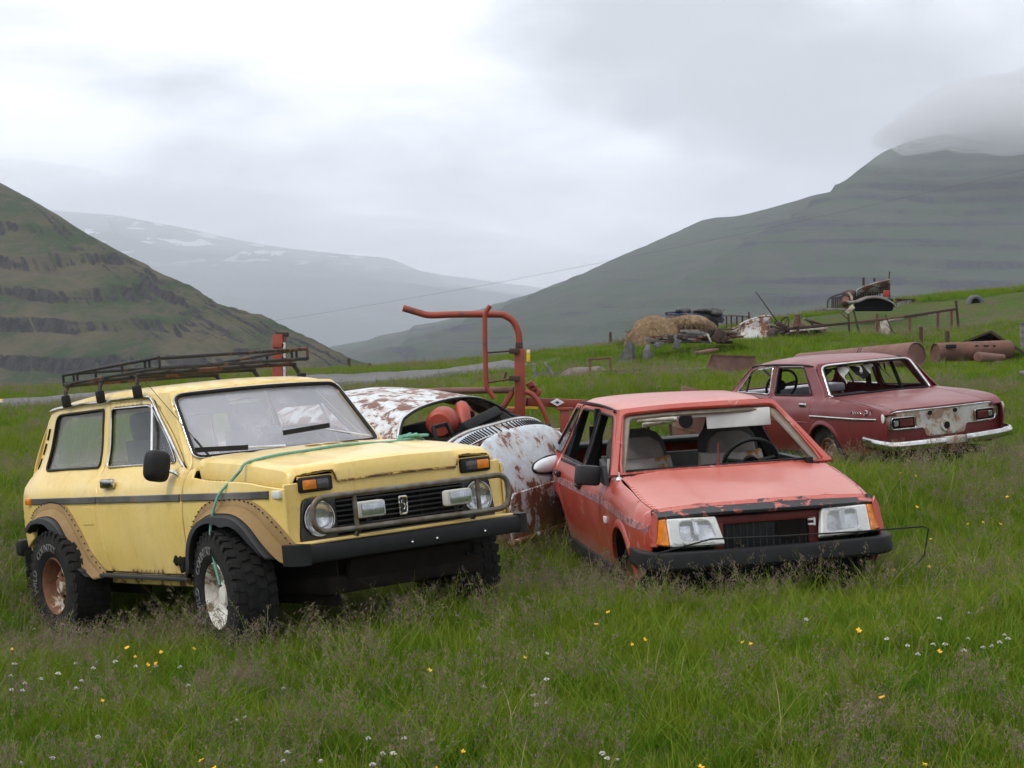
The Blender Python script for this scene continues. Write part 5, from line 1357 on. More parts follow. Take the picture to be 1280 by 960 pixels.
# bumper in two lengths, left one sagging, bracket bared between them
def bumper(pts, name):
    P = smoothline(pts, 6); rings = []
    for i in range(len(P)):
        a, b = P[max(0, i - 1)], P[min(len(P) - 1, i + 1)]; t = Vector(b) - Vector(a); n = Vector((t.y, -t.x, 0)).normalized()
        if n.x > 0 and abs(n.y) < .7: n = -n
        rings.append([tuple(Vector(P[i]) + n * d + Vector((0, 0, h))) for d, h in ((-.01, -.050), (.012, -.045), (.024, -.02), (.024, .02), (.012, .045), (-.01, .050))])
    o = MB().loft(rings).build(name, CHROME, car, 50); return o
bumper([(-.72, .835, .555), (-.86, .82, .535), (-1.0, .775, .515), (-1.06, .68, .50), (-1.085, .40, .497), (-1.09, .10, .495)], 'rear_bumper')
bumper([(-1.09, -.16, .505), (-1.085, -.45, .515), (-1.06, -.70, .525), (-1.0, -.79, .53), (-.84, -.835, .54), (-.70, -.85, .545)], 'rear_bumper')
MB().box((-1.05, -.03, .505), (.06, .28, .075), None, .008).build('bumper_bracket', TAILP, car)
MB().box((-1.02, -.02, .43), (.08, .12, .10), None, .01).build('tow_bracket', rusty('bracket_rust'), car)
# cabin
MB().box((1.25, 0, .33), (4.0, 1.3, .08), None, .01).build('floor_pan', UNDER, car)
MB().box((.02, 0, .86), (.45, 1.22, .10), None, .03).build('rear_shelf', DARK, car)
MB().box((.36, 0, .70), (.16, 1.28, .42), Matrix.Rotation(.2, 3, 'Y'), .05).build('rear_seat_back', DARK, car)
MB().box((1.30, 0, .66), (.15, 1.26, .48), Matrix.Rotation(.2, 3, 'Y'), .06).build('front_bench', plain('blue_seat', (.05, .06, .10), .8), car)
MB().box((2.0, 0, .93), (.32, 1.30, .10), None, .03).build('dashboard', plain('pale_dash', (.35, .36, .40), .5), car)
steering_wheel(car, (1.68, .33, 1.03), .20, -.45)
for y in (-.62, .62): MB().bar((1.30, y, .95), (1.28, y * .93, 1.28), .05, .04).build('middle_pillar', DARK, car)
MB().bar((.48, -.50, .95), (.60, -.45, 1.27), .03, .03).build('inner_strut', BLACK, car)
def cwm(t, v): return np.stack([2.14 - .34 * v + .06 * (1 - t * t), t * (.70 - .11 * v), .99 + .29 * v], -1)
panel('windscreen_frame', [(-1.05, -.08), (1.05, -.08), (1.05, 1.06), (-1.05, 1.06)], cwm, MAR, car, [rnd([(-.94, .04), (.94, .04), (.92, .95), (-.92, .95)], .08)], res=.15, out=(1, 0, .8))
MB().prism([(0, 0), (.03, .01), (.06, .09), (.04, .10)], 'y', -.004, .004).build('glass_shard', LENS, None).matrix_basis = Matrix.Identity(4)
_gs = bpy.data.objects[-1] if False else [o_ for o_ in COL.objects if o_.name.startswith('glass_shard')][-1]
_gs.parent = car; _gs.location = (1.9, .66, 1.0)
# front end (hidden behind the red car, seen only from the side)
panel('hood', rnd([(2.16, -.66), (2.16, .66), (3.34, .62), (3.34, -.62)], .04), lambda u, v: np.stack([u, v, .955 - .14 * ((u - 2.1) / 1.2) + .02 * (1 - (v / .66) ** 2)], -1), MART, car, res=.10, out=(2.7, 0, .5))
fro = panel('nose_panel', rnd([(-.70, .45), (.70, .45), (.70, .80), (-.70, .80)], .05), lambda u, v: np.stack([3.40 - .06 * (u / .7) ** 2, u, v], -1), MAR, car, res=.1, out=(2.5, 0, .6))
for s in (-1, 1):
    h = bpy.data.objects.new('headlight', None); put(h, car); h.location = (3.38, s * .56, .70)
    MB().lathe([(.0, .09), (.03, .09), (.035, .075), (.02, .0)], axis='x', seg=20).build('lamp_ring', CHROME, h, 60)
MB().box((3.46, 0, .50), (.08, 1.6, .10), None, .03).build('front_bumper', CHROME, car)
for x in (.06, 2.75):
    for s in (-1, 1): wheel(car, (x, s * .70, .375), s, r=.315, w=.17, rim_r=.165, rim=RRIM, tread=True, seg=30)
# ================================================================== the rusty white fastback
WRU = rusty('white_and_rust', (.19, .075, .045), (.12, .05, .035), (.58, .63, .66), .485, 9.0, .55, zr=(.55, 1.15, .085), aniso=(1, 1, .55))
WRU2 = rusty('white_lid_paint', (.20, .08, .045), (.13, .055, .035), (.56, .62, .67), .415, 8.0, .45, zr=(.25, .85, .16), aniso=(1, 1, .6))
REDM = plain('red_iron', (.36, .05, .025), .5, var=.35, scale=6, col2=(.22, .035, .02))
CARS['fastback'] = ((.34, 13.75, -1.64), (140.0, 0.0, -8.0))      # origin at the tail end of the body, x forward
car = thing('fastback_car', 'rusty white rounded fastback wreck with its boot lid ajar', 'car', mat=pose(*CARS['fastback']))
# cross-sections: half width at the belt, belt height, top height along the car (0 = tail)
fW = pch([0, .1, .3, .7, 1.2, 2.0, 2.8, 3.4, 3.9, 4.05], [.52, .60, .68, .75, .78, .79, .77, .72, .58, .45])
fR = pch([0, .1, .3, .7, 1.2, 2.0, 2.8, 3.4, 3.9, 4.05], [.44, .50, .555, .585, .585, .585, .66, .62, .50, .40])     # half width of the roof
fT = pch([0, .03, .10, .20, .33, .5, .8, 1.1, 1.5, 1.9, 2.4, 2.75, 2.9, 3.4, 3.85, 4.05], [.30, .50, .68, .82, .945, 1.045, 1.15, 1.225, 1.275, 1.29, 1.25, 1.08, .96, .88, .74, .55])
fB = pch([0, .1, .4, 1.0, 2.0, 2.9, 4.05], [.25, .48, .72, .80, .80, .80, .45])
def fmap(u, a):
    """u along, a across: 0 = centre line of the top, +-1 = belt, +-2 = sill."""
    u = np.asarray(u, float); a = np.asarray(a, float); s = np.sign(a); q = np.abs(a)
    W, Rf, T, Bz = fW(u), fR(u), fT(u), np.minimum(fB(u), fT(u) - .05)
    e = np.clip(q, 0, 1); l = np.clip(q - 1, 0, 1)
    ph = e * math.pi / 2
    n = 2.0 / 2.7
    y1 = W * np.sin(ph) ** n * (1 - (1 - Rf / W) * .55 * np.sin(ph * 2) ** 1.0 * .5)
    z1 = Bz + (T - Bz) * np.cos(ph) ** n
    y = np.where(q <= 1, y1, W * (1 + .03 * np.sin(l * math.pi) - .08 * l)); z = np.where(q <= 1, z1, Bz + (.16 - Bz) * l)
    return np.stack([u, s * y, z], -1)
rwin = rnd([(.55, -.80), (.525, -.4), (.50, 0), (.525, .4), (.55, .80), (.92, .74), (1.04, .40), (1.07, 0), (1.04, -.40), (.92, -.74)], [.06, 0, 0, 0, .06, .06, 0, 0, 0, .06])
lidp = rnd([(.02, -.66), (.31, -.64), (.365, -.3), (.38, 0), (.365, .3), (.31, .64), (.02, .66)], [.08, .05, 0, 0, 0, .05, .08])
swin = lambda s: rnd([(1.04, s * 1.0), (1.34, s * .72), (1.75, s * .61), (2.45, s * .66), (2.62, s * 1.0)], [.06, .10, .10, .06, .05])
body = panel('body_shell', rnd([(.0, -1.95), (.0, 1.95), (2.78, 1.95), (2.78, -1.95)], .0), fmap, WRU, car, [rwin, lidp, swin(1), swin(-1)], res=.065, out=(1.5, 0, .5), thick=.016, smooth=50)
panel('hood', rnd([(2.80, -1.0), (2.80, 1.0), (4.05, 1.0), (4.05, -1.0)], .0), fmap, WRU, car, res=.08, out=(3, 0, .4), thick=.014, smooth=50)
for s in (-1, 1): panel('front_fender', [(2.80, s * 1.01), (2.80, s * 1.95), (4.05, s * 1.95), (4.05, s * 1.01)], fmap, WRU, car, [[(3.02, s * 1.99), (3.05, s * 1.6), (3.3, s * 1.35), (3.55, s * 1.6), (3.58, s * 1.99)][:5]] if False else [], res=.09, out=(3, 0, .4), thick=.014, smooth=50)
rim_ = [tuple(p) for p in fmap(*dense(rwin, .05).T)]
MB().tube(rim_, .014, 8, True).build('rear_window_trim', CHROME, car, 60)
MB().tube([tuple(fmap(np.array([(p[0] - .78) * .955 + .78]), np.array([p[1] * .955]))[0]) for p in dense(rwin, .05)], .012, 6, True).build('rear_window_rubber', BLACK, car, 60)
for s in (-1, 1): MB().tube([tuple(p) for p in fmap(*dense(swin(s), .05).T)], .014, 6, True).build('side_window_edge', rusty('edge_rust%d' % s), car, 60)
# crescent of air louvres below the rear window
ls = []
for k, a in enumerate(np.linspace(-.60, .60, 40)):
    u0 = .405 - .006 * (1 - (a / .6) ** 2); u1 = u0 + .060 * (1 - (a / .66) ** 2) ** .4 + .018
    p, q = fmap(np.array([u0, u1]), np.array([a, a]))
    nrm = Vector((-.55, 0, .85)) * .010
    o = MB().bar(Vector(p) + nrm, Vector(q) + nrm, .0075, .008, up=(-.5, 0, .86)).build('louvre', BLACK, car, 0); ls.append(o)
panel('louvre_plate', rnd([(.395, -.66), (.385, 0), (.395, .66), (.515, .68), (.485, 0), (.515, -.68)], [.03, 0, .03, .03, 0, .03]), fmap, WRU2, car, off=.002, thick=.004, res=.05, out=(1, 0, .4), bev=.002)
MB().tube([tuple(p + np.array([-.004, 0, .006])) for p in fmap(np.full(30, .398) - .010 * (1 - np.linspace(-1, 1, 30) ** 2), np.linspace(-.64, .64, 30))], .007, 6).build('louvre_trim', CHROME, car, 60)
# boot lid ajar, with the pod of the plate lamp
piv = fmap(np.array([.06]), np.array([0.]))[0]
def lidmap(u, a):
    P = fmap(u, a); k = np.clip((u - .02) / .35, 0, 1) * (1 + .5 * a)
    return P + np.stack([-.07 * k, 0 * k, .05 * k], -1)
lid = panel('boot_lid', rnd([(.025, -.65), (.305, -.63), (.36, -.3), (.373, 0), (.36, .3), (.305, .63), (.025, .65)], [.05, .06, 0, 0, 0, .06, .05]), lidmap, WRU2, car, res=.035, out=(1, 0, .4), thick=.016, smooth=50)
pc = Vector(lidmap(np.array([.11]), np.array([-.10]))[0])
rr = []
for t in np.linspace(-1, 1, 15):
    w_ = math.sqrt(max(0, 1 - t * t)) ** .8
    rr.append([tuple(pc + Vector((-.80, 0, .50)) * (.055 * w_ * math.cos(b) + .010) + Vector((.50, 0, .80)) * (.065 * w_ * math.sin(b)) + Vector((0, .215 * t, 0))) for b in np.linspace(0, 2 * math.pi, 14, False)])
MB().loft(rr).build('plate_lamp_pod', plain('pod_white', (.66, .70, .74), .4, var=.12), lid, 60)
MB().tube([tuple(pc + Vector((-.80, 0, .50)) * .004 + Vector((.50, 0, .80)) * (.075 * math.sin(b)) + Vector((0, .226 * math.cos(b), 0))) for b in np.linspace(0, 2 * math.pi, 28, False)], .008, 6, True).build('pod_gasket', BLACK, lid, 60)
MB().box(tuple(fmap(np.array([.02]), np.array([-1.05]))[0] + np.array([-.02, .02, -.03])), (.07, .12, .16), None, .03).build('tail_lamp', REDL, car)
panel('tail_skin', [(-.50, .18), (.50, .18), (.52, .45), (.44, .60), (-.44, .60), (-.52, .45)], lambda u, v: np.stack([-.01 + 0 * u, u, v], -1), WRU2, car, res=.08, out=(1, 0, .4))
MB().tube([(-.04, y, .24) for y in (-.56, -.3, 0, .3, .56)], .022, 8).build('rear_bumper', WRU2, car, 50)
# rubbish inside: red machine parts, a black board, door mirror frame
MB().box((2.0, 0, .22), (3.4, 1.36, .05)).build('floor_pan', UNDER, car)
MB().box((.92, 0, .95), (.55, 1.1, .04), None, .01).build('parcel_shelf', UNDER, car)
MB().box((2.72, 0, .82), (.25, 1.25, .12), None, .03).build('dashboard', BLACK, car)
MB().box((1.72, .36, .72), (.12, .45, .46), Matrix.Rotation(.25, 3, 'Y'), .05).build('seat_back', DARK, car)
MB().box((1.72, -.36, .72), (.12, .45, .46), Matrix.Rotation(.25, 3, 'Y'), .05).build('seat_back', DARK, car)
pk = thing('machine_part', 'red iron machine casting lying inside the white fastback behind its rear window', 'machine part', mat=pose(*CARS['fastback']))
MB().lathe([(-.12, 0), (-.12, .07), (-.05, .13), (.08, .12), (.12, .09), (.12, 0)], c=(.93, .14, 1.07), axis='y', seg=20, M=Matrix.Rotation(.5, 3, 'Z')).build('casing', REDM, pk, 50)
rr = smoothline([(.84, -.02, 1.02), (.90, -.08, 1.12), (.98, -.16, 1.14), (1.02, -.26, 1.07), (1.0, -.32, .98)], 5)
MB().tube(rr, .06, 10).build('bent_arm', REDM, pk, 50)
for y in (-.10, -.18): MB().lathe([(-.01, 0), (-.01, .03), (.01, .03), (.01, 0)], c=(.90, y, 1.08), axis='x', seg=10).build('bolt_head', UNDER, pk, 40)
bd = thing('black_case', 'black plastic case lying behind the rear window of the fastback', 'case', mat=pose(*CARS['fastback']))
MB().box((.72, -.04, 1.03), (.20, .44, .09), Matrix.Rotation(-.15, 3, 'X') @ Matrix.Rotation(.7, 3, 'Y'), .02).build('case_body', BLACK, bd)
MB().box((.65, -.04, 1.07), (.02, .03, .03), Matrix.Rotation(.7, 3, 'Y'), .004).build('clasp', CHROME, bd)
fr = thing('window_frame', 'small black window frame standing inside the fastback rear window', 'window frame', mat=pose(*CARS['fastback']))
q = [(.70, .46, .93), (.76, .44, 1.09), (.76, .28, 1.09), (.70, .26, .95)]
for a, b in zip(q[:-1], q[1:]): MB().bar(a, b, .03, .03, bev=.004).build('frame_bar', BLACK, fr)
# ================================================================== farm machinery and scrap behind the cars
REDP = rusty('red_machine_paint', (.13, .04, .025), (.09, .035, .025), (.27, .042, .022), .40, 5.0, .5)
RUSTA = rusty('brown_rust', (.17, .075, .05), (.09, .045, .035))
RUSTB = rusty('pink_rust', (.20, .105, .085), (.13, .06, .05), None, .5, 2.5)
RUSTD = rusty('dark_rust', (.065, .032, .024), (.035, .022, .018))
WOOD = plain('grey_timber', (.21, .20, .185), .9, var=.55, scale=9, bump=.4)
STONE = plain('grey_stone', (.15, .145, .15), .95, var=.5, scale=9, bump=.8)
SHEETW = rusty('white_rust_sheet', (.21, .085, .045), (.13, .055, .04), (.47, .49, .49), .47, 5.5, .7)
HAY = plain('old_hay', (.25, .165, .085), .95, var=.45, scale=9, col2=(.12, .078, .042), bump=1.0)
STRAW1 = plain('straw_pale', (.27, .175, .09), .9, var=.5, scale=3)
STRAW2 = plain('straw_brown', (.17, .105, .058), .9, var=.5, scale=3)
TARP = plain('black_tarp', (.03, .031, .033), .6, var=.4, scale=8)
BLUE = plain('blue_board', (.03, .075, .24), .5, var=.3, scale=6)
YELP = plain('yellow_marker', (.80, .50, .02), .5, var=.1)
GREYP = plain('pale_pipe', (.55, .52, .47), .7, var=.4, scale=10, col2=(.28, .2, .15))
class Th:
    """A thing based on the ground under photo column u at distance d; points given as photo pixels and distances."""
    def __init__(s, name, label, cat, u, v, d, group=None):
        p = at(u, v, d); s.base = Vector((p.x, p.y, gz(p.x, p.y)))
        s.o = thing(name, label, cat, s.base, group=group); s.d = d
    def p(s, u, v, dd=0.0): return at(u, v, s.d + dd) - s.base
    def gp(s, u, dd=0.0, h=0.0):
        q = at(u, 500, s.d + dd); return Vector((q.x, q.y, gz(q.x, q.y) + h)) - s.base
    def tube(s, name, pts, r, mat, n=1, seg=10):
        P = [s.p(*q) for q in pts]
        if n > 1: P = smoothline([tuple(q) for q in P], n)
        return MB().tube(P, r, seg).build(name, mat, s.o, 60)
    def bar(s, name, a, b, w, h, mat, bev=.006):
        return MB().bar(s.p(*a), s.p(*b), w, h, bev=bev).build(name, mat, s.o)

# bale handler: mast, bent top tube, guard rod, boom, arm, beam with diamond badge
t = Th('bale_handler', 'tall red tube-framed farm bale handler standing behind the white fastback', 'farm machine', 650, 560, 16.6)
t.bar('mast', (649.5, 436), (650, 521), .128, .10, REDP)
t.tube('top_tube', [(649, 440), (649, 424), (647, 412), (641, 401), (632, 395), (622, 393), (570, 393), (538, 394), (524, 391), (504, 385)], .032, REDP, 4, 14)
t.bar('tube_collar', (649, 428), (649, 439), .07, .07, RUSTD)
t.tube('guard_rod', [(612.5, 382, -.12), (607, 391, -.12), (606, 400, -.12), (606.5, 440, -.12), (608, 480, -.12), (611, 488, -.12), (618, 498, -.12)], .023, REDP, 4)
t.tube('tie_rod', [(610, 441, -.12), (641, 438.5, -.05)], .008, RUSTD)
t.tube('tie_rod', [(611, 478, -.12), (641, 473, -.05)], .010, RUSTA)
for v in (439, 473): MB().box(t.p(643, v, -.07), (.10, .06, .05), None, .008).build('rod_clamp', RUSTD, t.o)
t.tube('boom', [(516, 492, .1), (521, 489.5, .1), (560, 488.5, .08), (642, 487.5)], [.022, .03, .031, .031], RUSTB, 1, 12)
t.tube('boom_brace', [(625, 512, -.02), (633, 503, -.02), (640, 490, -.02)], .028, REDP, 3)
t.bar('lower_beam', (634, 513), (655, 515), .07, .055, REDP)
t.tube('curved_arm', [(657, 490, -.08), (665, 493, -.08), (674, 504, -.08), (682, 520, -.08), (685, 536, -.08), (683, 550, -.08)], .024, REDP, 4)
MB().box(t.p(683, 549, -.08), (.12, .05, .05), None, .008).build('arm_foot', REDP, t.o)
MB().bar(t.p(658, 502, .05), t.p(762, 506.5, .35), .07, .082, bev=.008).build('cross_beam', REDP, t.o)
dm = MB(); c = t.p(696.6, 503.0, .05)
dm.loft([[tuple(c + Vector((x * k, y_, z * k))) for x, z in ((-.066, 0), (0, -.037), (.066, 0), (0, .037))] for y_, k in ((.03, 1), (-.012, 1), (-.014, .93))])
bd_ = dm.build('diamond_badge', plain('badge_white', (.62, .62, .64), .5, var=.1), t.o, 0)
MB().loft([[tuple(c + Vector((x * k, y_, z * k))) for x, z in ((-.022, 0), (0, -.014), (.022, 0), (0, .014))] for y_, k in ((-.013, 1), (-.0165, 1))]).build('badge_mark', PLASTIC, bd_, 0)
MB().bar(t.p(634, 509.6, .3), t.p(672, 510, .3), .03, .02).build('yellow_bar', YELP, t.o)
for k, (du, dv) in enumerate(((667, 486), (671, 490), (664, 482))): MB().box(t.p(du, dv, .05), (.08, .07, .075), Matrix.Rotation(.5 * k, 3, 'Y'), .012).build('pivot_block', REDP, t.o)
MB().bar(t.p(706, 511, .1), t.p(706, 545, .1), .095, .09, bev=.008).build('stub_post', REDP, t.o)
MB().box(t.p(706, 511, .1), (.16, .12, .03), None, .006).build('stub_cap', REDP, t.o)
for dv in (538, 541): MB().tube([t.p(650, dv + 2, -.1), t.p(700, dv - 1.5, -.1)], .009, 8).build('linkage_rod', GREYP, t.o)
for dv, uu in ((534, 687), (545, 690)): MB().box(t.p(uu, dv, -.12), (.03, .04, .07), None, .004).build('linkage_plate', RUSTD, t.o)
MB().tube([t.p(685, 538, -.1), t.p(688, 580, -.1)], .012, 8).build('drop_chain', RUSTD, t.o)
MB().bar(t.p(650, 518), t.gp(650), .10, .09).build('mast_foot', REDP, t.o)

t = Th('loader_mast', 'red hydraulic loader mast rising behind the roof of the yellow car', 'farm machine', 350, 560, 17.0)
t.bar('mast', (347.5, 418), (347.5, 560), .085, .10, REDP)
t.bar('mast_rail', (352, 422, .02), (352, 560, .02), .03, .06, RUSTD)
MB().bar(t.p(344, 418), t.p(361, 418), .06, .045, bev=.01).build('mast_head', RUSTD, t.o)
t.tube('hydraulic_ram', [(356, 428, -.04), (356, 560, -.04)], .022, CHROME)
t.tube('ram_rod', [(356.5, 421, -.04), (356, 432, -.04)], .014, RUSTA)
for v in (432, 447): MB().bar(t.p(341, v, -.05), t.p(352, v, -.05), .04, .03).build('cross_piece', REDP, t.o)
MB().bar(t.gp(343, 0, .0), t.gp(362, 0, .0), .2, .06).build('mast_foot', RUSTD, t.o)

# things seen through the windows of the red car
t = Th('pipe_bundle', 'bundle of pale weathered pipes seen through the red car windscreen', 'pipes', 820, 540, 17.6)
for k, (a, b, r_) in enumerate((((797, 526), (842, 523), .022), ((803, 532), (846, 524), .024), ((812, 529), (848, 520), .02), ((832, 521), (847, 517), .03))):
    t.tube('pipe', [(a[0], a[1], .05 * k), (b[0], b[1], .1 * k)], r_, GREYP)
for u in (810, 838): t.bar('trestle_leg', (u, 530, .1), (u + 2, 560, .1), .03, .03, RUSTD)
t = Th('rusty_drum', 'brown rusty drum with a hole seen through the red car windscreen', 'drum', 862, 545, 18.4)
M_ = Matrix.Rotation(.25, 3, 'Y')
MB().lathe([(-.36, 0), (-.36, .15), (-.34, .165), (-.1, .16), (-.08, .168), (-.06, .16), (.20, .16), (.22, .168), (.24, .16), (.34, .165), (.36, .15), (.36, 0)], c=t.p(861, 528), axis='z', seg=28, M=M_).build('drum_body', RUSTA, t.o, 40)
MB().lathe([(-.005, 0), (-.005, .075)], c=t.p(857, 526, -.172), axis='y', seg=14).build('drum_hole', DARK, t.o, 0)
t = Th('black_bucket', 'black plastic tub standing beside the rusty drum', 'tub', 886, 545, 18.6)
MB().lathe([(-.34, 0), (-.34, .13), (.20, .16), (.22, .175), (.24, .17), (.24, .15), (-.2, .12), (-.2, 0)], c=t.p(886, 528), axis='z', seg=24).build('tub_body', BLACK, t.o, 40)
MB().tube([t.p(879, 510), t.p(886, 503), t.p(893, 510)], .008, 6).build('handle', STEEL, t.o)

# fence remains and marker posts by the road
for lab, pts, mt, w in (('leaning grey fence post behind the red mast', [(667, 454), (672, 480)], WOOD, .05), ('slanting grey fence stake fallen against the grass', [(681, 453), (701, 474)], WOOD, .05),
                        ('short dark stake between the guard rod and the mast', [(633, 465), (625, 480)], RUSTD, .04)):
    t = Th('fence_post', lab, 'fence post', pts[1][0], pts[1][1], 30, 'fence remains behind the machine')
    MB().bar(t.p(*pts[0]), t.p(*pts[1]) + Vector((0, 0, -.15)), w, w, bev=.01).build('post', WOOD if mt is WOOD else RUSTD, t.o)
    MB().bar(t.p(pts[0][0] - 2, pts[0][1] + 13), t.p(pts[0][0] + 16, pts[0][1] + 14), .03, .03).build('rail_stub', WOOD, t.o)
for lab, u, v0, v1, d in (('yellow road marker post right of the red mast', 660.5, 437, 462, 42), ('yellow road marker post at the left edge', 1.0, 499, 520, 34)):
    t = Th('marker_post', lab, 'marker post', u, v1, d, 'road markers')
    MB().box((t.p(u, v0) + t.gp(u)) / 2, (.085, .05, abs(t.p(u, v0).z - t.gp(u).z)), None, .008).build('marker_body', YELP, t.o)
    MB().box(t.p(u, v0 + 3, -.03), (.06, .012, .06), None, .003).build('reflector', WHITE, t.o)
for lab, u, v0, d in (('thin dark roadside post left of the bale handler boom', 436.0, 449, 47), ('short grey roadside post beside the dark one', 462, 455, 47), ('lone thin pole on the skyline left of the hay heap', 763, 416, 52)):
    t = Th('roadside_post', lab, 'post', u, 470, d)
    MB().tube([t.gp(u, 0, -.1), t.p(u, v0)], [.05, .04], 8).build('post', RUSTD, t.o)
    MB().box(t.p(u, v0), (.07, .07, .04), None, .005).build('post_cap', RUSTD, t.o)

# the row of scrap along the rise
t = Th('pipe_hurdle', 'thin rusty pipe frame standing in front of the grey beam', 'hurdle', 750, 480, 29.5)
for a, b in (((737, 449), (739, 486)), ((763, 448), (764, 487)), ((736, 449), (764, 447.5))): t.bar('frame_bar', a, b, .035, .035, RUSTA)
t = Th('timber_beam', 'long weathered grey timber beam lying in the grass', 'beam', 815, 470, 31.5)
MB().bar(t.p(750, 470), t.p(884, 464, .4), .16, .14, bev=.02).build('beam', WOOD, t.o)
MB().bar(t.p(752, 464.5), t.p(800, 462.3, .15), .17, .02, bev=.004).build('split_edge', RUSTD, t.o)
t = Th('rusty_hopper', 'rusty brown trough-shaped hopper lying behind the maroon car', 'hopper', 910, 475, 30)
a_, b_, c_ = t.p(879, 473), t.p(890, 444), t.p(897, 476); off = t.p(944, 446, .5) - t.p(890, 444)
MB().loft([[tuple(p) for p in (a_, b_, c_)], [tuple(p + off) for p in (a_, b_, c_ + Vector((0, 0, .02)))]]).build('hopper_shell', RUSTB, t.o, 0)
MB().bar(b_, b_ + off, .03, .03).build('hopper_rim', RUSTA, t.o); MB().bar(a_, b_, .03, .03).build('hopper_rim', RUSTA, t.o); MB().bar(b_, c_, .03, .03).build('hopper_rim', RUSTA, t.o)
MB().lathe([(-.02, 0), (-.02, .05), (.02, .05)], c=(a_ * .4 + b_ * .15 + c_ * .45) + Vector((0, -.02, 0)), axis='y', seg=12).build('drain_hole', DARK, t.o)
def lump(name, mat, parent, c, r, seed, n=22, flat=2.0):
    """An uneven boulder or heap."""
    q = np.random.default_rng(seed); bm = bmesh.new(); bmesh.ops.create_icosphere(bm, subdivisions=3, radius=1.0)
    D = q.normal(size=(n, 3)); D /= np.linalg.norm(D, axis=1)[:, None]; A_ = q.uniform(-.16, .2, n)
    V = []
    for v in bm.verts:
        d = np.array(v.co); k = 1 + np.sum(A_ * np.clip(D @ d, 0, 1) ** 5)
        p = d * k * np.array(r)
        if p[2] < -r[2] * flat: p[2] = -r[2] * flat
        V.append(tuple(Vector(p) + Vector(c)))
    F = [[v.index for v in f.verts] for f in bm.faces]; bm.free()
    return mesh(name, V, F, mat, parent, 60)
t = Th('gravel_heap', 'low pinkish heap of gravel left of the pipe frame', 'heap', 735, 468, 34)
lump('heap', plain('pink_gravel', (.17, .13, .12), .95, var=.45, scale=14, bump=.9), t.o, t.p(728, 470), (.42, .4, .20), 3, flat=.3)
lump('heap_shoulder', MATS['pink_gravel'], t.o, t.p(745, 468, -.1), (.25, .3, .16), 4, flat=.3)
t = Th('standing_stone', 'tall grey slab of stone leaning at the foot of the hay heap', 'stone', 783, 452, 38)
MB().loft([[tuple(t.p(*q)) for q in ((770, 457), (784, 428), (790, 428), (790, 455))], [tuple(t.p(q[0] + 2, q[1] - 1, .35)) for q in ((770, 457), (784, 430), (791, 430), (792, 455))]]).build('slab', STONE, t.o, 20)
lump('foot_stone', STONE, t.o, t.p(778, 456, -.1), (.14, .14, .10), 8)
t = Th('round_stone', 'rounded grey stone right of the leaning slab', 'stone', 810, 452, 38)
lump('boulder', STONE, t.o, t.p(809.5, 444), (.105, .11, .19), 9); lump('chip', STONE, t.o, t.p(817, 452, -.05), (.08, .08, .05), 10)
t = Th('hay_heap', 'brown heaps of old hay on the rise below the blue trailer', 'hay heap', 815, 440, 41)
for k, (u, v, r_) in enumerate(((818, 419, (.58, .6, .46)), (803, 430, (.42, .5, .38)), (842, 413, (.48, .5, .32)), (862, 407, (.50, .5, .24)), (791, 440, (.30, .4, .26)))):
    lump('hay_mound', HAY, t.o, t.p(u, v, .3 * (k % 3)), r_, 20 + k, 30)
    q = np.random.default_rng(300 + k); m = MB(); c_ = t.p(u, v, .3 * (k % 3))
    for _ in range(1100):
        d = q.normal(0, 1, 3); d /= np.linalg.norm(d)
        if d[1] > .4 or d[2] < -.75: continue
        b = np.array(c_) + d * np.array(r_) * q.uniform(.93, 1.12); dr = q.normal(0, 1, 3) + np.array([0, 0, -.9]); dr -= d * dr.dot(d) * .6; dr /= np.linalg.norm(dr); sd = np.cross(dr, d); sd /= np.linalg.norm(sd) + 1e-6
        L_ = q.uniform(.06, .20); w_ = q.uniform(.006, .014); m.add([b - sd * w_, b + sd * w_, b + dr * L_ + d * q.uniform(-.01, .05)], [(0, 1, 2)])
    o = m._build('straw', (STRAW1, STRAW2)[k % 2], t.o, 0); o['kind'] = 'stuff'
t = Th('trailer', 'blue trailer loaded with black sheeting and planks on the skyline', 'trailer', 868, 405, 47)
MB().bar(t.p(833, 397), t.p(900, 398), 1.2, .22, bev=.02).build('trailer_side', BLUE, t.o)
MB().bar(t.p(832, 393, -.6), t.p(905, 400, -.6), .04, .05).build('side_rail', TARP, t.o)
MB().bar(t.p(851, 396, -.63), t.p(904, 400, -.63), .03, .16).build('dark_panel', TARP, t.o)
for k, (u, v, r_) in enumerate(((843, 391, (.20, .4, .07)), (855, 390, (.22, .4, .11)), (868, 391, (.20, .4, .10)), (880, 390, (.26, .4, .10)), (893, 392, (.20, .4, .11)), (848, 388, (.08, .2, .06)))):
    lump('black_sheet', TARP, t.o, t.p(u, v, -.1 * k), r_, 40 + k)
for k, (a, b) in enumerate((((866, 388), (902, 387)), ((872, 391), (903, 389)), ((893, 395), (904, 387)), ((880, 386), (899, 386)))): MB().bar(t.p(*a, -.6 + .1 * k), t.p(*b, -.5 + .1 * k), .16, .03).build('plank', WOOD, t.o)
for s_ in (845, 890): MB().lathe([(-.06, 0), (-.06, .16), (.06, .16), (.06, 0)], c=t.gp(s_, -.6, .14), axis='y', seg=18).build('trailer_wheel', TYRE, t.o, 40)
t = Th('low_fence', 'low row of grey rails beside the blue trailer', 'fence', 922, 402, 48)
MB().bar(t.p(900, 394), t.p(938, 396), .05, .05).build('rail', WOOD, t.o)
for u in (908, 914, 921, 928, 936): MB().bar(t.p(u, 390 if u == 936 else 394.5), t.gp(u, 0, -.05), .05, .04).build('post', RUSTD, t.o)
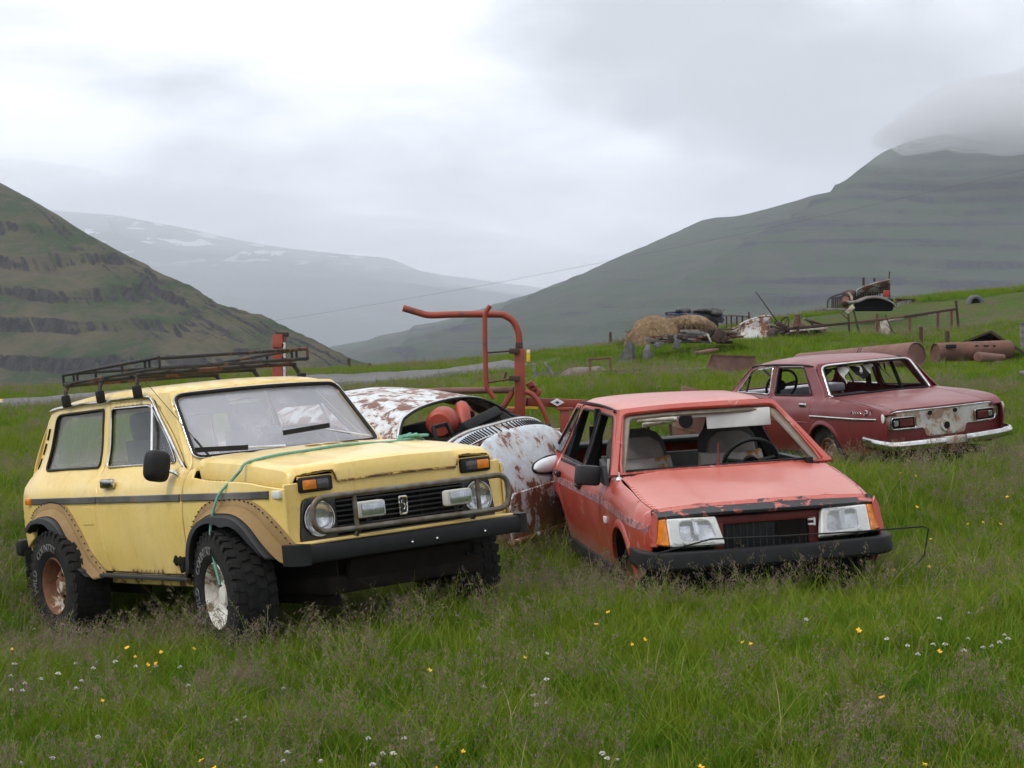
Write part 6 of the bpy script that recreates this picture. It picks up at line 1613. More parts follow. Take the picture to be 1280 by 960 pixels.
# heap of broken timber
t = Th('scrap_pile', 'tangle of broken boards and iron below the grass mound', 'scrap pile', 862, 436, 38.5)
q = np.random.default_rng(4)
for k in range(48):
    u = q.uniform(815, 912); v = 426 - (u - 818) * .09 + q.normal(0, 3.5); L_ = q.uniform(12, 38); sl = q.normal(-.06, .12)
    MB().bar(t.p(u - L_ / 2, v - sl * L_ / 2 * -1, q.uniform(-.5, .6)), t.p(u + L_ / 2, v + sl * L_ / 2, q.uniform(-.5, .6)), q.uniform(.04, .12), q.uniform(.03, .06)).build('board', (WOOD, RUSTD, RUSTA, WOOD)[k % 4], t.o)
for k, (u, v, w_) in enumerate(((838, 424, .10), (846, 430, .12), (898, 420, .16), (905, 424, .10), (822, 432, .08), (850, 421, .07))):
    MB().box(t.p(u, v, -.4), (w_ * 1.3, .1, w_ * 1.8), Matrix.Rotation(.3 * k, 3, 'Y'), .012).build('iron_block', (RUSTD, STONE, RUSTD)[k % 3], t.o)
t.bar('white_stake', (884, 417, -.5), (889, 428, -.5), .03, .04, GREYP)
t.bar('ridge_board', (872, 441, -.8), (894, 437, -.6), .30, .05, RUSTB)
# old hood sheet, white and rust
t = Th('sheet_metal_hood', 'curved old vehicle hood, white paint flaking to rust, upright in grass', 'car hood', 940, 432, 40)
rows = []
for a in np.linspace(0, 1, 12):
    row = []
    for b in np.linspace(0, 1, 10):
        u = 917 + 42 * a + 6 * b * (a - .2); v = 434 - (24 + 14 * a) * b - 3 * math.sin(a * 3.1) * b
        row.append(tuple(t.p(u, v, .35 * math.sin(b * 1.8) + .4 * (a - .5) ** 2)))
    rows.append(row)
o = MB().grid(rows).build('hood_skin', SHEETW, t.o, 60); o.modifiers.new('t', 'SOLIDIFY').thickness = .02
t.tube('hood_edge', [(918, 411, .3), (930, 403, .35), (945, 397.5, .37), (957, 395, .4), (963, 395.5, .4), (962, 399, .4)], .025, SHEETW, 4)
lump('rust_lump', RUSTD, t.o, t.p(966, 418, .2), (.11, .15, .14), 51); lump('rust_lump', RUSTA, t.o, t.p(914, 424, .2), (.13, .2, .18), 52)
t = Th('axle_wreck', 'rusty axle and springs in the grass beside the flaking hood', 'scrap axle', 978, 425, 40.5)
for a, b, w_, mt in (((962, 408), (990, 414), .07, RUSTD), ((966, 414), (992, 412), .06, RUSTD), ((972, 424), (968, 410), .06, RUSTA), ((985, 424), (986, 399), .035, RUSTD), ((979, 408), (986, 397), .03, RUSTD), ((990, 420), (993, 400), .05, RUSTA), ((968, 402), (984, 410), .10, RUSTD)):
    t.bar('axle_piece', a, b, w_, w_ * .8, mt)
MB().tube(smoothline([tuple(t.p(975, 409)), tuple(t.p(978, 399)), tuple(t.p(985, 396))], 4), .02, 8).build('bent_rod', RUSTD, t.o)
t = Th('scrap_heap', 'low heap of rusty plates and rods right of the flaking hood', 'scrap heap', 985, 424, 41)
for k in range(26):
    u = q.uniform(958, 1030); v = 415 - (u - 958) * .08 + q.normal(0, 3.0); L_ = q.uniform(6, 24); sl = q.normal(0, .35)
    MB().bar(t.p(u - L_ / 2, v - sl * L_ / 2, q.uniform(-.5, .6)), t.p(u + L_ / 2, v + sl * L_ / 2, q.uniform(-.5, .6)), q.uniform(.03, .16), q.uniform(.02, .05)).build(('plate', 'rod')[k % 2], (RUSTD, RUSTA, RUSTD, WOOD)[k % 4], t.o)
t = Th('thin_rod', 'long thin rod leaning against the sky above the scrap', 'rod', 972, 405, 39)
MB().tube([t.p(944.5, 364.5), t.p(958, 383), t.p(973, 404)], [.010, .013, .016], 8).build('rod', RUSTD, t.o)
MB().box(t.p(973, 405), (.1, .1, .1), None, .02).build('rod_foot', RUSTD, t.o)
t = Th('rusty_barrel', 'small upright rusty barrel standing on the scrap rail', 'barrel', 997, 408, 40)
MB().lathe([(-.13, 0), (-.13, .072), (-.05, .07), (-.04, .076), (.05, .07), (.13, .072), (.13, .0)], c=t.p(997, 400.5), axis='z', seg=20).build('barrel_body', RUSTA, t.o, 40)
MB().bar(t.p(997, 406), t.gp(997, 0, -.1), .06, .06).build('barrel_stand', RUSTD, t.o)
t = Th('iron_rail', 'long rusty iron rail on short posts running up the slope', 'rail', 1090, 405, 42)
for a, b, w_, mt in (((985, 411, -2), (1060, 404, -1), .06, RUSTD), ((1060, 404, -1), (1130, 396, 0), .05, RUSTA), ((1130, 396, 0), (1196, 386, 1), .06, RUSTD), ((988, 414, -2.05), (1034, 410, -1.5), .04, GREYP), ((1104, 402, -.2), (1170, 392, .6), .04, GREYP)): t.bar('rail_length', a, b, w_, w_, mt)
for u, v in ((1030, 407), (1096, 392), (1172, 389), (1189, 387), (1137, 396)): MB().bar(t.p(u, v, (u - 1090) / 90), t.gp(u, (u - 1090) / 90, -.05), .06, .06).build('post', RUSTA, t.o)
t = Th('fence_stake', 'tall dark iron stake at the upper end of the rail', 'stake', 1197, 412, 43)
MB().bar(t.p(1195, 377), t.p(1198.5, 413), .05, .05).build('stake', RUSTD, t.o); MB().box(t.p(1195, 377), (.06, .06, .05), None, .01).build('stake_tip', RUSTD, t.o)
t = Th('pole_tripod', 'three rusty poles leaned together on the slope', 'poles', 1065, 420, 41)
for a, b, w_, mt in (((1060, 385), (1062, 422), .045, RUSTD), ((1066, 384), (1075, 421), .04, RUSTD), ((1058, 391), (1067, 383), .09, GREYP), ((1050, 390), (1062, 401), .03, RUSTA), ((1028, 386.5), (1058, 387), .05, WOOD)): t.bar('pole', a, b, w_, w_, mt)
t = Th('white_sheet', 'torn white metal sheet standing in the grass with branches before it', 'sheet', 1108, 420, 41)
MB().prism([(-.10, -.18), (.07, -.20), (.10, -.02), (.04, .16), (-.13, .15)], 'y', -.01, .01).build('sheet', SHEETW if False else GREYP, t.o, 0).location = t.p(1107, 410)
for a, b in (((1106, 393), (1116, 414)), ((1107, 405), (1124, 422)), ((1115, 414), (1113, 424))): t.bar('branch', a, b, .022, .022, RUSTD)
# wreck of an old lorry on the crest
t = Th('lorry_wreck', 'wreck of an old lorry front on the crest, mudguard and peeling hood', 'lorry wreck', 1075, 388, 47)
LORRY = rusty('lorry_paint', (.15, .07, .06), (.09, .05, .045), (.34, .40, .38), .50, 3.0, .7)
rows = []
for a in np.linspace(0, 1, 12):
    rows.append([tuple(t.p(1071 + 42 * a, (363 - 14 * a ** .7) + 15 * b, .5 * math.cos(b * 1.6) * -1)) for b in np.linspace(0, 1, 6)])
o = MB().grid(rows).build('engine_hood', LORRY, t.o, 50); o.modifiers.new('t', 'SOLIDIFY').thickness = .03
rows = [[tuple(t.p(1071 + 42 * a, 363 - 14 * a ** .7, -.5 + 1.0 * b)) for b in (0, .5, 1)] for a in np.linspace(0, 1, 12)]
o = MB().grid(rows).build('hood_top', RUSTA, t.o, 50); o.modifiers.new('t', 'SOLIDIFY').thickness = .03
for k in range(9): MB().bar(t.p(1076 + 3 * k, 365, -.53), t.p(1076 + 3 * k, 371 - k * .2, -.53), .03, .02).build('hood_louvre', UNDER, t.o)
MB().box(t.p(1108, 367, -.55), (.17, .03, .17), None, .01).build('red_panel', plain('red_patch', (.36, .03, .02), .6), t.o)
fe = smoothline([tuple(t.p(1060, 377, -.75)), tuple(t.p(1072, 376, -.75)), tuple(t.p(1083, 371.5, -.75)), tuple(t.p(1096, 370.5, -.75)), tuple(t.p(1108, 373, -.75)), tuple(t.p(1117, 378, -.75)), tuple(t.p(1121, 384, -.75))], 6)
rows = [[(p[0], p[1] - .02, p[2] - .05), (p[0], p[1], p[2]), (p[0], p[1] + .25, p[2] + .03), (p[0], p[1] + .45, p[2] - .02)] for p in fe]
o = MB().grid(rows).build('mudguard', plain('mudguard_grey', (.22, .19, .18), .6, var=.4, scale=6), t.o, 60); o.modifiers.new('t', 'SOLIDIFY').thickness = .02
MB().box(t.p(1092, 381, -.35), (1.0, .3, .34), None, .06).build('wheel_shadow_box', DARK, t.o)  # added dark box standing in for the shade under the mudguard
for k in range(10): MB().bar(t.p(1040 + 2.2 * k, 372 - .4 * k, -.3), t.p(1040 + 2.2 * k, 386, -.3), .035, .03).build('radiator_slat', RUSTD, t.o)
MB().tube(smoothline([tuple(t.p(1034.5, 385, -.35)), tuple(t.p(1035, 376, -.35)), tuple(t.p(1040, 371, -.35)), tuple(t.p(1056, 366, -.35))], 4), .022, 8).build('radiator_shell', TARP, t.o, 60)
MB().bar(t.p(1024, 388, -.4), t.p(1052, 387, -.4), .12, .04).build('front_bumper', WOOD, t.o)
lump('engine_block', RUSTD, t.o, t.p(1063, 370, -.1), (.22, .3, .17), 60); lump('engine_block', RUSTA, t.o, t.p(1058, 376, -.3), (.14, .2, .14), 61)
MB().tube(smoothline([tuple(t.p(1060, 366, -.5)), tuple(t.p(1064, 370, -.5)), tuple(t.p(1065, 375, -.5))], 3), .03, 8).build('hose', GREYP, t.o)
MB().tube([t.p(1079.5, 347, 0), t.p(1079.5, 357, 0)], .035, 8).build('air_intake', RUSTD, t.o)
MB().tube([t.p(1093, 347.5, 0), t.p(1093, 352, 0)], .03, 8).build('filler_neck', RUSTD, t.o)
MB().bar(t.p(1112, 339.5, -.2), t.p(1110.5, 362, -.2), .045, .03).build('windscreen_post', RUSTD, t.o)
MB().bar(t.p(1111, 358, -.45), t.p(1112, 372, -.45), .04, .04).build('scuttle_edge', RUSTD, t.o)
t = Th('car_door', 'loose pale green car door lying in the grass behind the lorry wreck', 'car door', 1132, 380, 47.5)
MB().loft([[tuple(t.p(u, v, dd)) for u, v in ((1119, 374.5), (1124, 373), (1143, 374.5), (1145, 377), (1130, 381), (1122, 383))] for dd in (0, .06)]).build('door_panel', LORRY, t.o, 0)
MB().bar(t.p(1119, 374, -.02), t.p(1144, 374.5, -.02), .03, .03).build('door_edge', RUSTD, t.o)
t = Th('half_buried_tyre', 'grey tyre half sunk in the grass on the skyline', 'tyre', 1219, 372, 49)
MB().lathe([(-.08, .12), (-.11, .17), (-.08, .235), (.08, .235), (.11, .17), (.08, .12)], c=t.p(1219, 379), axis='y', seg=28).build('tyre', plain('dusty_tyre', (.12, .12, .13), .8), t.o, 50)
MB().lathe([(-.02, 0), (-.02, .12), (.02, .12)], c=t.p(1219, 379), axis='y', seg=20).build('tyre_core', DARK, t.o, 0)
# rusty tanks
def tank(t, A_, B_, r_, mat, name='tank_shell'):
    d = (B_ - A_); L_ = d.length; M = d.to_track_quat('Z', 'Y').to_matrix()
    pr = [(0, 0), (0, r_ * .9), (.012, r_ * .985), (.03, r_), (L_ * .45, r_), (L_ * .455, r_ * 1.02), (L_ * .47, r_ * 1.02), (L_ * .475, r_), (L_ - .03, r_), (L_ - .012, r_ * .985), (L_, r_ * .95), (L_ - .03, r_ * .9), (L_ - .04, 0)]
    return MB().lathe(pr, c=A_, axis='z', seg=36, M=M).build(name, mat, t.o, 40)
t = Th('long_tank', 'long rusty cylindrical tank lying behind the roof of the maroon car', 'tank', 1100, 465, 31)
tank(t, t.p(1000, 457, 2.6), t.p(1146, 444), .235, RUSTB)
for k in (0, 1): MB().tube([t.p(1074 + 3 * k, 435, .5), t.p(1071 + 3 * k, 441, .2), t.p(1070 + 3 * k, 450, .2)], .01, 6).build('strap_wire', RUSTD, t.o)
t = Th('holed_boiler', 'rusty boiler shell with holes rusted through its side', 'boiler', 1215, 450, 33.5)
tank(t, t.p(1262, 437, .5), t.p(1169, 441), .185, RUSTA, 'boiler_shell')
MB().box(t.p(1189, 433, -.13), (.20, .03, .07), Matrix.Rotation(-.03, 3, 'Y') @ Matrix.Rotation(-.5, 3, 'X'), .006).build('rust_opening', DARK, t.o)
for u, w_ in ((1221, .06), (1233, .10), (1243, .05)): MB().box(t.p(u, 432.5, -.10), (w_, .03, .02), Matrix.Rotation(-.5, 3, 'X'), .003).build('rust_opening', UNDER, t.o)
t = Th('tin_roof', 'dark folded sheet of roofing propped on the holed boiler', 'roof sheet', 1240, 440, 34.3)
MB().loft([[tuple(t.p(u, v, dd)) for u, v in ((1202, 427), (1239, 413), (1281, 440), (1277, 442), (1238, 416), (1203, 428.5))] for dd in (0, .9)]).build('roof_sheet', RUSTD, t.o, 0)
MB().loft([[tuple(t.p(u, v, dd)) for u, v in ((1206, 428), (1238, 416), (1270, 437), (1240, 440))] for dd in (.55, .6)]).build('underside_shade', DARK, t.o, 0)  # added dark sheet for the shaded underside of the folded roofing
MB().bar(t.p(1240, 416, .4), t.gp(1240, .4), .04, .04).build('prop', RUSTD, t.o)
t = Th('short_pipe', 'short rusty tapered pipe lying before the boiler', 'pipe', 1232, 452, 32.5)
A_, B_ = t.p(1222, 446.5), t.p(1254, 447, .4); d_ = B_ - A_
MB().lathe([(0, 0), (0, .085), (.01, .1), (d_.length, .06), (d_.length, 0)], c=A_, axis='z', seg=20, M=d_.to_track_quat('Z', 'Y').to_matrix()).build('pipe_shell', RUSTB, t.o, 50)
MB().lathe([(-.012, 0), (-.012, .065)], c=A_, axis='z', seg=18, M=d_.to_track_quat('Z', 'Y').to_matrix()).build('pipe_mouth', RUSTA, t.o, 0)
t = Th('gate_post', 'pale post at the right edge beside the tin sheet', 'post', 1278, 432, 36)
MB().bar(t.p(1278, 404), t.gp(1278), .09, .09, bev=.01).build('post', WOOD, t.o); MB().box(t.p(1278, 404), (.11, .11, .03), None, .005).build('post_cap', WOOD, t.o)
t = Th('pale_stone', 'pale stone lying in the grass at the right edge', 'stone', 1277, 470, 29)
lump('stone', STONE, t.o, t.p(1279, 467), (.07, .07, .05), 71); lump('stone_chip', STONE, t.o, t.p(1274, 470), (.03, .03, .02), 72)
for k, (u, v) in enumerate(((1151, 409), (1184, 414))):
    t = Th('iron_stump', ('short rusty iron stump left of the tall stake', 'broad rusty iron stump near the tall stake')[k], 'iron stump', u, v + 8, 38)
    MB().bar(t.p(u, v), t.gp(u), .08 + .05 * k, .07).build('stump', RUSTD, t.o); MB().box(t.p(u, v), (.06, .05, .05), Matrix.Rotation(.4, 3, 'Y'), .01).build('stump_top', RUSTA, t.o)
# power line high over the valley
a, b = at(1500, 158, 300), at(-250, 466, 460)
P = [(a.lerp(b, q) + Vector((0, 0, -7.0 * 4 * q * (1 - q)))) for q in np.linspace(0, 1, 60)]
o = MB().tube(P, .022, 5).build('power_line', plain('cable', (.06, .06, .065), .7), None, 60)
tag(o, 'thin overhead power line crossing the valley sky', 'power line')
# ================================================================== the meadow
def grassmat(name, c1, c2, c3, tip, trans=.35, scale=.7):
    m = bpy.data.materials.new(name); m.use_nodes = True; nt = m.node_tree; nt.nodes.clear(); N = NT(nt)
    o = N.n('ShaderNodeOutputMaterial'); d = N.n('ShaderNodeBsdfDiffuse'); t_ = N.n('ShaderNodeBsdfTranslucent'); g = N.n('ShaderNodeBsdfGlossy'); g.inputs['Roughness'].default_value = .45
    p = N.pos(); oi = N.n('ShaderNodeObjectInfo')
    c = N.mix(N.step(N.noise(p, scale, 4, .6), .36, .64), c1, c2)
    c = N.mix(N.step(oi.outputs['Random'], .25, 1.0), c, c3)
    c = N.mix(N.step(N.noise(p, .28, 3, .5), .45, .68), c, tuple(.5 * a + .5 * b for a, b in zip(c2, c3)))
    at_ = N.n('ShaderNodeAttribute', attribute_name='tipness'); N_t = N.math('MULTIPLY', N.math('POWER', at_.outputs['Fac'], 2.5), .7)
    c = N.mix(N_t, c, tip)
    for q in (d, t_): N.l(c, q.inputs['Color'])
    g.inputs['Color'].default_value = (.6, .65, .55, 1)
    a = N.n('ShaderNodeMixShader'); a.inputs[0].default_value = trans; N.l(d.outputs[0], a.inputs[1]); N.l(t_.outputs[0], a.inputs[2])
    b = N.n('ShaderNodeMixShader'); b.inputs[0].default_value = .018; N.l(a.outputs[0], b.inputs[1]); N.l(g.outputs[0], b.inputs[2])
    N.l(b.outputs[0], o.inputs['Surface']); return m
GRASS = grassmat('grass_blade', (.046, .172, .002), (.088, .212, .004), (.150, .222, .010), (.25, .23, .035))
SEED = grassmat('seed_head', (.22, .145, .125), (.165, .11, .10), (.27, .195, .145), (.30, .225, .20), .3, 1.1)
TC_SRC = bpy.data.collections.new('grass_sources')     # kept out of the scene: only their instances show
def tuft(name, n, R_, h0, h1, w, seed, lean=.5, segs=3, mat=GRASS):
    q = np.random.default_rng(seed); V = []; F = []; tip = []
    for k in range(n):
        a = q.uniform(0, 6.283); r_ = R_ * math.sqrt(q.random()); b = np.array([r_ * math.cos(a), r_ * math.sin(a), -.02])
        h = q.uniform(h0, h1); la = q.uniform(0, 6.283); ln = h * lean * q.uniform(.2, 1.1); sd = np.array([-math.sin(la), math.cos(la), 0]) ; wd = w * q.uniform(.7, 1.3)
        fa = q.uniform(0, 6.283); sd = np.array([math.cos(fa), math.sin(fa), 0])
        i0 = len(V)
        for s_ in range(segs + 1):
            t = s_ / segs; c = b + np.array([math.cos(la) * ln * t * t, math.sin(la) * ln * t * t, h * (t - .18 * t * t * lean)])
            ww = wd * (1 - t ** 1.6) + .0004
            V += [c - sd * ww / 2, c + sd * ww / 2]; tip += [t, t]
        for s_ in range(segs): j = i0 + 2 * s_; F.append((j, j + 1, j + 3, j + 2))
    return V, F, tip
def seedtuft(seed, n=6, R_=.08, h0=.20, h1=.36):
    q = np.random.default_rng(seed); V = []; F = []; tip = []; mi = []
    for k in range(n):
        a = q.uniform(0, 6.283); r_ = R_ * math.sqrt(q.random()); b = np.array([r_ * math.cos(a), r_ * math.sin(a), -.02]); h = q.uniform(h0, h1)
        la = q.uniform(0, 6.283); ln = h * q.uniform(.1, .45); fa = q.uniform(0, 6.283); sd = np.array([math.cos(fa), math.sin(fa), 0])
        f = lambda t: b + np.array([math.cos(la) * ln * t ** 2.2, math.sin(la) * ln * t ** 2.2, h * (t - .12 * t ** 3)])
        i0 = len(V)
        for s_ in range(5):
            t = s_ / 4; V += [f(t) - sd * .0010, f(t) + sd * .0010]; tip += [t * .4] * 2
        for s_ in range(4): j = i0 + 2 * s_; F.append((j, j + 1, j + 3, j + 2)); mi.append(1)
        for s_ in range(30):
            t = q.uniform(.62, 1.0); c = f(t); ax = f(min(1.0, t + .02)) - f(t - .02); ax /= np.linalg.norm(ax)
            sp = .016 * (1.15 - t) * 2.2 + .002; L_ = q.uniform(.010, .022)
            c2 = c + np.array([q.normal(0, sp), q.normal(0, sp), q.normal(0, .006)]); dv = ax + q.normal(0, .45, 3); dv /= np.linalg.norm(dv)
            s2 = np.cross(dv, q.normal(0, 1, 3)); s2 /= np.linalg.norm(s2) + 1e-9; w_ = q.uniform(.0010, .0019)
            j = len(V); V += [c2 - dv * L_ / 2, c2 + s2 * w_, c2 + dv * L_ / 2, c2 - s2 * w_]; tip += [q.random()] * 4; F.append((j, j + 1, j + 2, j + 3)); mi.append(0)
    return V, F, tip, mi
def source(name, data, mats):
    me = bpy.data.meshes.new(name); me.from_pydata([tuple(map(float, v)) for v in data[0]], [], data[1]); me.update()
    a = me.attributes.new('tipness', 'FLOAT', 'POINT'); a.data.foreach_set('value', np.array(data[2], np.float32))
    for m in mats: me.materials.append(m)
    if len(data) > 3: me.polygons.foreach_set('material_index', data[3])
    c = bpy.data.collections.new(name); o = bpy.data.objects.new(name, me); return o
def coll(name, objs):
    c = bpy.data.collections.new(name)
    for o in objs: c.objects.link(o)
    return c
C_A = coll('blades_near', [source('blade_tuft', tuft('t', 30, .085, .06, .165, .0054, 100 + i), [GRASS]) for i in range(7)] + [source('blade_tuft', tuft('t', 16, .07, .12, .23, .0052, 120 + i, .9, 4), [GRASS]) for i in range(3)])
STRAW = grassmat('dry_stalk', (.30, .24, .11), (.24, .19, .09), (.36, .30, .15), (.40, .33, .18), .2)
C_D = coll('dry_stalks', [source('dry_tuft', tuft('t', 7, .12, .12, .34, .0028, 220 + i, .6, 4), [STRAW]) for i in range(5)])
C_T = coll('lush_clumps', [source('lush_tuft', tuft('t', 46, .09, .20, .40, .0055, 240 + i, .95, 4), [GRASS]) for i in range(4)])
C_B = coll('blades_far', [source('blade_patch', tuft('t', 80, .22, .05, .13, .008, 140 + i, .5, 2), [GRASS]) for i in range(6)])
C_S = coll('seed_stems', [source('seed_tuft', seedtuft(160 + i), [SEED, GRASS]) for i in range(7)])
C_F = coll('seed_far', [source('seed_patch', seedtuft(180 + i, 10, .20, .13, .24), [SEED, GRASS]) for i in range(4)])

def car_dist(x, y, name, x0, x1, hw):
    """Signed distance on the ground to a car's rectangle (negative inside)."""
    M = pose(*CARS[name]); X = np.array(M.inverted())
    lx = X[0, 0] * x + X[0, 1] * y + X[0, 3] + X[0, 2] * .2; ly = X[1, 0] * x + X[1, 1] * y + X[1, 3] + X[1, 2] * .2
    dx = np.maximum(x0 - lx, lx - x1); dy = np.abs(ly) - hw
    return np.where((dx < 0) & (dy < 0), np.maximum(dx, dy), np.hypot(np.maximum(dx, 0), np.maximum(dy, 0)))
RECT = [('niva', -2.95, .75, .80), ('samara', -3.1, .75, .80), ('sedan', -1.05, 3.4, .82), ('fastback', .0, 4.0, .75)]
LNa = np.array([p[:2] for p in LN]); LFa = np.array([p[:2] for p in LF])
def off_road(x, y):
    yn = np.interp(x, LNa[:, 0], LNa[:, 1]); yf = np.interp(x, LFa[:, 0], LFa[:, 1])
    return (y < yn - .1) | (y > yf + .1)
def scatter(name, label, collection, y0, y1, dens, smin, smax, seed, mask=None, zs=(.8, 1.2), half=.36, tilt=.16):
    q = np.random.default_rng(seed)
    n = int(dens * half * (y1 ** 2 - y0 ** 2))
    y = np.sqrt(q.uniform(y0 ** 2, y1 ** 2, n)); x = q.uniform(-half, half, n) * y + q.normal(0, .3, n)
    keep = off_road(x, y)
    sc = q.uniform(smin, smax, n)
    near = np.full(n, 9.0)
    for c, a, b, h in RECT:
        d = car_dist(x, y, c, a, b, h); near = np.minimum(near, np.abs(d))
        if c == 'niva': sc = np.where(d < -.15, sc * .75, sc)
        else: keep &= d > -.12
    if mask is not None: keep &= q.random(n) < mask(x, y, near)
    x, y, sc, near = x[keep], y[keep], sc[keep], near[keep]
    sc = sc * (1 + .25 * np.exp(-(near / .45) ** 2)) * (1 + .22 * fbm(x * .55 + 9, y * .55 + 4, 77, 3))
    z = ground_z(x, y); n = len(x)
    me = bpy.data.meshes.new(name); me.vertices.add(n)
    me.vertices.foreach_set('co', np.stack([x, y, z], -1).astype(np.float32).ravel())
    def att(nm, ty, arr, f='value'):
        a = me.attributes.new(nm, ty, 'POINT'); a.data.foreach_set(f, arr.ravel())
    rot = np.stack([q.normal(0, tilt, n), q.normal(0, tilt, n), q.uniform(0, 6.283, n)], -1).astype(np.float32)
    att('rot', 'FLOAT_VECTOR', rot, 'vector')
    s3 = np.stack([sc, sc, sc * q.uniform(*zs, n)], -1).astype(np.float32); att('scl', 'FLOAT_VECTOR', s3, 'vector')
    att('pick', 'INT', q.integers(0, len(collection.objects), n).astype(np.int32))
    o = bpy.data.objects.new(name, me); COL.objects.link(o)
    ng = bpy.data.node_groups.new(name, 'GeometryNodeTree')
    ng.interface.new_socket('Geometry', in_out='INPUT', socket_type='NodeSocketGeometry'); ng.interface.new_socket('Geometry', in_out='OUTPUT', socket_type='NodeSocketGeometry')
    gi = ng.nodes.new('NodeGroupInput'); go = ng.nodes.new('NodeGroupOutput'); ip = ng.nodes.new('GeometryNodeInstanceOnPoints'); ci = ng.nodes.new('GeometryNodeCollectionInfo')
    ci.inputs['Collection'].default_value = collection; ci.inputs['Separate Children'].default_value = True; ci.inputs['Reset Children'].default_value = True
    def na(nm, ty):
        k = ng.nodes.new('GeometryNodeInputNamedAttribute'); k.data_type = ty; k.inputs['Name'].default_value = nm; return k.outputs[0]
    L_ = ng.links.new
    L_(gi.outputs[0], ip.inputs['Points']); L_(ci.outputs[0], ip.inputs['Instance']); ip.inputs['Pick Instance'].default_value = True
    L_(na('pick', 'INT'), ip.inputs['Instance Index'])
    er = ng.nodes.new('FunctionNodeEulerToRotation'); L_(na('rot', 'FLOAT_VECTOR'), er.inputs[0]); L_(er.outputs[0], ip.inputs['Rotation'])
    L_(na('scl', 'FLOAT_VECTOR'), ip.inputs['Scale']); L_(ip.outputs[0], go.inputs[0])
    o.modifiers.new('scatter', 'NODES').node_group = ng
    return tag(o, label, 'grass', kind='stuff')
patch = lambda x, y: np.clip(.5 + 1.5 * fbm(x * .45, y * .45, 55, 4), 0, 1)
seedm = lambda x, y, near: np.clip(.14 + .95 * patch(x, y) ** 2.4 + .60 * np.exp(-(near / .5) ** 2), 0, 1)
scatter('grass', 'green meadow grass in the foreground', C_A, 5.0, 15.5, 210, .85, 1.25, 1, half=.48)
scatter('grass', 'green meadow grass round the wrecked cars', C_A, 15.5, 27, 90, 1.1, 1.6, 2, half=.42)
scatter('grass', 'green meadow grass on the rise behind the cars', C_B, 25, 66, 30, .9, 1.4, 3, half=.40)
scatter('seeding_grass', 'brownish seeding grass in the foreground meadow', C_S, 5.0, 15.5, 34, .75, 1.15, 4, seedm, half=.48)
scatter('seeding_grass', 'brownish seeding grass round the wrecked cars', C_S, 15.5, 27, 30, .9, 1.3, 5, seedm)
scatter('seeding_grass', 'brownish seeding grass on the rise', C_F, 26, 62, 9, .9, 1.3, 6, seedm, half=.40)

scatter('dry_stalks', 'dry straw stalks among the foreground grass', C_D, 5.2, 16, 14, .7, 1.2, 11, lambda x, y, near: np.clip(.25 + .9 * fbm(x * .5 + 3, y * .5, 91, 3), 0, 1))
scatter('grass_clumps', 'taller lush grass clumps round the wrecked cars', C_T, 6, 24, 22, .6, 1.0, 12, lambda x, y, near: np.clip(.9 * np.exp(-(near / .35) ** 2) * (.35 + fbm(x * 1.3, y * 1.3, 93, 2)) + .5 * np.clip(fbm(x * .7 + 7, y * .7, 95, 3) - .28, 0, 1), 0, 1))

# ---- meadow flowers, one by one
def on_meadow(u, v, h):
    lo, hi = 5.0, 60.0
    for _ in range(40):
        d = (lo + hi) / 2; p = at(u, v, d)
        if p.z - gz(p.x, p.y) - h > 0: lo = d
        else: hi = d
    p = at(u, v, lo); return Vector((p.x, p.y, gz(p.x, p.y)))
FYEL = plain('yellow_petal', (.80, .46, .01), .6, var=.2, scale=80); FWHI = plain('white_petal', (.66, .64, .58), .7, var=.2, scale=90); FSTEM = plain('flower_stem', (.06, .13, .02), .8)
def flower_mesh(yellow, seed):
    q = np.random.default_rng(seed); V = []; F = []; mi = []
    H_ = .2
    m = MB().tube([(0, 0, 0), (.006, .002, H_ * .5), (.0, .0, H_)], .0016, 5); nst = len(m.F)
    if yellow:
        m.lathe([(H_ - .004, 0), (H_ + .002, .006), (H_ + .006, 0)], axis='z', seg=8)
        for k in range(7):
            a = 6.283 * k / 7; c, s_ = math.cos(a), math.sin(a); e_ = .021 * q.uniform(.85, 1.15); up = q.uniform(.002, .012)
            m.add([(0, 0, H_), (c * e_ * .6 - s_ * .008, s_ * e_ * .6 + c * .008, H_ + up * .6), (c * e_, s_ * e_, H_ + up), (c * e_ * .6 + s_ * .008, s_ * e_ * .6 - c * .008, H_ + up * .6)], [(0, 1, 2, 3)])
    else:
        for k in range(46):
            d = q.normal(0, 1, 3); d /= np.linalg.norm(d); d[2] = abs(d[2]) * 1.0 - .25; r_ = .014 * q.uniform(.8, 1.15); s2 = np.cross(d, (0, .3, 1.0)); s2 /= np.linalg.norm(s2) + 1e-6
            b = np.array([0, 0, H_ + .002]); m.add([b + d * .003, b + d * r_ * .7 + s2 * .0035, b + d * r_, b + d * r_ * .7 - s2 * .0035], [(0, 1, 2, 3)])
    me = bpy.data.meshes.new('flower'); me.from_pydata([tuple(map(float, v)) for v in m.V], [], m.F); me.update()
    me.materials.append(FSTEM); me.materials.append(FYEL if yellow else FWHI)
    me.polygons.foreach_set('material_index', [0] * nst + [1] * (len(m.F) - nst)); return me
YM = [flower_mesh(True, i) for i in range(3)]; WM = [flower_mesh(False, i + 10) for i in range(3)]
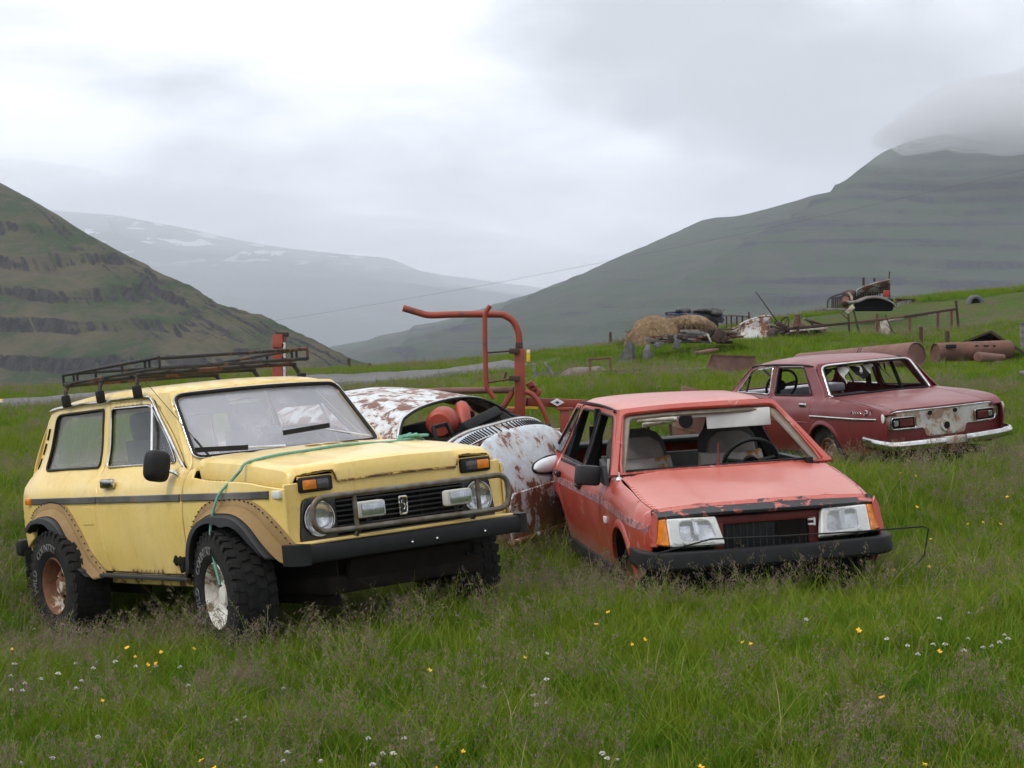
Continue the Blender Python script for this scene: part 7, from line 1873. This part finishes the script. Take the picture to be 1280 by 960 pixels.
yel = [(27, 810), (163, 805), (170, 810), (188, 819), (208, 818), (213, 808), (245, 807), (4, 873), (120, 863), (295, 955), (272, 947), (644, 817), (546, 832), (730, 777), (785, 788), (799, 796), (764, 762), (573, 929), (542, 942),
       (1130, 708), (1154, 703), (1077, 781), (937, 800), (944, 798), (1180, 810), (1105, 871), (1141, 946), (884, 956), (1124, 591), (1136, 590.6), (1145, 628), (1206, 650), (1225, 652), (1245, 653), (1156, 669), (1266, 617)]
r1 = [(40, 440), (60, 392), (160, 447), (197, 428), (273, 390), (308, 455), (375, 405), (390, 385), (445, 376), (513, 400), (585, 402), (670, 398), (730, 470), (930, 592), (885, 607), (1057, 487), (345, 660), (203, 747), (1080, 728), (1205, 755), (1040, 757), (55, 768), (270, 483), (100, 467), (85, 495), (25, 488), (120, 262)]
r2_ = [(527, 478), (710, 512), (738, 540), (788, 537), (782, 445), (106, 669), (245, 674), (371, 680), (133, 731), (192, 728), (143, 770), (990, 718), (980, 744), (1060, 757), (762, 352)]
r3 = [(780, 353), (833, 377), (923, 375), (870, 412), (980, 375), (1072, 398), (1115, 390), (1137, 393), (1162, 380), (1187, 342), (1211, 356), (1190, 370), (933, 277), (1080, 262), (1060, 358), (465, 280)]
whi = [(a / 3.005, 700 + b / 3.004) for a, b in r1] + [(426 + a / 3.005, 700 + b / 3.004) for a, b in r2_] + [(852 + a / 2.99, 680 + b / 2.99) for a, b in r3]
q = np.random.default_rng(8)
for k, (u, v) in enumerate(yel):
    b = on_meadow(u, v, .19); o = bpy.data.objects.new('yellow_flower', YM[k % 3]); COL.objects.link(o); o.location = b; s_ = q.uniform(.45, .75); o.scale = (s_, s_, .95); o.rotation_euler = (q.normal(0, .15) + .35, q.normal(0, .15), q.normal(0, .4))
    tag(o, 'small yellow flower standing in the meadow grass', 'flower', 'yellow meadow flowers')
for k, (u, v) in enumerate(whi):
    b = on_meadow(u, v, .18); o = bpy.data.objects.new('clover_flower', WM[k % 3]); COL.objects.link(o); o.location = b; s_ = q.uniform(.75, 1.1); o.scale = (s_, s_, .9); o.rotation_euler = (q.normal(0, .1), q.normal(0, .1), q.uniform(0, 6))
    tag(o, 'small round white clover flower in the meadow grass', 'flower', 'white clover flowers')
